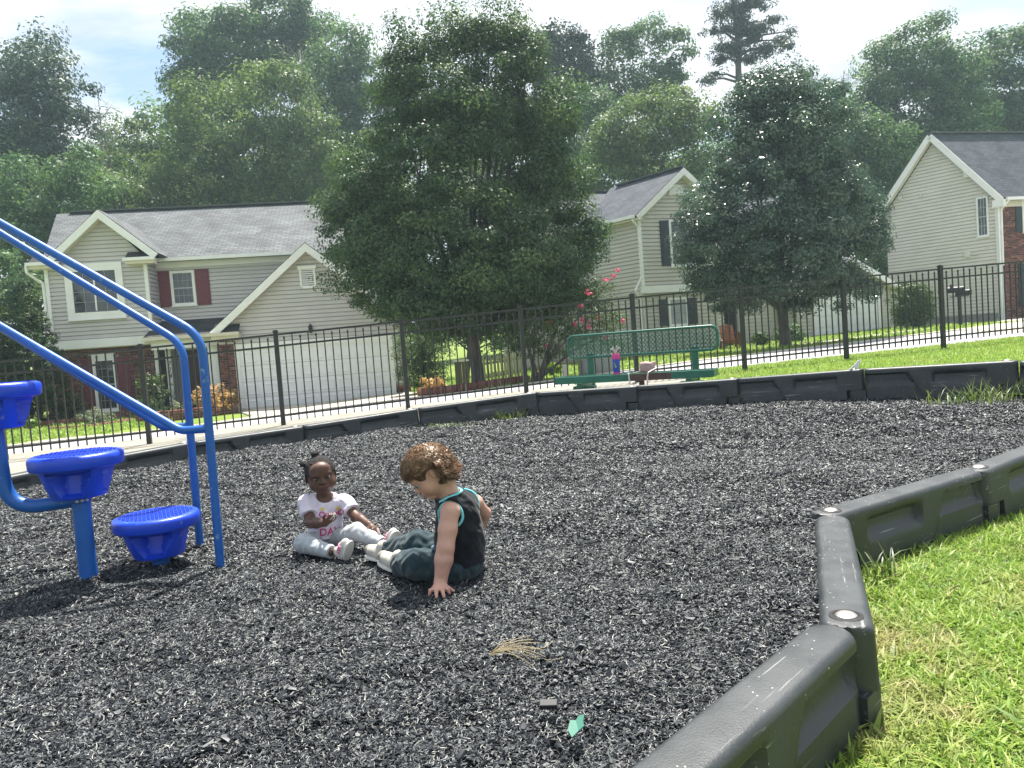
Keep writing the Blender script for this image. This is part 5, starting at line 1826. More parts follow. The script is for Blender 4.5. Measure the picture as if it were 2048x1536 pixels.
T2 = [(1560, 330, 130, 120, -.5), (1560, 220, 95, 80), (1500, 430, 120, 110, -.6), (1640, 430, 110, 110, -.5), (1570, 500, 150, 90, -1.0), (1420, 510, 70, 75), (1700, 500, 65, 75), (1560, 165, 55, 45), (1430, 420, 60, 70, .4), (1690, 400, 55, 70, .3), (1560, 575, 130, 42, -.6), (1440, 575, 80, 40), (1680, 575, 80, 42), (1610, 265, 80, 80, .2), (1500, 290, 70, 90), (1480, 240, 55, 65), (1645, 225, 55, 60), (1560, 190, 85, 55), (1400, 460, 55, 60), (1735, 470, 34, 42)]
o = make_tree("pear_tree", "silvery glossy cone shaped tree in front of the tan house", LM["silver"], 24.0, (1572, 690), T2, 125000, .096, .48, .16, at(1560, 600, 24), "street trees before the houses", k_per=210)

# ---- woods behind the houses
WG = "trees rising behind the houses"
BG = [
    ("deciduous_tree", "tall dark glossy tree at the picture edge above the grey roof's end", "blue", 44, (60, 560), [(40, 150, 90, 75), (110, 200, 75, 90), (20, 240, 110, 90), (130, 270, 60, 80), (60, 100, 45, 45), (40, 320, 120, 60)], 15000, .23, .95),
    ("deciduous_tree", "loose mid green tree below the tall dark glossy tree", "oak", 38, (90, 560), [(60, 370, 90, 65), (160, 360, 70, 60), (20, 430, 70, 70), (130, 440, 110, 60), (60, 500, 120, 60)], 15000, .18, .8),
    ("deciduous_tree", "thin pale tree with sky showing through, in the gap of the woods", "light", 50, (260, 560), [(240, 290, 40, 50), (285, 280, 36, 40), (320, 300, 30, 40), (225, 360, 40, 50)], 4200, .20, .8),
    ("deciduous_tree", "bright green broad tree above the roof's vent pipe", "light", 42, (330, 560), [(290, 390, 90, 65), (380, 370, 80, 70), (240, 420, 60, 50), (330, 460, 110, 50), (420, 440, 80, 50)], 15000, .19, .85),
    ("deciduous_tree", "great billowing tree with yellow green clumps above the grey roof", "light", 44, (480, 560), [(440, 230, 95, 75), (540, 200, 90, 75), (400, 310, 85, 65), (510, 310, 100, 75), (600, 300, 80, 80), (560, 390, 100, 60), (640, 400, 60, 60), (470, 400, 90, 60)], 26000, .20, .9),
    ("deciduous_tree", "tall tree with dark hollow and airy edge against the sky gap", "oak", 52, (430, 560), [(420, 90, 75, 70), (380, 140, 45, 70), (480, 110, 80, 80), (375, 210, 40, 60), (430, 180, 70, 60)], 15000, .25, 1.0),
    ("deciduous_tree", "highest broad crown of the woods, cut by the picture's top", "oak", 54, (560, 560), [(540, 50, 80, 55), (600, 90, 70, 75), (500, 90, 60, 60), (620, 40, 32, 50), (560, 140, 90, 60)], 15000, .25, 1.0),
    ("deciduous_tree", "hazy tree between the highest crown and the huge dark tree", "oak", 50, (700, 560), [(690, 110, 50, 60), (670, 170, 60, 60), (720, 220, 70, 80), (660, 250, 60, 60), (740, 170, 50, 60), (720, 320, 90, 70)], 15000, .24, .95),
    ("pine_tree", "bushy topped pine just beside the huge dark tree's crown", "pine", 48, (1120, 560), [(1110, 90, 40, 40), (1150, 110, 36, 40), (1085, 130, 30, 36), (1135, 160, 50, 46), (1165, 190, 36, 46), (1110, 210, 50, 50)], 9000, .24, .8),
    ("deciduous_tree", "airy round tree on open limbs beside the tall lone pine", "oak", 52, (1285, 560), [(1240, 110, 42, 45), (1290, 80, 46, 42), (1340, 110, 42, 45), (1270, 160, 60, 45), (1345, 170, 40, 40), (1225, 190, 40, 45), (1310, 210, 60, 40)], 11000, .22, .8),
    ("deciduous_tree", "yellow green leaning tree above the tan house's vent pipe", "light", 40, (1290, 560), [(1280, 260, 70, 60), (1350, 220, 55, 50), (1390, 250, 50, 50), (1240, 310, 60, 55), (1330, 320, 80, 60), (1220, 260, 40, 50)], 15000, .17, .75),
    ("deciduous_tree", "dark green tree crowding behind the tan house's roof ridge", "oak", 45, (1200, 560), [(1190, 240, 50, 60), (1180, 320, 60, 70), (1260, 400, 110, 55), (1400, 390, 90, 60)], 12000, .20, .85),
    ("deciduous_tree", "mid green tree filling between the silvery tree and the beige gable", "oak", 40, (1690, 560), [(1660, 210, 36, 50), (1700, 280, 60, 70), (1640, 300, 60, 60), (1720, 360, 80, 70), (1760, 300, 60, 60)], 16000, .18, .8),
    ("deciduous_tree", "great round tree above the beige gable, standing out on blue sky", "oak", 46, (1820, 560), [(1780, 150, 70, 70), (1850, 110, 75, 65), (1910, 130, 60, 65), (1740, 210, 50, 60), (1820, 210, 90, 70), (1930, 210, 60, 70), (1780, 290, 90, 70), (1880, 300, 100, 70)], 26000, .21, .95),
    ("deciduous_tree", "hazy tree at the picture edge above the slate roof", "oak", 50, (2020, 560), [(2020, 110, 55, 60), (1985, 180, 50, 60), (2050, 190, 60, 70), (2010, 270, 80, 60)], 13000, .23, .95),
]
for nm, lab, k, d, bp_, lobes, n, sz, cr in BG:
    make_tree(nm, lab, LM[k], d, bp_, lobes, int(n * 1.5), sz, cr * 1.12, trunk_r=.20, group=WG, k_per=130)

for lab, k, d, bp_, lobes, n in [
    ("dark understory tree filling the gap between the greige and tan houses", "oak", 31, (930, 720), [(830, 600, 60, 70), (920, 590, 70, 80), (1000, 610, 70, 70), (1060, 580, 60, 80), (900, 680, 60, 40), (1010, 680, 70, 40)], 11000),
    ("dark understory tree closing the corner behind the pointed evergreens", "oak", 31, (20, 760), [(-20, 620, 70, 80), (40, 560, 60, 70), (20, 690, 80, 70), (70, 620, 40, 60), (-60, 740, 70, 60), (10, 600, 60, 40, -.8), (50, 600, 40, 50, -.6)], 15000),
    ("dark understory tree behind the clipped bush, between garage wing and beige house", "oak", 41, (1770, 640), [(1770, 480, 50, 60), (1790, 560, 50, 60), (1740, 570, 50, 50)], 4200)]:
    make_tree("deciduous_tree", lab, LM[k], d, bp_, lobes, n, .15, .55, trunk_r=.10, group=WG, k_per=110)

# lone pine: a straight trunk with flat needle pads
PB = at(1485, 560, 52)
PB[2] = float(E(PB[0], PB[1]))
o = thing("pine_tree", "tall lone pine with bare trunk and flat needle pads above the silvery tree", "tree", PB, WG)
tp, lo_ = at(1462, -45, 52), at(1478, 200, 52)
mb = MB()
mb.tube([PB, lo_, at(1476, 90, 52), tp], [.34, .24, .17, .05], 9)
PL = []
for px, py, rx, ry, x0, y0 in [(1505, 5, 60, 17, 1470, 20), (1440, 25, 32, 15, 1468, 40), (1455, 60, 30, 15, 1470, 70), (1520, 55, 42, 13, 1474, 70), (1560, 80, 30, 11, 1475, 95), (1450, 95, 38, 15, 1474, 105), (1530, 98, 50, 12, 1476, 112), (1480, 40, 28, 18, 1470, 50), (1500, 118, 34, 12, 1476, 125), (1440, 118, 28, 12, 1476, 125), (1505, 80, 30, 15, 1475, 90), (1575, 92, 18, 8, 1476, 108), (1470, -20, 40, 18, 1464, -10), (1470, 15, 46, 20, 1468, 30), (1490, 62, 40, 18, 1473, 80), (1470, 100, 36, 16, 1475, 110), (1545, 40, 30, 12, 1472, 60), (1425, 60, 22, 11, 1472, 80), (1580, 62, 16, 8, 1475, 90), (1430, 150, 24, 12, 1478, 158), (1415, 160, 20, 10, 1478, 165)]:
    c = at(px, py, 52 + rng.normal(0, .9))
    mb.tube([at(x0, y0, 52), (at(x0, y0, 52) + c) / 2 + np.array([0, 0, .2]), c], [.10, .07, .03], 5)
    PL.append((c, (rx * 52 / FPX, rx * 52 / FPX * .8, ry * 52 / FPX)))
mb.build("trunk", bark_m, o, smooth=3, recalc=False)
link("crown", crown_mesh("crown", PL, 15000, .26, LM["pine"], .45, 26, PB, .30, up=.8, shell=.25, inner=.5), o)


def dead_tree(label, base, top, r0, n, seed):
    g = np.random.default_rng(seed)
    o_ = thing("dead_tree", label, "dead tree", base, "bare dead trees in the woods")
    mb = MB()
    pts = [base + (top - base) * s + np.array([g.normal(0, .08), 0, 0]) for s in np.linspace(0, 1, 7)]
    mb.tube(pts, np.linspace(r0, .02, 7), 6)
    H = np.linalg.norm(top - base)
    for _ in range(n):
        s = g.uniform(.55, .97)
        p = base + (top - base) * s
        dv = np.array([g.normal(0, 1), g.normal(0, .6), abs(g.normal(.9, .4))])
        dv = dv / np.linalg.norm(dv) * H * (1.02 - s) * g.uniform(.35, .8)
        mb.tube([p, p + dv * .5 + np.array([0, 0, -.05 * H * .1]), p + dv], [.028, .018, .006], 4)
        for _ in range(3):
            k = g.uniform(.4, .9)
            e = np.array([g.normal(0, 1), g.normal(0, .5), abs(g.normal(.8, .4))])
            mb.tube([p + dv * k, p + dv * k + e / np.linalg.norm(e) * H * .05], [.010, .004], 3)
    mb.build("trunk", dead_m, o_, smooth=3, recalc=False)


for lab, px, d, ty, r0, n, sd in [("bare grey dead tree in the sky gap of the woods", 203, 45, 165, .06, 26, 3), ("pale dead snag standing before the hazy tree", 605, 47, 100, .07, 22, 5),
                                  ("bare twiggy dead top just beyond the silvery tree", 1612, 46, 125, .10, 24, 8), ("bare dead branches nearest the great round tree", 1690, 48, 140, .10, 24, 9)]:
    b = at(px, 500, d)
    b[2] = float(E(b[0], b[1]))
    tt_ = at(px - 4, ty, d)
    dead_tree(lab, b, tt_, r0, n, sd)

# the far woods behind all of them read as one mass
lob = []
for px in range(-120, 2260, 85):
    y = 330 + 40 * math.sin(px * .011) + rng.normal(0, 14)
    lob.append(px_lobe(px, y, 62, 85, 95, rng.normal(0, 1.5)))
    lob.append(px_lobe(px + 40, y + 140, 60, 85, 100, rng.normal(0, 1.5)))
me = crown_mesh("woods", lob, 120000, .42, LM["oak"], 1.5, 60)
link("woods", me, None, "stuff")

# ---- evergreens and shrubs in the yards
def bush(name, label, m, px, py, w_px, h_px, n, size, cat="shrub", group=None, lobes=5, clump=.16, d=None, up=.3, aspect=.55):
    g = hit_ground(px, py) if d is None else at(px, py, d)
    if d is not None:
        g[2] = float(E(g[0], g[1]))
    k = g[1] / FPX
    W, H = w_px * k / 2, h_px * k
    o_ = thing(name, label, cat, g, group)
    mb = MB()
    L = []
    for i in range(lobes):
        a = 6.283 * i / lobes
        L.append((g + np.array([math.cos(a) * W * .42, math.sin(a) * W * .42, H * rng.uniform(.42, .62)]), (W * .58, W * .58, H * .42)))
    L.append((g + np.array([0, 0, H * .62]), (W * .6, W * .6, H * .40)))
    L.append((g + np.array([0, 0, H * .30]), (W * .85, W * .85, H * .30)))
    for c, r in L:
        mb.tube([g - np.array([0, 0, .04]), (g + c) / 2 + rng.normal(0, .02, 3), c], [.025, .018, .006], 5)
    mb.build("stem", bark_m, o_, smooth=3, recalc=False)
    link("foliage", crown_mesh("foliage", L, n, size, m, clump, 22, g, aspect, up=up), o_)
    return o_


def column_tree(label, px, top_py, base_py, w_px, d, n, name="arborvitae"):
    b = at(px, base_py, d)
    b[2] = float(E(b[0], b[1])) - .03
    t_ = at(px, top_py, d)
    H, W = t_[2] - b[2], w_px * d / FPX / 2
    o_ = thing(name, label, "evergreen", b, "pointed evergreens beside the greige house")
    L = []
    for s in np.linspace(.10, .94, 9):
        r = W * (1 - max(0, (s - .38) / .62) ** 1.5) * (.86 if s < .15 else 1) * .98
        L.append((b + np.array([0, 0, H * s]), (max(r, .12), max(r, .12), H * .11)))
    MB().tube([b, b + np.array([0, 0, H * .9])], [.09, .02], 7).build("trunk", bark_m, o_, smooth=3)
    link("crown", crown_mesh("crown", L, n, .068, LM["thuja"], .13, 50, b, .4, up=.7), o_)


column_tree("tall pointed evergreen touching the greige house's bay corner", 82, 568, 850, 118, 22.5, 30000)
column_tree("shorter pointed evergreen on the outer side of the tall one", 20, 585, 850, 92, 22.0, 24000)

bush("golden_shrub", "golden orange leafy bush at the garage corner's brick planter", LM["gold"], 432, 842, 92, 60, 3600, .075, lobes=6, clump=.12, d=22.6)
bush("golden_shrub", "small golden orange bush in the bed of the huge dark tree", LM["gold"], 868, 793, 62, 36, 1800, .065, lobes=5, clump=.1, d=20.6)
bush("round_shrub", "tall yellow green bush under the brick wall beside the porch", LM["shrub"], 316, 858, 80, 92, 4200, .06, clump=.14, d=23.2)
bush("round_shrub", "dark low rounded bush in front of the yellow green one", LM["pear"], 300, 862, 78, 42, 2600, .05, clump=.12, d=22.7)
bush("spiky_plant", "grey green spiky plant on the curved edging before the narrow window", LM["grey"], 196, 864, 76, 34, 800, .16, "plant", lobes=5, clump=.12, d=21.6, up=.6, aspect=.16)
bush("hosta_plant", "pale lime leafy plant below the pointed evergreens", LM["lime"], 66, 858, 34, 22, 320, .12, "plant", lobes=4, clump=.08, d=21.4)
bush("round_shrub", "brown green bush between evergreen and maroon shutter", LM["shrub"], 150, 852, 46, 62, 2000, .06, clump=.12, d=23.3)
bush("round_shrub", "grey leaved bush at the foot of the maroon shutter", LM["grey"], 172, 848, 26, 40, 700, .07, clump=.1, d=23.2)
bush("climbing_shrub", "dark hanging leafy shrub filling the side of the white garage door", LM["pear"], 850, 782, 120, 150, 13000, .06, lobes=7, clump=.2, d=22.6)
bush("hosta_plant", "bright lime plant behind the green bench's lower end", LM["lime"], 1104, 728, 30, 32, 380, .14, "plant", lobes=4, clump=.1, d=23.5)
bush("round_shrub", "clipped round dark bush between garage wing and beige gable", LM["shrub"], 1828, 664, 88, 98, 9500, .085, lobes=7, clump=.22, d=29.5)
bush("round_shrub", "low dark bush near the orange wooden chair", LM["shrub"], 1522, 692, 36, 32, 1700, .07, clump=.12, d=27.0)
bush("round_shrub", "wider low dark bush under the silvery tree by the siding", LM["pear"], 1580, 689, 72, 40, 3200, .07, clump=.14, d=27.2)
bush("flower_clump", "mixed flowers in the raised brick planter at the porch", LM["grey"], 372, 862, 70, 34, 1100, .08, "plant", clump=.1, d=22.2)

# crape myrtle with pink flower heads, on both sides of the fence post
CM = [(1075, 640, 50, 50), (1130, 620, 60, 60, .4), (1180, 640, 55, 55), (1110, 680, 55, 35), (1195, 590, 36, 36, .3), (1050, 680, 36, 40), (1225, 660, 26, 50, .4)]
cmd = 18.6
b = at(1068, 760, cmd)
b[2] = float(E(b[0], b[1])) - .03
o = thing("crape_myrtle", "flowering shrub tree with pink blossoms behind the green bench", "flowering tree", b)
L = [px_lobe(l[0], l[1], cmd, l[2], l[3], *(l[4:5])) for l in CM]
mb = MB()
for dx in (-.06, .05, .14):
    p0 = b + np.array([dx, 0, 0])
    for c, r in L[::2] if dx < 0 else L[1::2]:
        mb.tube([p0, p0 * .5 + c * .5 + np.array([0, 0, .15]), c], [.045, .03, .01], 6)
mb.build("trunk", bark_m, o, smooth=3, recalc=False)
link("crown", crown_mesh("crown", L, 9000, .062, LM["shrub"], .2, 26, b, .5), o)
for px, py, r in [(1235, 541, 11), (1229, 552, 9), (1212, 560, 8), (1178, 585, 12), (1162, 612, 8), (1182, 650, 15), (1197, 632, 8), (1166, 640, 8), (1100, 646, 9), (1091, 692, 8), (1246, 642, 7), (1150, 648, 7), (1212, 675, 8)]:
    c = at(px, py, cmd - .45 + rng.normal(0, .15))
    Lb = [(c, (r * cmd / FPX * .62, r * cmd / FPX * .62, r * cmd / FPX * .62))]
    link("blossom", crown_mesh("blossom", Lb, 44, .050, petal_m, .04, 12, b, .8, shell=.3), o)
mb = MB()
for px, py in ((1235, 545), (1212, 562)):
    mb.tube([at(1190, 600, cmd), at(px - 14, py + 16, cmd - .3), at(px, py, cmd - .45)], [.012, .008, .004], 5)
mb.build("flower_stalk", bark_m, o, smooth=3)

# ------------------------------------------------------------------ garden pieces
def rowlock(label, pts, h, name="brick_edging", w_=.075, cat="brick edging", depth=.2, fill=None, courses=1):
    """bricks set on edge along a ground line"""
    pts = np.asarray(pts, float)
    o_ = thing(name, label, cat, (pts[0][0], pts[0][1], float(E(*pts[0]))))
    org_ = _org(o_)
    V, F, T = [], [], []
    d = np.r_[0, np.cumsum(np.linalg.norm(np.diff(pts, axis=0), axis=1))]
    n = int(d[-1] / (w_ + .010))
    for i in range(n):
        s = (i + .5) * (w_ + .010)
        x, y = np.interp(s, d, pts[:, 0]), np.interp(s, d, pts[:, 1])
        x2, y2 = np.interp(s + .05, d, pts[:, 0]), np.interp(s + .05, d, pts[:, 1])
        tv = np.array([x2 - x, y2 - y, 0])
        tv /= np.linalg.norm(tv) + 1e-9
        nv = np.array([-tv[1], tv[0], 0])
        z = float(E(x, y))
        for c_ in range(courses):
            b0 = len(V)
            hz = h / courses
            q = MB().box((0, 0, 0), (w_, depth, hz - .008))
            for v in q.v:
                V.append(np.array([x, y, z + hz * (c_ + .5) + rng.normal(0, .003)]) + tv * v[0] + nv * v[1] + Z3 * v[2] - org_)
            F += [tuple(k + b0 for k in f) for f in q.f]
            T += [rng.uniform(.2, 1)] * 6
    link("brick_course", raw_mesh("brick_course", np.array(V), np.array(F), brick_c, T), o_, "stuff")
    c = MB()
    for i in range(len(pts) - 1):
        a_, b_ = np.append(pts[i], float(E(*pts[i])) + h * .46), np.append(pts[i + 1], float(E(*pts[i + 1])) + h * .46)
        bar(o_, "", a_, b_, depth * .95, h * .94, mortar_m, mb=c)
    c.build("mortar_bed", mortar_m, o_)
    return o_


gxy = lambda px, py, d: at(px, py, d)[:2]
rowlock("curved brick edging of the small bed before the narrow window", [gxy(104, 868, 20.6), gxy(128, 875, 20.3), gxy(180, 872, 20.4), gxy(240, 862, 21.2), gxy(262, 852, 22.0)], .11)
rowlock("upright brick edging along the evergreens and the brick wall", [gxy(30, 870, 21.6), gxy(110, 866, 22.2), gxy(190, 856, 23.0), gxy(262, 848, 23.6)], .20)
rowlock("raised brick planter wall beside the driveway of the greige house", [gxy(276, 880, 20.9), gxy(345, 868, 21.2), gxy(420, 856, 21.9), gxy(482, 842, 22.9)], .30, "brick_planter", .2, "planter", .2, courses=4)
rowlock("brick edging of the mulch bed under the huge dark tree", [gxy(842, 788, 20.3), gxy(870, 795, 19.2), gxy(940, 799, 18.3), gxy(1000, 786, 18.7), gxy(1056, 772, 19.6)], .24, "brick_edging", .075)
bedp = [np.append(gxy(842, 788, 20.5), 0), np.append(gxy(870, 795, 19.3), 0), np.append(gxy(940, 799, 18.4), 0), np.append(gxy(1000, 786, 18.8), 0), np.append(gxy(1056, 772, 19.8), 0), np.append(gxy(1000, 760, 21.2), 0), np.append(gxy(900, 770, 21.5), 0)]
MB().prism([p + Z3 * (float(E(p[0], p[1])) + .10) for p in bedp], (0, 0, .06)).build("planting_bed", mat("dark_bark_mulch", (.018, .013, .010), (.05, .036, .026), scale=30, rough=.95, bump=1, bscale=40), None, kind="structure")

# picket fence beyond the big trunk, gate panel, utility boxes, post, chair, mailboxes
wood_m = mat("weathered_wood", (.22, .20, .14), (.33, .30, .21), scale=8, rough=.85, stretch=(6, 6, .6))
gate_m = mat("brown_gate_board", (.13, .11, .095), (.18, .155, .13), scale=8, rough=.8, stretch=(6, 6, .6))
pa, pb = at(968, 740, 23.5), at(1048, 728, 25.5)
pf = thing("picket_fence", "low weathered wooden picket fence beyond the big trunk", "picket fence", (pa[0], pa[1], float(E(pa[0], pa[1]))))
dv = (pb - pa)[:2]
Lp = np.linalg.norm(dv)
dv = dv / Lp
FMp = np.array([[dv[0], -dv[1], 0], [dv[1], dv[0], 0], [0, 0, 1]])
n = 13
for i in range(n):
    s = Lp * i / (n - 1)
    x, y = pa[0] + dv[0] * s, pa[1] + dv[1] * s
    z = float(E(x, y))
    q = [(-.05, 0), (.05, 0), (.05, .82), (0, .92), (-.05, .82)]
    MB().prism([np.array([x + dv[0] * a, y + dv[1] * a, z + b_]) for a, b_ in q], np.array([dv[1], -dv[0], 0]) * .022).build("picket", wood_m, pf)
for h in (.25, .68):
    a_ = np.array([pa[0], pa[1], float(E(pa[0], pa[1])) + h]) + np.array([-dv[1], dv[0], 0]) * .03
    b_ = np.array([pb[0], pb[1], float(E(pb[0], pb[1])) + h]) + np.array([-dv[1], dv[0], 0]) * .03
    bar(pf, "rail", a_, b_, .035, .08, wood_m)
g = at(924, 752, 22.6)
g[2] = float(E(g[0], g[1]))
gp_ = thing("gate_panel", "brown boarded gate panel with white cap behind the big trunk", "gate", g)
for i in range(4):
    MB().box(g + np.array([-.15 + .105 * i, 0, .42]), (.098, .03, .84)).build("board", gate_m, gp_)
MB().box(g + np.array([.0, 0, .87]), (.48, .08, .05)).build("cap", white_t, gp_)
box_m = mat("grey_green_enamel", (.20, .23, .20), (.24, .27, .24), scale=5, rough=.5)
for lab, px, py, dd, sz, m_ in [("big grey green utility cabinet behind the bench legs", 1196, 752, 19.2, (.95, .5, .50), box_m), ("small beige utility pedestal beside the utility cabinet", 1132, 758, 18.3, (.14, .14, .36), mat("beige_enamel", (.45, .42, .34), (.5, .47, .39), scale=5, rough=.5))]:
    g = at(px, py, dd)
    g[2] = float(E(g[0], g[1])) - .02
    o = thing("utility_cabinet" if "cabinet b" in lab else "utility_pedestal", lab, "utility box", g)
    MB().box(g + Z3 * sz[2] / 2, sz).build("housing", m_, o, bevel=.02)
    MB().box(g + Z3 * (sz[2] + .02), (sz[0] * 1.05, sz[1] * 1.05, .045)).build("lid", m_, o, bevel=.012)
    MB().box(g + np.array([0, -sz[1] / 2 - .008, sz[2] * .5]), (sz[0] * .8, .016, sz[2] * .75)).build("door", m_, o, bevel=.006)
chair_m = mat("orange_brown_wood", (.16, .050, .016), (.25, .085, .028), scale=8, rough=.6, stretch=(1, 1, .4))
g = at(1460, 698, 26.6)
g[2] = float(E(g[0], g[1]))
ch = thing("wooden_chair", "orange brown wooden slatted chair on the tan house's porch front", "chair", g)
for sx in (-.27, .27):
    MB().box(g + np.array([sx, -.25, .30]), (.07, .06, .60)).build("leg", chair_m, ch)
    MB().tube([g + np.array([sx, .32, 0]), g + np.array([sx, .05, .38])], .04, 6).build("leg", chair_m, ch)
    MB().box(g + np.array([sx * 1.12, -.05, .62]), (.11, .66, .035)).build("armrest", chair_m, ch)
for k in range(5):
    a_ = g + np.array([-.20 + .10 * k, .10, .34])
    b_ = a_ + np.array([0, .30, .62 - .03 * abs(k - 2)])
    bar(ch, "back_slat", a_, b_, .085, .022, chair_m, up=(0, -1, .4))
for k in range(5):
    MB().box(g + np.array([0, -.24 + .095 * k, .37 - .012 * k]), (.52, .08, .022)).build("seat_slat", chair_m, ch)
MB().box(g + np.array([0, -.29, .30]), (.56, .03, .12)).build("apron", chair_m, ch)
g = at(1921, 652, 26.5)
g[2] = float(E(g[0], g[1]))
mbx = thing("mailbox_stand", "two black mailboxes on one post before the beige gable", "mailbox", g)
MB().box(g + Z3 * .58, (.09, .09, 1.2)).build("post", black_m, mbx)
zt_ = .9 + (ray(1921, 578)[2] / ray(1921, 578)[1]) * g[1] - g[2]
MB().box(g + Z3 * (zt_ - .26), (.62, .12, .03)).build("crossarm", black_m, mbx)
for dx, dz in ((-.14, -.02), (.12, -.14)):
    c = g + np.array([dx, -.05, zt_ + dz])
    q = [(-.09, -.10), (.09, -.10), (.09, .02)] + [(.09 * math.cos(a), .02 + .09 * math.sin(a)) for a in np.linspace(.3, 2.84, 7)] + [(-.09, .02)]
    Mx = np.array(Matrix.Rotation(.9, 3, "Z"))
    bx_ = MB().prism([c + Mx @ np.array([a, -.24, b_]) for a, b_ in q], Mx @ np.array([0, .48, 0])).build("mailbox", black_m, mbx)
    MB().box(c + Mx @ np.array([.0, -.245, 0]), (.12, .012, .12), Mx).build("door", black_m, bx_)
    MB().box(c + Mx @ np.array([.10, -.1, .08]), (.012, .05, .10), Mx).build("flag", black_m, bx_)
g = hit_ground(1903, 575)
sp = at(1904, 600, 26.4)
MB().lathe([(.03, 0), (.04, .05), (.02, .12), (.002, .16)], 8, mbx.location + Vector((-.28, 0, zt_ + .05))).build("finial", black_m, mbx)

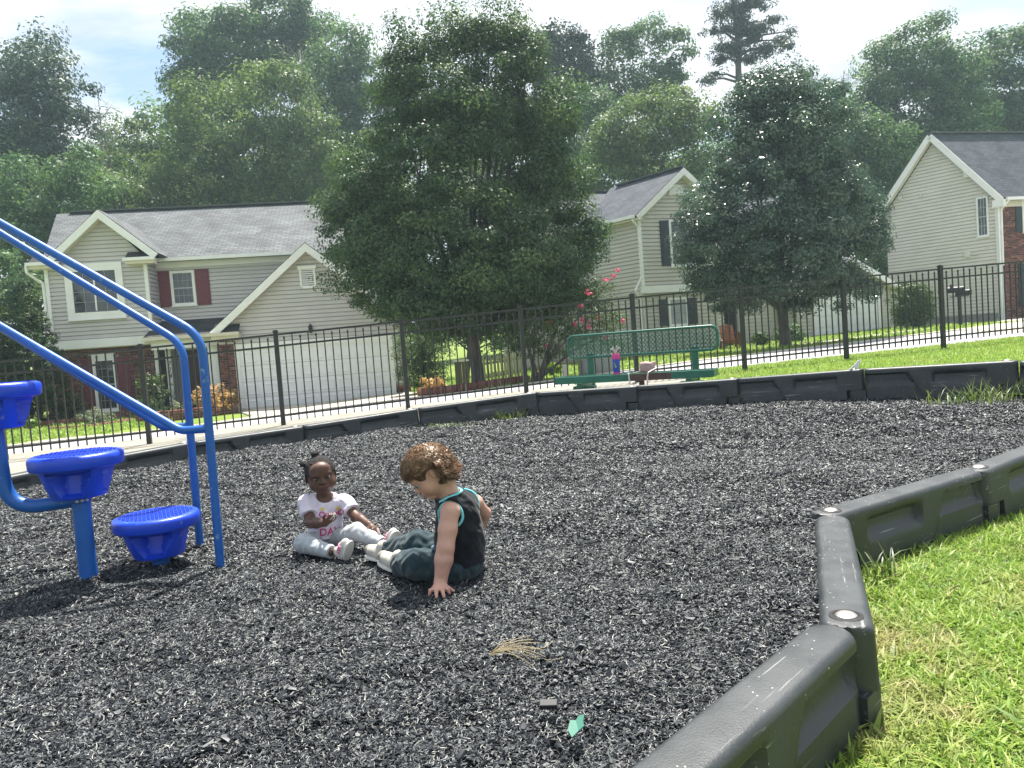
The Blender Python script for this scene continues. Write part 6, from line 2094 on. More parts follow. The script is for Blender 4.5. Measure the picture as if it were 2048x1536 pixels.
# ------------------------------------------------------------------ people: one continuous blended surface per body or garment
class Sdf:
    def __init__(s, lo, hi, h):
        s.lo, s.h = np.asarray(lo, float), h
        n = np.ceil((np.asarray(hi, float) - s.lo) / h).astype(int) + 1
        s.n = n
        s.g = np.full(tuple(n), .2, np.float32)

    def _sub(s, a, b):
        i0 = np.clip(np.floor((np.asarray(a) - s.lo) / s.h).astype(int), 0, s.n)
        i1 = np.clip(np.ceil((np.asarray(b) - s.lo) / s.h).astype(int) + 1, 0, s.n)
        if (i1 <= i0).any():
            return None, None
        ax = [s.lo[k] + s.h * np.arange(i0[k], i1[k], dtype=np.float32) for k in range(3)]
        X = np.stack(np.meshgrid(*ax, indexing="ij"), -1).astype(np.float32)
        return tuple(slice(i0[k], i1[k]) for k in range(3)), X

    def _put(s, sl, d, k, op):
        g = s.g[sl]
        if op == "add":
            if k > 0:
                h = np.clip(.5 + .5 * (g - d) / k, 0, 1)
                s.g[sl] = g + (d - g) * h - k * h * (1 - h)
            else:
                s.g[sl] = np.minimum(g, d)
        else:
            if k > 0:
                h = np.clip(.5 - .5 * (g + d) / k, 0, 1)
                s.g[sl] = g + (-d - g) * h + k * h * (1 - h)
            else:
                s.g[sl] = np.maximum(g, -d)

    def cap(s, a, b, ra, rb=None, k=.012, op="add", flat=None):
        a, b = np.asarray(a, float), np.asarray(b, float)
        rb = ra if rb is None else rb
        m = max(ra, rb) + .03 + k
        sl, X = s._sub(np.minimum(a, b) - m, np.maximum(a, b) + m)
        if sl is None:
            return s
        ab = b - a
        L2 = float(ab @ ab) + 1e-12
        t_ = ((X - a.astype(np.float32)) @ ab.astype(np.float32)) / L2
        tc_ = np.clip(t_, 0, 1)
        d = np.linalg.norm(X - a - tc_[..., None] * ab, axis=-1) - (ra + (rb - ra) * tc_)
        if flat is not None:                                          # cut square beyond the b end
            d = np.maximum(d, (t_ - flat) * math.sqrt(L2))
        s._put(sl, d.astype(np.float32), k, op)
        return s

    def ell(s, c, r, M=None, k=.012, op="add"):
        c, r = np.asarray(c, float), np.asarray(r, float)
        m = r.max() + .03 + k
        sl, X = s._sub(c - m, c + m)
        if sl is None:
            return s
        q = X - c
        if M is not None:
            q = q @ np.asarray(M, float)                              # columns of M are the local axes
        k0 = np.linalg.norm(q / r, axis=-1)
        k1 = np.linalg.norm(q / (r * r), axis=-1) + 1e-9
        s._put(sl, (k0 * (k0 - 1) / k1).astype(np.float32), k, op)
        return s

    def plane(s, p, n, op="cut"):
        """removes what lies beyond the plane on its normal's side"""
        n = np.asarray(n, float) / np.linalg.norm(n)
        ax = [s.lo[k] + s.h * np.arange(s.n[k]) for k in range(3)]
        d = (ax[0] - p[0])[:, None, None] * n[0] + (ax[1] - p[1])[None, :, None] * n[1] + (ax[2] - p[2])[None, None, :] * n[2]
        s.g = np.maximum(s.g, d.astype(np.float32))
        return s

    def wrinkle(s, amp, freq, seed=0, aniso=(1, 1, 1)):
        ax = [s.lo[k] + s.h * np.arange(s.n[k]) for k in range(3)]
        X, Y, Zc = np.meshgrid(*ax, indexing="ij")
        f = freq
        a = np.sin(X * f * aniso[0] + 2.1 * np.sin(Y * f * .7 + seed) + seed) * np.sin(Zc * f * 1.3 * aniso[2] + 1.7 * np.sin(X * f * .8) + seed * 2)
        a += .6 * np.sin((Y * aniso[1] + Zc * .8) * f * 1.9 + 2 * np.sin(X * f * 1.1 + seed))
        s.g = (s.g + amp * a).astype(np.float32)
        return s

    def mesh(s):
        g, n = s.g, s.n
        ins = g < 0
        acc = np.zeros((n[0] - 1, n[1] - 1, n[2] - 1, 3), np.float32)
        cnt = np.zeros((n[0] - 1, n[1] - 1, n[2] - 1), np.uint8)
        edges = []
        for ax_ in range(3):
            a = [slice(None)] * 3
            b = [slice(None)] * 3
            a[ax_], b[ax_] = slice(0, -1), slice(1, None)
            cr = np.argwhere(ins[tuple(a)] != ins[tuple(b)])
            i2 = cr.copy()
            i2[:, ax_] += 1
            v0, v1 = g[cr[:, 0], cr[:, 1], cr[:, 2]], g[i2[:, 0], i2[:, 1], i2[:, 2]]
            t_ = v0 / (v0 - v1)
            P = cr.astype(np.float32)
            P[:, ax_] += t_
            o1, o2 = [k for k in range(3) if k != ax_]
            for d1 in (0, -1):
                for d2 in (0, -1):
                    c = cr.copy()
                    c[:, o1] += d1
                    c[:, o2] += d2
                    ok = ((c >= 0) & (c < n - 1)).all(1)
                    np.add.at(acc, (c[ok, 0], c[ok, 1], c[ok, 2]), P[ok])
                    np.add.at(cnt, (c[ok, 0], c[ok, 1], c[ok, 2]), 1)
            edges.append((ax_, cr, v0 < 0))
        idx = np.full(cnt.shape, -1, np.int32)
        w_ = np.argwhere(cnt > 0)
        idx[w_[:, 0], w_[:, 1], w_[:, 2]] = np.arange(len(w_))
        V = acc[w_[:, 0], w_[:, 1], w_[:, 2]] / cnt[w_[:, 0], w_[:, 1], w_[:, 2]][:, None] * s.h + s.lo
        F = []
        for ax_, cr, neg in edges:
            o1, o2 = [(1, 2), (2, 0), (0, 1)][ax_]
            ok = (cr[:, o1] > 0) & (cr[:, o2] > 0) & (cr[:, o1] < n[o1] - 1) & (cr[:, o2] < n[o2] - 1)
            c, ng = cr[ok], neg[ok]
            q = []
            for d1, d2 in ((-1, -1), (0, -1), (0, 0), (-1, 0)):
                e = c.copy()
                e[:, o1] += d1
                e[:, o2] += d2
                q.append(idx[e[:, 0], e[:, 1], e[:, 2]])
            q = np.stack(q, 1)
            q[~ng] = q[~ng][:, ::-1]
            F.append(q)
        return V, np.concatenate(F)


def body_mesh(name, sdf, m, parent=None, org=None, tint=None):
    V, F = sdf.mesh()
    o = _org(parent) if org is None else np.asarray(org)
    me = raw_mesh(name, V - o, F, m, None, smooth=True)
    if tint is not None:
        a = me.attributes.new("mark", "FLOAT", "POINT")
        a.data.foreach_set("value", tint(V).astype(np.float32))
    return link(name, me, parent)


def skin_mat(name, c, lip, var, rough=.48, sss=.12):
    m = bpy.data.materials.new(name)
    m.use_nodes = True
    t = NT(m.node_tree)
    a = t.n("ShaderNodeAttribute", attribute_name="mark")
    tc_ = t.n("ShaderNodeTexCoord")
    nz = t.n("ShaderNodeTexNoise", {"Vector": (tc_, "Object"), "Scale": 28.0, "Detail": 4.0})
    col = t.mix(t.ramp((nz, 0), [(.35, 0), (.7, 1)]), (*c, 1), (*var, 1))
    col = t.mix((a, "Fac"), col, (*lip, 1))
    fine_ = t.n("ShaderNodeTexNoise", {"Vector": (tc_, "Object"), "Scale": 420.0, "Detail": 2.0})
    t.n("ShaderNodeOutputMaterial", {0: t.n("ShaderNodeBsdfPrincipled", {"Base Color": col, "Roughness": rough, "Specular IOR Level": .45, "Subsurface Weight": sss, "Subsurface Radius": (.010, .004, .002), "Subsurface Scale": 1.0,
                                                                          "Normal": t.n("ShaderNodeBump", {"Strength": .12, "Distance": .002, "Height": (fine_, 0)})})})
    return m


def unit(v):
    v = np.asarray(v, float)
    return v / np.linalg.norm(v)


def hand(s, wrist, d, nrm, size=1.0, curl=(.5, .5, .5, .5), spread=.16, thumb=1, rw=.016, lift=None):
    """palm, four separate fingers and a thumb; d points along the hand, nrm is the back of the hand"""
    d, nrm = unit(d), unit(nrm - np.dot(nrm, unit(d)) * unit(d))
    sd = np.cross(d, nrm)
    L = .030 * size
    pc = wrist + d * L * .85
    s.cap(wrist, pc, rw * .95, .014 * size, .008)
    s.ell(pc + d * L * .15, (.0205 * size, .0250 * size, .0115 * size), np.stack([sd, d, nrm], 1), .007)
    for i, (o_, ln, a) in enumerate(zip((-1.5, -.5, .5, 1.5), (.82, 1.0, .95, .76), curl)):
        if thumb < 0:
            o_ = -o_
        base = pc + d * L * .72 + sd * o_ * .0108 * size
        dir0 = unit(d + sd * o_ * spread)
        l1 = .0205 * ln * size
        a1, a2 = a * .8, a * 1.7
        b1_ = base + l1 * (dir0 * math.cos(a1) - nrm * math.sin(a1))
        b2_ = b1_ + .0175 * ln * size * (dir0 * math.cos(a2) - nrm * math.sin(a2))
        s.cap(base, b1_, .0070 * size, .0063 * size, .0028)
        s.cap(b1_, b2_, .0063 * size, .0050 * size, .0028)
    tb = wrist + d * L * .45 + sd * thumb * -1 * .013 * size * -1
    td = unit(d * .75 + sd * thumb * .85 - nrm * .35)
    t1 = tb + td * .022 * size
    s.cap(tb, t1, .0088 * size, .0075 * size, .005)
    s.cap(t1, t1 + unit(td * .6 + d * .6 - nrm * .25) * .018 * size, .0072 * size, .0056 * size, .003)


class Head:
    def __init__(s, c, f, u):
        s.c = np.asarray(c, float)
        s.f = unit(f)
        s.u = unit(np.asarray(u, float) - np.dot(u, s.f) * s.f)
        s.s = np.cross(s.u, s.f)
        s.M = np.stack([s.s, s.f, s.u], 1)

    def p(s, x, y, z):
        return s.c + s.s * x + s.f * y + s.u * z

    def loc(s, V):
        return (V - s.c) @ s.M


def face(S, H, k=1.0):
    M = H.M
    S.ell(H.p(0, -.004 * k, .014 * k), np.array([.069, .083, .076]) * k, M, .01)
    S.ell(H.p(0, .018 * k, -.032 * k), np.array([.057, .057, .057]) * k, M, .022)
    for x in (-1, 1):
        S.ell(H.p(x * .034 * k, .041 * k, -.036 * k), np.array([.027, .027, .026]) * k, M, .016)
        S.ell(H.p(x * .026 * k, .070 * k, .017 * k), np.array([.020, .010, .007]) * k, M, .012)
        S.ell(H.p(x * .027 * k, .083 * k, -.002 * k), np.array([.0145, .013, .0095]) * k, M, .010, "cut")
        S.cap(H.p(x * .018 * k, .0738 * k, .0105 * k), H.p(x * .037 * k, .0672 * k, .0085 * k), .0034 * k, .0030 * k, .004)
        S.cap(H.p(x * .019 * k, .0725 * k, -.0130 * k), H.p(x * .036 * k, .0665 * k, -.0125 * k), .0036 * k, .003 * k, .005)
        e = H.p(x * .069 * k, -.010 * k, -.010 * k)
        Me = np.stack([unit(H.s * x * .9 - H.f * .45), unit(H.f * .9 + H.s * x * .45), H.u], 1)
        S.ell(e, np.array([.0065, .013, .0195]) * k, Me, .005)
        S.ell(e + unit(H.s * x * .9 + H.f * .3) * .007 * k, np.array([.004, .007, .011]) * k, Me, .004, "cut")
    S.ell(H.p(0, .060 * k, .040 * k), np.array([.042, .020, .026]) * k, M, .02)
    S.cap(H.p(0, .074 * k, .0 * k), H.p(0, .084 * k, -.018 * k), .0062 * k, .0085 * k, .008)
    S.ell(H.p(0, .0865 * k, -.0205 * k), np.array([.0105, .0095, .0085]) * k, M, .006)
    for x in (-1, 1):
        S.ell(H.p(x * .0105 * k, .0800 * k, -.0235 * k), np.array([.0072, .0080, .0062]) * k, M, .004)
    S.ell(H.p(0, .068 * k, -.046 * k), np.array([.024, .016, .015]) * k, M, .012)
    S.ell(H.p(0, .0795 * k, -.0435 * k), np.array([.0185, .0075, .0050]) * k, M, .004)
    S.ell(H.p(0, .0785 * k, -.0535 * k), np.array([.0160, .0080, .0058]) * k, M, .004)
    S.ell(H.p(0, .0875 * k, -.0485 * k), np.array([.016, .0035, .0011]) * k, M, .002, "cut")
    S.ell(H.p(0, .056 * k, -.073 * k), np.array([.022, .020, .017]) * k, M, .014)


def lips(H, k=1.0, blush=0.0):
    def f_(V):
        q = H.loc(V) / k
        m = np.exp(-((q[:, 0] / .018) ** 4 + ((q[:, 2] + .0485) / .0098) ** 4)) * (q[:, 1] > .066)
        br = 0
        for x in (-1, 1):
            m = np.maximum(m, blush * np.exp(-(((q[:, 0] - x * .034) / .016) ** 2 + ((q[:, 2] + .030) / .015) ** 2)) * (q[:, 1] > .02))
        return np.clip(m, 0, 1)
    return f_


eye_w = mat("eye_white", (.38, .36, .35), rough=.15, spec=.6)
eye_d = mat("dark_iris", (.012, .008, .006), rough=.08, spec=.8)


def eyes(H, parent, k=1.0, look=(0, 0, 0), brow=None):
    for x in (-1, 1):
        c = H.p(x * .0265 * k, .0630 * k, -.002 * k)
        e = MB().ball(c, .0124 * k, 14, 9).build("eye", eye_w, parent, smooth=3)
        d = unit(H.f + np.asarray(look) * 1.0)
        MB().ball(c + d * .0040 * k, .0100 * k, 14, 9).build("iris", eye_d, e, smooth=3)
        if brow is not None:
            m = MB()
            P = [H.p(x * q * k, (.0795 - 11 * (q - .012) ** 2 * 1.15) * k, (.0250 + .05 * (q - .012) - 7 * (q - .012) ** 2) * k) for q in np.linspace(.012, .042, 7)]
            m.tube(P, [.0012, .002, .0024, .0022, .002, .0015, .0006], 6).build("eyebrow", brow, parent, smooth=3)


def strands(name, roots, nrms, flow, length, m, parent, H, width=.0022, steps=8, lift=.010, curl=None, grav=.5, tints=None, locks=0):
    n = len(roots)
    P = roots.copy()
    Wd = rng.uniform(.6, 1.3, n) * width
    ph, cr_ = rng.uniform(0, 6.28, n), rng.uniform(.7, 1.3, n)
    lf = np.ones((n, 1))
    if locks:
        gi = rng.integers(0, n, locks)
        own = np.argmin(((roots[:, None, :] - roots[gi][None, :, :]) ** 2).sum(2), axis=1)
        ph = rng.uniform(0, 6.28, locks)[own] + rng.normal(0, .25, n)
        cr_ = rng.uniform(.6, 1.5, locks)[own]
        lf = rng.uniform(.35, 2.1, locks)[own][:, None]
        pull = roots[gi][own]
        flow = flow + rng.normal(0, .022, (locks, 3))[own]
    pts = []
    D = flow / (np.linalg.norm(flow, axis=1, keepdims=True) + 1e-9)
    nn = nrms.copy()
    for i in range(steps + 1):
        s = i / steps
        off = nn * lf * (lift * (math.sin(min(1, s * 1.3) * math.pi * .75) + .15) * rng.uniform(.85, 1.15, (n, 1)))
        q = P + off
        if curl is not None:
            side = np.cross(D, nn)
            amp = (curl * s)[:, None]
            an = ph + s * 17 * cr_
            q = q + side * amp * np.cos(an)[:, None] + nn * amp * (np.sin(an)[:, None] + .7)
        if locks:
            q = q + (pull - roots) * .55 * s
        pts.append(q)
        P = P + D * (length / steps)[:, None]
        # stay on the skull: push back onto the head ellipsoid
        l_ = H.loc(P)
        r_ = np.array([.0725, .0865, .080])
        cc = np.array([0, -.004, .014])
        k_ = np.linalg.norm((l_ - cc) / r_, axis=1)
        l2 = cc + (l_ - cc) / k_[:, None]
        inside = (k_ < 1) | (l_[:, 2] > -.02)
        l_ = np.where(inside[:, None], l2, l_)
        P = H.c + l_ @ H.M.T
        nn = ((l_ - cc) / (r_ * r_)) @ H.M.T
        nn /= np.linalg.norm(nn, axis=1, keepdims=True)
        D = D - nn * (D * nn).sum(1, keepdims=True) * inside[:, None]
        D = D + np.array([0, 0, -grav / steps])
        D /= np.linalg.norm(D, axis=1, keepdims=True) + 1e-9
    pts = np.stack(pts, 1)                                            # n, steps+1, 3
    tang = np.gradient(pts, axis=1)
    outw = pts - H.c
    side = np.cross(tang, outw)
    side /= np.linalg.norm(side, axis=2, keepdims=True) + 1e-9
    tp_ = np.array([1 - .85 * (i / steps) ** 2 for i in range(steps + 1)])
    wv_ = side * (Wd[:, None] * tp_[None, :])[..., None]
    V = np.stack([pts - wv_, pts + wv_], 2).reshape(n, -1, 3)
    F = np.array([(2 * i, 2 * i + 1, 2 * i + 3, 2 * i + 2) for i in range(steps)])
    FF = (F[None] + (np.arange(n) * 2 * (steps + 1))[:, None, None]).reshape(-1, 4)
    T = np.repeat(np.clip(rng.normal(.45, .22, n) if tints is None else tints, 0, 1), steps)
    return link(name, raw_mesh(name, V.reshape(-1, 3) - _org(parent), FF, m, T, smooth=True), parent)


def cloth_mat(name, c1, c2, rough=.85, scale=30, weave=900, lo=.35, hi=.65):
    m = bpy.data.materials.new(name)
    m.use_nodes = True
    t = NT(m.node_tree)
    tc_ = t.n("ShaderNodeTexCoord")
    nz = t.n("ShaderNodeTexNoise", {"Vector": (tc_, "Object"), "Scale": scale, "Detail": 5.0})
    col = t.mix(t.ramp((nz, 0), [(lo, 0), (hi, 1)]), (*c1, 1), (*c2, 1))
    wv_ = t.n("ShaderNodeTexNoise", {"Vector": (tc_, "Object"), "Scale": weave, "Detail": 1.0})
    big_ = t.n("ShaderNodeTexNoise", {"Vector": (tc_, "Object"), "Scale": 34.0, "Detail": 3.0, "Distortion": 1.2})
    b1_ = t.n("ShaderNodeBump", {"Strength": .28, "Distance": .006, "Height": (big_, 0)})
    b2_ = t.n("ShaderNodeBump", {"Strength": .25, "Distance": .001, "Height": (wv_, 0), "Normal": b1_})
    t.n("ShaderNodeOutputMaterial", {0: t.n("ShaderNodeBsdfPrincipled", {"Base Color": col, "Roughness": rough, "Specular IOR Level": .2, "Sheen Weight": .15, "Normal": b2_})})
    return m


def lapbox(pts, m=.06):
    P = np.array(pts)
    return P.min(0) - m, P.max(0) + m


# ================================================= the toddler in the white and pink T-shirt
skin_d = skin_mat("deep_brown_skin", (.085, .040, .026), (.085, .028, .028), (.115, .056, .036), .50, .08)
shirt_w = cloth_mat("pale_lilac_cotton", (.66, .60, .70), (.72, .67, .75))
grey_l = cloth_mat("pale_grey_leggings", (.36, .39, .41), (.44, .47, .49), scale=60)
shoe_w = mat("off_white_shoe", (.50, .49, .46), (.60, .59, .55), scale=20, rough=.6, bump=.1, bscale=120)
sole_w = mat("white_sole", (.62, .61, .57), (.70, .69, .65), scale=12, rough=.6)
pink_s = mat("pink_strap_fabric", (.55, .13, .24), (.66, .22, .33), scale=30, rough=.7)
hair_b = mat("tight_black_hair", (.012, .010, .009), (.030, .026, .024), scale=180, rough=.75, bump=1.0, bscale=260)

g_pel, g_mid, g_chest = at(650, 1064, 3.585), at(651, 1040, 3.575), at(651, 1012, 3.565)
g_neck = at(649, 992, 3.555)
GH = Head(at(641, 950, 3.545), (.33, -.93, -.06), (-.12, -.04, 1))
g_shR, g_elR, g_wrR = at(612, 1006, 3.545), at(622, 1046, 3.470), at(650, 1046, 3.375)
g_shL, g_elL, g_wrL = at(690, 1005, 3.565), at(712, 1034, 3.500), at(737, 1049, 3.420)
g_hipR, g_knR, g_anR = at(633, 1081, 3.55), at(608, 1087, 3.405), at(660, 1103, 3.305)
g_hipL, g_knL, g_anL = at(670, 1079, 3.56), at(716, 1064, 3.430), at(762, 1086, 3.335)
g_hlR, g_toR = at(688, 1109, 3.29), at(692, 1087, 3.275)
g_hlL, g_toL = at(783, 1095, 3.32), at(787, 1066, 3.30)
girl_o = np.array([g_pel[0], g_pel[1], 0.0])
lo, hi = lapbox([g_pel, GH.c, g_elR, g_wrR, g_wrL, g_elL, g_knR, g_knL, g_anL, g_anR, g_shR, at(760, 1060, 3.38), GH.p(0, 0, .08)], .085)
S = Sdf(lo, hi, .0034)
S.ell(g_pel, (.074, .062, .060)).cap(g_mid, g_chest, .060, .054, .03).cap(g_chest, g_neck, .050, .028, .02).cap(g_neck, GH.p(0, -.012, -.05), .030, .032, .015)
face(S, GH, .985)
for sh_, el_, wr_ in ((g_shR, g_elR, g_wrR), (g_shL, g_elL, g_wrL)):
    S.cap(g_chest + Z3 * .01, sh_, .036, .029, .02).cap(sh_, el_, .0285, .0235, .012).cap(el_, el_ * .6 + wr_ * .4, .0245, .0245, .008).cap(el_ * .6 + wr_ * .4, wr_, .0245, .0165, .008)
for hp, kn, an in ((g_hipR, g_knR, g_anR), (g_hipL, g_knL, g_anL)):
    S.cap(hp, kn, .040, .034, .02).cap(kn, an, .033, .022, .012)
hand(S, g_wrR, at(668, 1034, 3.345) - g_wrR, np.array([.15, -.75, -.55]), .88, (.75, .85, .95, 1.05), .07, -1, .0165)
hand(S, g_wrL, at(756, 1062, 3.385) - g_wrL, np.array([.35, -.35, .85]), .88, (.55, .7, .8, .9), .10, 1, .0165)
girl = body_mesh("person", S, skin_d, None, girl_o, lips(GH, .985))
girl.location = girl_o
ORG[girl.name] = girl_o
tag(girl, "toddler sitting cross legged on the mulch in white and pink T-shirt and grey leggings", "person")
eyes(GH, girl, .985, (-.12, -.05, 0), hair_b)
# hair: close cap with a rough hairline and two puffs
lo, hi = GH.c - .13, GH.c + .15
S = Sdf(lo, hi, .003)
S.ell(GH.p(0, -.007, .016), (.0700, .0835, .0772), GH.M, 0)
S.ell(GH.p(0, .080, .000), (.066, .062, .068), GH.M, .006, "cut")
S.ell(GH.p(0, .04, -.075), (.09, .075, .055), GH.M, .006, "cut")
for x in (-1, 1):
    S.ell(GH.p(x * .074, .004, -.02), (.020, .024, .026), GH.M, .004, "cut")
    S.cap(GH.p(x * .066, .012, .02), GH.p(x * .067, .008, -.012), .007, .003, .004)
S.wrinkle(.0007, 420, 1)
for c_, r_ in ((GH.p(-.006, -.016, .103), .0165), (GH.p(-.066, -.02, .066), .0155), (GH.p(-.072, -.022, .073), .011), (GH.p(.006, -.02, .104), .012)):
    S.ell(c_, (r_, r_, r_ * .85), None, .006)
S.wrinkle(.0016, 300, 3)
body_mesh("hair", S, hair_b, girl)
# T-shirt
lo, hi = lapbox([g_pel, g_chest, g_shR, g_shL, g_neck, at(607, 1026, 3.51), at(704, 1018, 3.54)], .075)
S = Sdf(lo, hi, .0034)
S.cap(g_pel - Z3 * .005, g_mid, .087, .076, .02).cap(g_mid, g_chest, .073, .061, .03).cap(g_chest, g_neck - Z3 * .012, .056, .044, .02)
for sh_, el_ in ((g_shR, g_elR), (g_shL, g_elL)):
    S.cap(g_chest + Z3 * .018, sh_, .040, .037, .02)
    S.cap(sh_, sh_ + (el_ - sh_) * .62, .0385, .0400, .014, flat=.98)
S.plane(g_pel + np.array([0, 0, -.022]), (0.02, -.06, -1))
S.wrinkle(.0024, 58, 2, (1, 1, .7))
S.wrinkle(.0009, 120, 5)
S.ell(g_neck + np.array([.012, -.034, .016]), (.047, .046, .042), None, .004, "cut")
S.cap(g_neck + Z3 * -.01, g_neck + Z3 * .09, .036, .046, .004, "cut")
shirt = body_mesh("t_shirt", S, shirt_w, girl)
# leggings
lo, hi = lapbox([g_pel, g_hipR, g_knR, g_anR, g_hipL, g_knL, g_anL], .075)
S = Sdf(lo, hi, .0034)
S.ell(g_pel - Z3 * .032, (.080, .070, .046), None, .02)
S.plane(g_pel + Z3 * .012, (0, 0, 1))
for hp, kn, an in ((g_hipR, g_knR, g_anR), (g_hipL, g_knL, g_anL)):
    S.cap(hp, kn, .048, .0435, .015).cap(kn, an * 1.06 - kn * .06, .0425, .0300, .014, flat=1.0)
S.wrinkle(.0014, 75, 4)
body_mesh("leggings", S, grey_l, girl)


def shoe(parent, heel, toe, solen, m_up, m_sole, strap=None, r=.026, w=1.0, ankle=None):
    """upper, thick sole on the solen side, straps or laces"""
    d = unit(toe - heel)
    n = unit(solen - np.dot(solen, d) * d)
    sd = np.cross(d, n)
    L = np.linalg.norm(toe - heel)
    lo, hi = lapbox([heel, toe, heel - n * .05, toe - n * .05], .055)
    S_ = Sdf(lo, hi, .0028)
    Mx = np.stack([sd, d, n], 1)
    S_.ell((heel + toe) / 2 - n * .004, (r * 1.10 * w, L * .5 + r * .85, r * 1.0), Mx, .01)
    S_.cap(heel + d * .004, heel - n * r * 1.1, r * 1.05, r * .95, .012)
    S_.plane((heel + toe) / 2 + n * r * .62, n)
    if ankle is not None:
        S_.cap(heel - n * r * .8, ankle, r * .8, r * .8, .004, "cut")
    sh_ = body_mesh("shoe", S_, m_up, parent)
    pl = []
    mid_ = (heel + toe) / 2 + n * r * .50
    for a in np.linspace(0, 2 * math.pi, 28, endpoint=False):
        rr = .90 + .10 * math.cos(2 * a)
        pl.append(mid_ + sd * math.cos(a) * r * 1.16 * w * (1 - .10 * math.sin(a) * -1) + d * math.sin(a) * (L * .5 + r * .92))
    MB().prism(pl, n * r * .42).build("sole", m_sole, sh_, bevel=.003)
    return sh_, d, n, sd


for hl, to, nrm_, an in ((g_hlR, g_toR, np.array([.86, -.50, -.08]), g_anR), (g_hlL, g_toL, np.array([.55, -.80, .05]), g_anL)):
    sh_, d, n, sd = shoe(girl, hl, to, nrm_, shoe_w, sole_w, r=.0265)
    for k in (.30, .55, .8):
        c = hl + (to - hl) * k
        P = [c - n * .004 + sd * .031 * math.cos(a) - n * (.029 if k < .7 else .026) * math.sin(a) for a in np.linspace(-.1, math.pi + .1, 12)]
        ribbon(P, .008, d, .004).build("strap", pink_s, sh_, smooth=.8)
# lettering on the shirt front
sv = np.empty(len(shirt.data.vertices) * 3, np.float32)
shirt.data.vertices.foreach_get("co", sv)
sv = sv.reshape(-1, 3) + girl_o
sf_ = [tuple(p.vertices) for p in shirt.data.polygons]
SBV = BVHTree.FromPolygons([tuple(v) for v in sv], sf_)


def on_shirt(px, py, bv=SBV, lift=.0016):
    d = unit(ray(px, py))
    h, nrm_, _, _ = bv.ray_cast(Vector(CP), Vector(d), 10)
    if h is None:
        h, nrm_, _, _ = bv.find_nearest(Vector(at(px, py, 3.5)))
    return np.array(h) - d * lift


ink_p = mat("pink_print", (.58, .035, .20), (.68, .08, .28), scale=60, rough=.7)
ink_y = mat("yellow_print", (.62, .50, .12), (.70, .58, .2), scale=60, rough=.7)
for body, sz, cx_, cy_, rot_, bold in (("DAY", 21, 660, 1070, .12, 1), ("Ou", 16, 648, 1034, .10, 1), ("eO", 16, 678, 1030, .12, 1)):
    cu = bpy.data.curves.new("t", "FONT")
    cu.body, cu.size, cu.align_x, cu.resolution_u, cu.offset = body, sz, "CENTER", 3, .45
    tmp = bpy.data.objects.new("t", cu)
    me = bpy.data.meshes.new_from_object(tmp)
    bpy.data.objects.remove(tmp)
    bm = bmesh.new()
    bm.from_mesh(me)
    bmesh.ops.subdivide_edges(bm, edges=bm.edges, cuts=1)
    for v in bm.verts:
        x, y = v.co.x * math.cos(rot_) - v.co.y * math.sin(rot_) * .3, v.co.x * math.sin(rot_) + v.co.y
        v.co = Vector(on_shirt(cx_ + x, cy_ - y) - girl_o)
    bm.to_mesh(me)
    bm.free()
    me.materials.clear()
    me.materials.append(ink_p)
    link("lettering", me, shirt)
for cx_, cy_ in ((645, 1018), (676, 1017)):
    V = [on_shirt(cx_, cy_, lift=.0012) - girl_o] + [on_shirt(cx_ + 4.2 * math.cos(a) * (1 + .15 * (i % 2)), cy_ + 3.6 * math.sin(a) * (1 + .15 * (i % 2)), lift=.0012) - girl_o for i, a in enumerate(np.linspace(0, 6.283, 16, endpoint=False))]
    me = bpy.data.meshes.new("sun_print")
    me.from_pydata([tuple(v) for v in V], [], [(0, 1 + i, 1 + (i + 1) % 16) for i in range(16)])
    me.materials.append(ink_y)
    link("sun_print", me, shirt)
# white threads in her raised hand, pale strip hanging from the other
hp = at(667, 1030, 3.325)
o = MB()
for P in ([(660, 1040), (667, 1032), (671, 1026)], [(664, 1028), (669, 1026), (674, 1031)], [(668, 1030), (669, 1036), (665, 1041)]):
    o.tube([at(x, y, 3.318) for x, y in P], .0016, 5)
tag(o.build("white_thread", white_m, None, smooth=3), "white thread pinched in the toddler's raised hand", "thread")
o = ribbon([at(755, 1056, 3.37), at(758, 1066, 3.345), at(762, 1076, 3.335), at(769, 1083, 3.315)], .009, unit((1, -.5, .3)), .003).build("pale_strip", strap_m, None, smooth=.8)
tag(o, "pale strip of rubber held in the toddler's lowered hand over her shoe", "strip")

# ================================================= the child in the black tank top
skin_l = skin_mat("light_skin", (.53, .29, .215), (.50, .17, .14), (.60, .35, .265), .46, .18)
tank_m = cloth_mat("black_jersey", (.006, .007, .0095), (.011, .013, .017))
aqua_m = cloth_mat("aqua_binding", (.16, .55, .60), (.20, .62, .66), scale=60)
jean_m = cloth_mat("dark_teal_denim", (.018, .038, .048), (.055, .085, .095), scale=26, weave=700, lo=.42, hi=.75)
shoe_b = mat("cream_canvas_shoe", (.44, .41, .34), (.54, .51, .44), scale=20, rough=.7, bump=.1, bscale=150)
cap_b = mat("grey_canvas", (.25, .235, .20), (.31, .29, .25), scale=20, rough=.75)
b_pel, b_mid, b_chest, b_neck = at(920, 1116, 2.93), at(919, 1070, 2.925), at(915, 1024, 2.92), at(897, 988, 2.90)
BH = Head(at(859, 944, 2.885), (-.73, -.13, -.64), (-.64, -.03, .76))
b_shL, b_elL, b_wrL = at(900, 1022, 2.83), at(891, 1096, 2.785), at(881, 1163, 2.77)
b_shR, b_elR, b_wrR = at(949, 1006, 3.00), at(969, 1027, 3.085), at(962, 1052, 3.10)
b_hipL, b_knL, b_anL = at(903, 1134, 2.88), at(832, 1128, 2.875), at(803, 1128, 3.00)
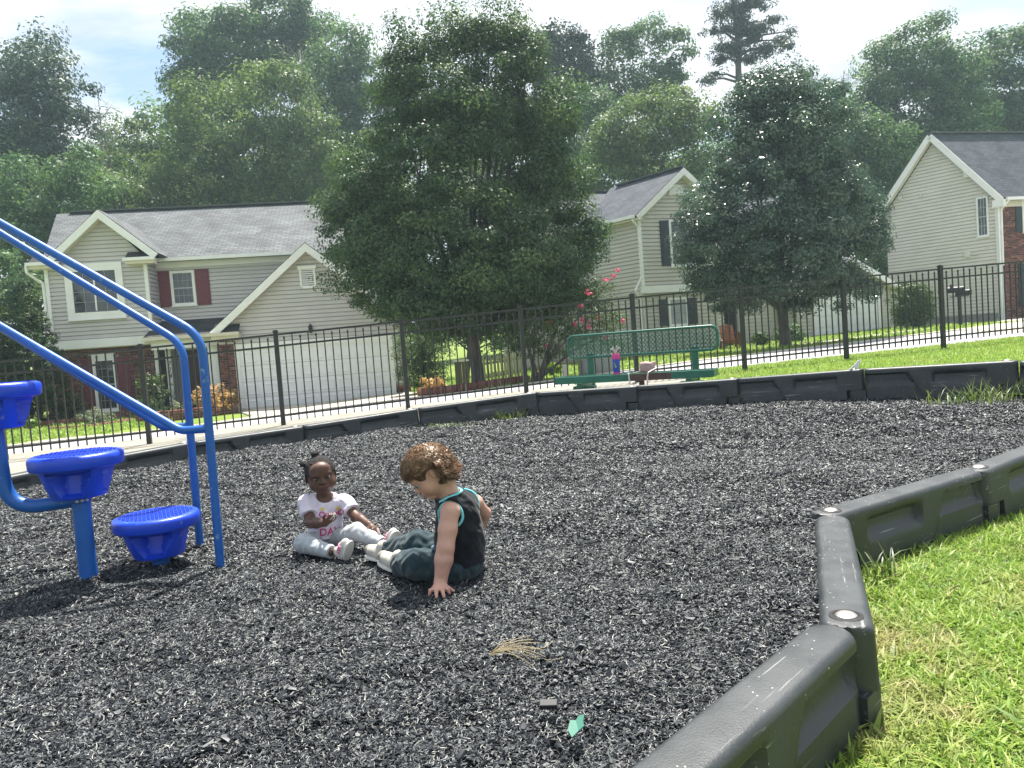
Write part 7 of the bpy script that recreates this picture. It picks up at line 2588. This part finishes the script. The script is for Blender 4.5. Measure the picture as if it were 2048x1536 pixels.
b_hipR, b_knR, b_anR = at(897, 1112, 3.00), at(838, 1088, 3.05), at(783, 1100, 3.16)
b_hlL, b_toL = at(795, 1130, 3.035), at(769, 1116, 3.095)
b_hlR, b_toR = at(765, 1110, 3.17), at(741, 1102, 3.24)
boy_o = np.array([b_pel[0], b_pel[1], 0.0])
lo, hi = lapbox([b_pel, BH.c, BH.p(0, .1, 0), b_wrL, at(880, 1196, 2.74), at(850, 1196, 2.73), b_shR, b_elR, b_wrR, b_knL, b_knR, b_anL, b_anR, BH.p(0, 0, .07)], .075)
S = Sdf(lo, hi, .0034)
S.ell(b_pel, (.080, .080, .066)).cap(b_pel, b_mid, .070, .068, .03).cap(b_mid, b_chest, .068, .064, .03).cap(b_chest, b_neck, .058, .038, .03).cap(b_neck, BH.p(0, -.030, -.050), .037, .036, .02)
face(S, BH, 1.0)
S.cap(b_chest + Z3 * .015, b_shL, .044, .035, .025).cap(b_shL, b_shL * .5 + b_elL * .5, .0350, .0355, .012).cap(b_shL * .5 + b_elL * .5, b_elL, .0355, .0325, .012)
S.cap(b_elL, b_elL * .65 + b_wrL * .35, .0330, .0345, .010).cap(b_elL * .65 + b_wrL * .35, b_wrL, .0345, .0230, .010)
S.cap(b_chest + Z3 * .02, b_shR, .044, .034, .025).cap(b_shR, b_elR, .033, .027, .012).cap(b_elR, b_wrR, .027, .021, .01)
for hp, kn, an in ((b_hipL, b_knL, b_anL), (b_hipR, b_knR, b_anR)):
    S.cap(hp, kn, .050, .042, .02).cap(kn, an, .040, .026, .012)
# the propping hand lies on the mulch with fingers spread
pw = b_wrL
pk_ = at(879, 1180, 2.755)
dn = np.array([-.05, -1, 0.])
pc = np.array([pk_[0], pk_[1] - .004, .026])
S.cap(pw, pc, .0225, .020, .012)
S.ell(pc + np.array([.0, -.008, -.004]), (.031, .027, .015), None, .01)
for (px, py), w_ in (((859, 1190), .0072), ((873, 1195), .0076), ((888, 1194), .0076), ((899, 1187), .0070)):
    tip = gpt(px, py, .008)
    ba = pc + np.array([(px - 879) * .00125, -.022, -.004])
    mid_ = ba * .45 + tip * .55 + np.array([0, -.002, .010])
    S.cap(ba, mid_, w_ * 1.12, w_, .004).cap(mid_, tip, w_, w_ * .78, .003)
tt_ = pc + np.array([.040, -.002, -.012])
S.cap(pc + np.array([.020, .008, 0]), tt_, .0095, .0080, .006).cap(tt_, tt_ + np.array([.014, -.010, -.004]), .0078, .006, .004)
hand(S, b_wrR, at(958, 1062, 3.08) - b_wrR, np.array([.8, .3, .2]), .95, (.5, .5, .6, .6), .1, 1, .0195)
boy = body_mesh("person", S, skin_l, None, boy_o, lips(BH, 1.0, .35))
boy.location = boy_o
ORG[boy.name] = boy_o
tag(boy, "curly haired child in black tank top with aqua edges, leaning on one hand", "person")
hair_m = tint_mat("brown_hair", [(0, (.060, .030, .015)), (.5, (.19, .10, .048)), (1, (.46, .30, .16))], rough=.38, spec=.5, trans=.12)
eyes(BH, boy, 1.0, (0, 0, -.4), hair_m)
# tank top
lo, hi = lapbox([b_pel, b_mid, b_chest, b_neck, b_shL, b_shR], .09)
S = Sdf(lo, hi, .0034)
S.cap(b_pel - Z3 * .02, b_mid, .101, .093, .03).cap(b_mid, b_chest, .090, .084, .03).cap(b_chest, b_neck - Z3 * .012, .072, .052, .03)
S.cap(b_chest + Z3 * .022, b_shL + (b_neck - b_shL) * .25, .050, .042, .02).cap(b_chest + Z3 * .026, b_shR + (b_neck - b_shR) * .2, .050, .040, .02)
S.plane(b_pel - Z3 * .014, (0, 0, -1))
S.wrinkle(.0028, 50, 6, (1, 1, .6))
S.wrinkle(.0009, 110, 3)
nk = unit(BH.c - b_neck)
S.cap(b_neck - nk * .006, b_neck + nk * .10, .047, .060, .005, "cut")
S.ell(b_neck + np.array([-.045, .03, .0]), (.05, .05, .045), None, .004, "cut")
ao = unit(b_shL - b_chest + np.array([-.02, -.05, .0]))
S.cap(b_shL + ao * -.006, b_shL + ao * .08, .041, .052, .004, "cut")
S.cap(b_shL + ao * .006 - Z3 * .032, b_shL + ao * .08 - Z3 * .03, .034, .05, .004, "cut")
ar = unit(b_shR - b_chest)
S.cap(b_shR + ar * .0, b_shR + ar * .08, .037, .050, .004, "cut")
tank = body_mesh("tank_top", S, tank_m, boy)
tv_ = np.empty(len(tank.data.vertices) * 3, np.float32)
tank.data.vertices.foreach_get("co", tv_)
tv_ = tv_.reshape(-1, 3) + boy_o
TBV = BVHTree.FromPolygons([tuple(v) for v in tv_], [tuple(p.vertices) for p in tank.data.polygons])


def binding(P, r=.0055):
    Q = []
    for px, py, d in P:
        h, n_, _, _ = TBV.find_nearest(Vector(at(px, py, d)))
        Q.append(np.array(h) + np.array(n_) * .0015)
    Q = np.array(Q)
    for _ in range(1):
        Q[1:-1] = Q[:-2] * .25 + Q[1:-1] * .5 + Q[2:] * .25
    tt__ = np.linspace(0, len(Q) - 1, len(Q) * 5)
    i0 = np.clip(tt__.astype(int), 0, len(Q) - 2)
    f_ = (tt__ - i0)[:, None]
    Qm = Q[np.clip(i0 - 1, 0, None)], Q[i0], Q[i0 + 1], Q[np.clip(i0 + 2, None, len(Q) - 1)]
    C = .5 * (2 * Qm[1] + (Qm[2] - Qm[0]) * f_ + (2 * Qm[0] - 5 * Qm[1] + 4 * Qm[2] - Qm[3]) * f_ ** 2 + (3 * Qm[1] - Qm[0] - 3 * Qm[2] + Qm[3]) * f_ ** 3)
    MB().tube(list(C), r, 8).build("binding", aqua_m, tank, smooth=3)


binding([(878, 1048, 2.86), (871, 1040, 2.85), (870, 1031, 2.84), (877, 1020, 2.83), (889, 1009, 2.83), (902, 1004, 2.84), (914, 1009, 2.84), (923, 1020, 2.84), (927, 1033, 2.84), (924, 1043, 2.83), (916, 1051, 2.83)])
binding([(880, 1005, 2.84), (889, 998, 2.83), (900, 992, 2.83), (914, 988, 2.85), (925, 981, 2.88), (928, 972, 2.91), (921, 966, 2.94), (910, 963, 2.97)], .0052)
binding([(931, 967, 2.97), (943, 976, 2.98), (953, 988, 2.97), (960, 1000, 2.96), (963, 1012, 2.98)], .005)
# jeans
lo, hi = lapbox([b_pel, b_hipL, b_knL, b_anL, b_hipR, b_knR, b_anR], .1)
S = Sdf(lo, hi, .0036)
S.ell(b_pel - Z3 * .024, (.090, .090, .066), None, .02)
S.plane(b_pel + Z3 * .03, (0, 0, 1))
S.cap(b_hipL, b_knL, .065, .057, .03).cap(b_knL, b_anL, .056, .049, .02, flat=1.05)
S.cap(b_hipR, b_knR, .066, .056, .03).cap(b_knR, b_anR, .054, .046, .02, flat=1.05)
S.wrinkle(.0034, 62, 9, (1, 1, .8))
jean = body_mesh("jeans", S, jean_m, boy)
MB().ball(at(868, 1098, 2.93), (.014, .014, .016), 10, 7).build("tassel", mat("pale_blue_fray", (.16, .24, .30), rough=.9), jean, smooth=3)
for hl, to, nrm_ in ((b_hlL, b_toL, np.array([-.45, .25, -.86])), (b_hlR, b_toR, np.array([-.5, .3, -.8]))):
    dirn = unit(to - hl)
    to2 = hl + dirn * .088
    sh_, d, n, sd = shoe(boy, hl, to2, nrm_, shoe_b, sole_w, r=.031)
    MB().ball(to2 - n * .006 + d * .010, (.0285, .0195, .0235), 14, 8, np.stack([sd, d, n], 1)).build("toe_cap", cap_b, sh_, smooth=3)
    for k in (.25, .45, .65):
        c = hl + (to2 - hl) * k
        P = [c - n * .004 + sd * .022 * math.cos(a) - n * (.031 - .002 * k) * math.sin(a) for a in np.linspace(.5, math.pi - .5, 8)]
        MB().tube(P, .0022, 5).build("lace", sole_w, sh_, smooth=3)
# hair: dark under-cap and many combed and curled locks
S = Sdf(BH.c - .13, BH.c + .13, .0034)
S.ell(BH.p(0, -.008, .018), (.0735, .0860, .0800), BH.M, 0)
S.ell(BH.p(0, .084, -.022), (.075, .050, .066), BH.M, .008, "cut")
S.ell(BH.p(0, .05, -.085), (.09, .085, .055), BH.M, .006, "cut")
for x in (-1, 1):
    S.ell(BH.p(x * .076, .000, -.022), (.022, .032, .036), BH.M, .004, "cut")
S.cap(BH.p(-.03, -.060, -.012), BH.p(.03, -.060, -.012), .026, .026, .01)
cap_me = body_mesh("hair", S, mat("brown_under_hair", (.085, .043, .021), (.14, .075, .038), scale=90, rough=.6, bump=.8, bscale=150), boy)
N = 8200
d_ = rng.normal(0, 1, (N * 3, 3))
d_ /= np.linalg.norm(d_, axis=1, keepdims=True)
q = d_ * np.array([.0735, .0865, .081]) + np.array([0, -.006, .016])
keep = ((q[:, 2] > .012 + .9 * np.maximum(q[:, 1] - .012, 0)) | ((q[:, 1] < -.004) & (q[:, 2] > -.05))) & ~((np.abs(q[:, 0]) > .052) & (q[:, 1] > -.040) & (q[:, 1] < .034) & (q[:, 2] < .032))
q, dd_ = q[keep][:N], d_[keep][:N]
whorl = np.array([.0, -.055, .075])
fl_ = q - whorl
fl_[:, 2] -= .02
nr_l = dd_ / np.array([.0735, .0865, .081])
nr_l /= np.linalg.norm(nr_l, axis=1, keepdims=True)
back = np.clip((-q[:, 1] + .01) / .06, 0, 1) * np.clip((.05 - q[:, 2]) / .06, 0, 1)
ln = .046 + .022 * rng.random(len(q)) - .024 * np.clip((q[:, 1] - .0) / .05, 0, 1) - .022 * np.clip((np.abs(q[:, 0]) - .040) / .02, 0, 1) * (q[:, 1] > -.035) * (q[:, 2] < .06) + .014 * back * (q[:, 1] < -.03)
ear = (np.abs(q[:, 0]) > .030) & (q[:, 1] > -.050) & (q[:, 1] < .036)
ln = np.where(ear, np.minimum(ln, np.maximum(.010, (q[:, 2] - .016) * .95)), ln)
low = (q[:, 1] < -.03)
ln = np.where(low, np.minimum(ln, np.maximum(.022, (q[:, 2] + .062) * .8)), ln)
ln = np.maximum(ln, .010)
tw = np.clip(rng.normal(.38, .16, len(q)) + .35 * np.clip(q[:, 2] / .09, 0, 1) * (rng.random(len(q)) < .5), 0, 1)  # locks lighter toward the crown, sunlit top painted into the tint
fl_ = fl_ - nr_l * (fl_ * nr_l).sum(1, keepdims=True)
fl_ += rng.normal(0, .020, fl_.shape)
strands("hair_locks", BH.c + q @ BH.M.T, nr_l @ BH.M.T, fl_ @ BH.M.T, ln, hair_m, boy, BH, .0013, 11, .0085, .0060 + .0160 * back, .30, tw, 330)

# ------------------------------------------------------------------ thin teal haze added to imitate a lens glare veil
hz = bpy.data.materials.new("veil_haze")
hz.use_nodes = True
t = NT(hz.node_tree)
t.n("ShaderNodeOutputMaterial", {1: t.n("ShaderNodeVolumePrincipled", {"Color": (.68, .90, 1.0, 1), "Density": .0011, "Anisotropy": .35})})
MB().box((0, 65, 14.2), (304, 214, 31.6)).build("veil_haze", hz, None, kind="stuff")
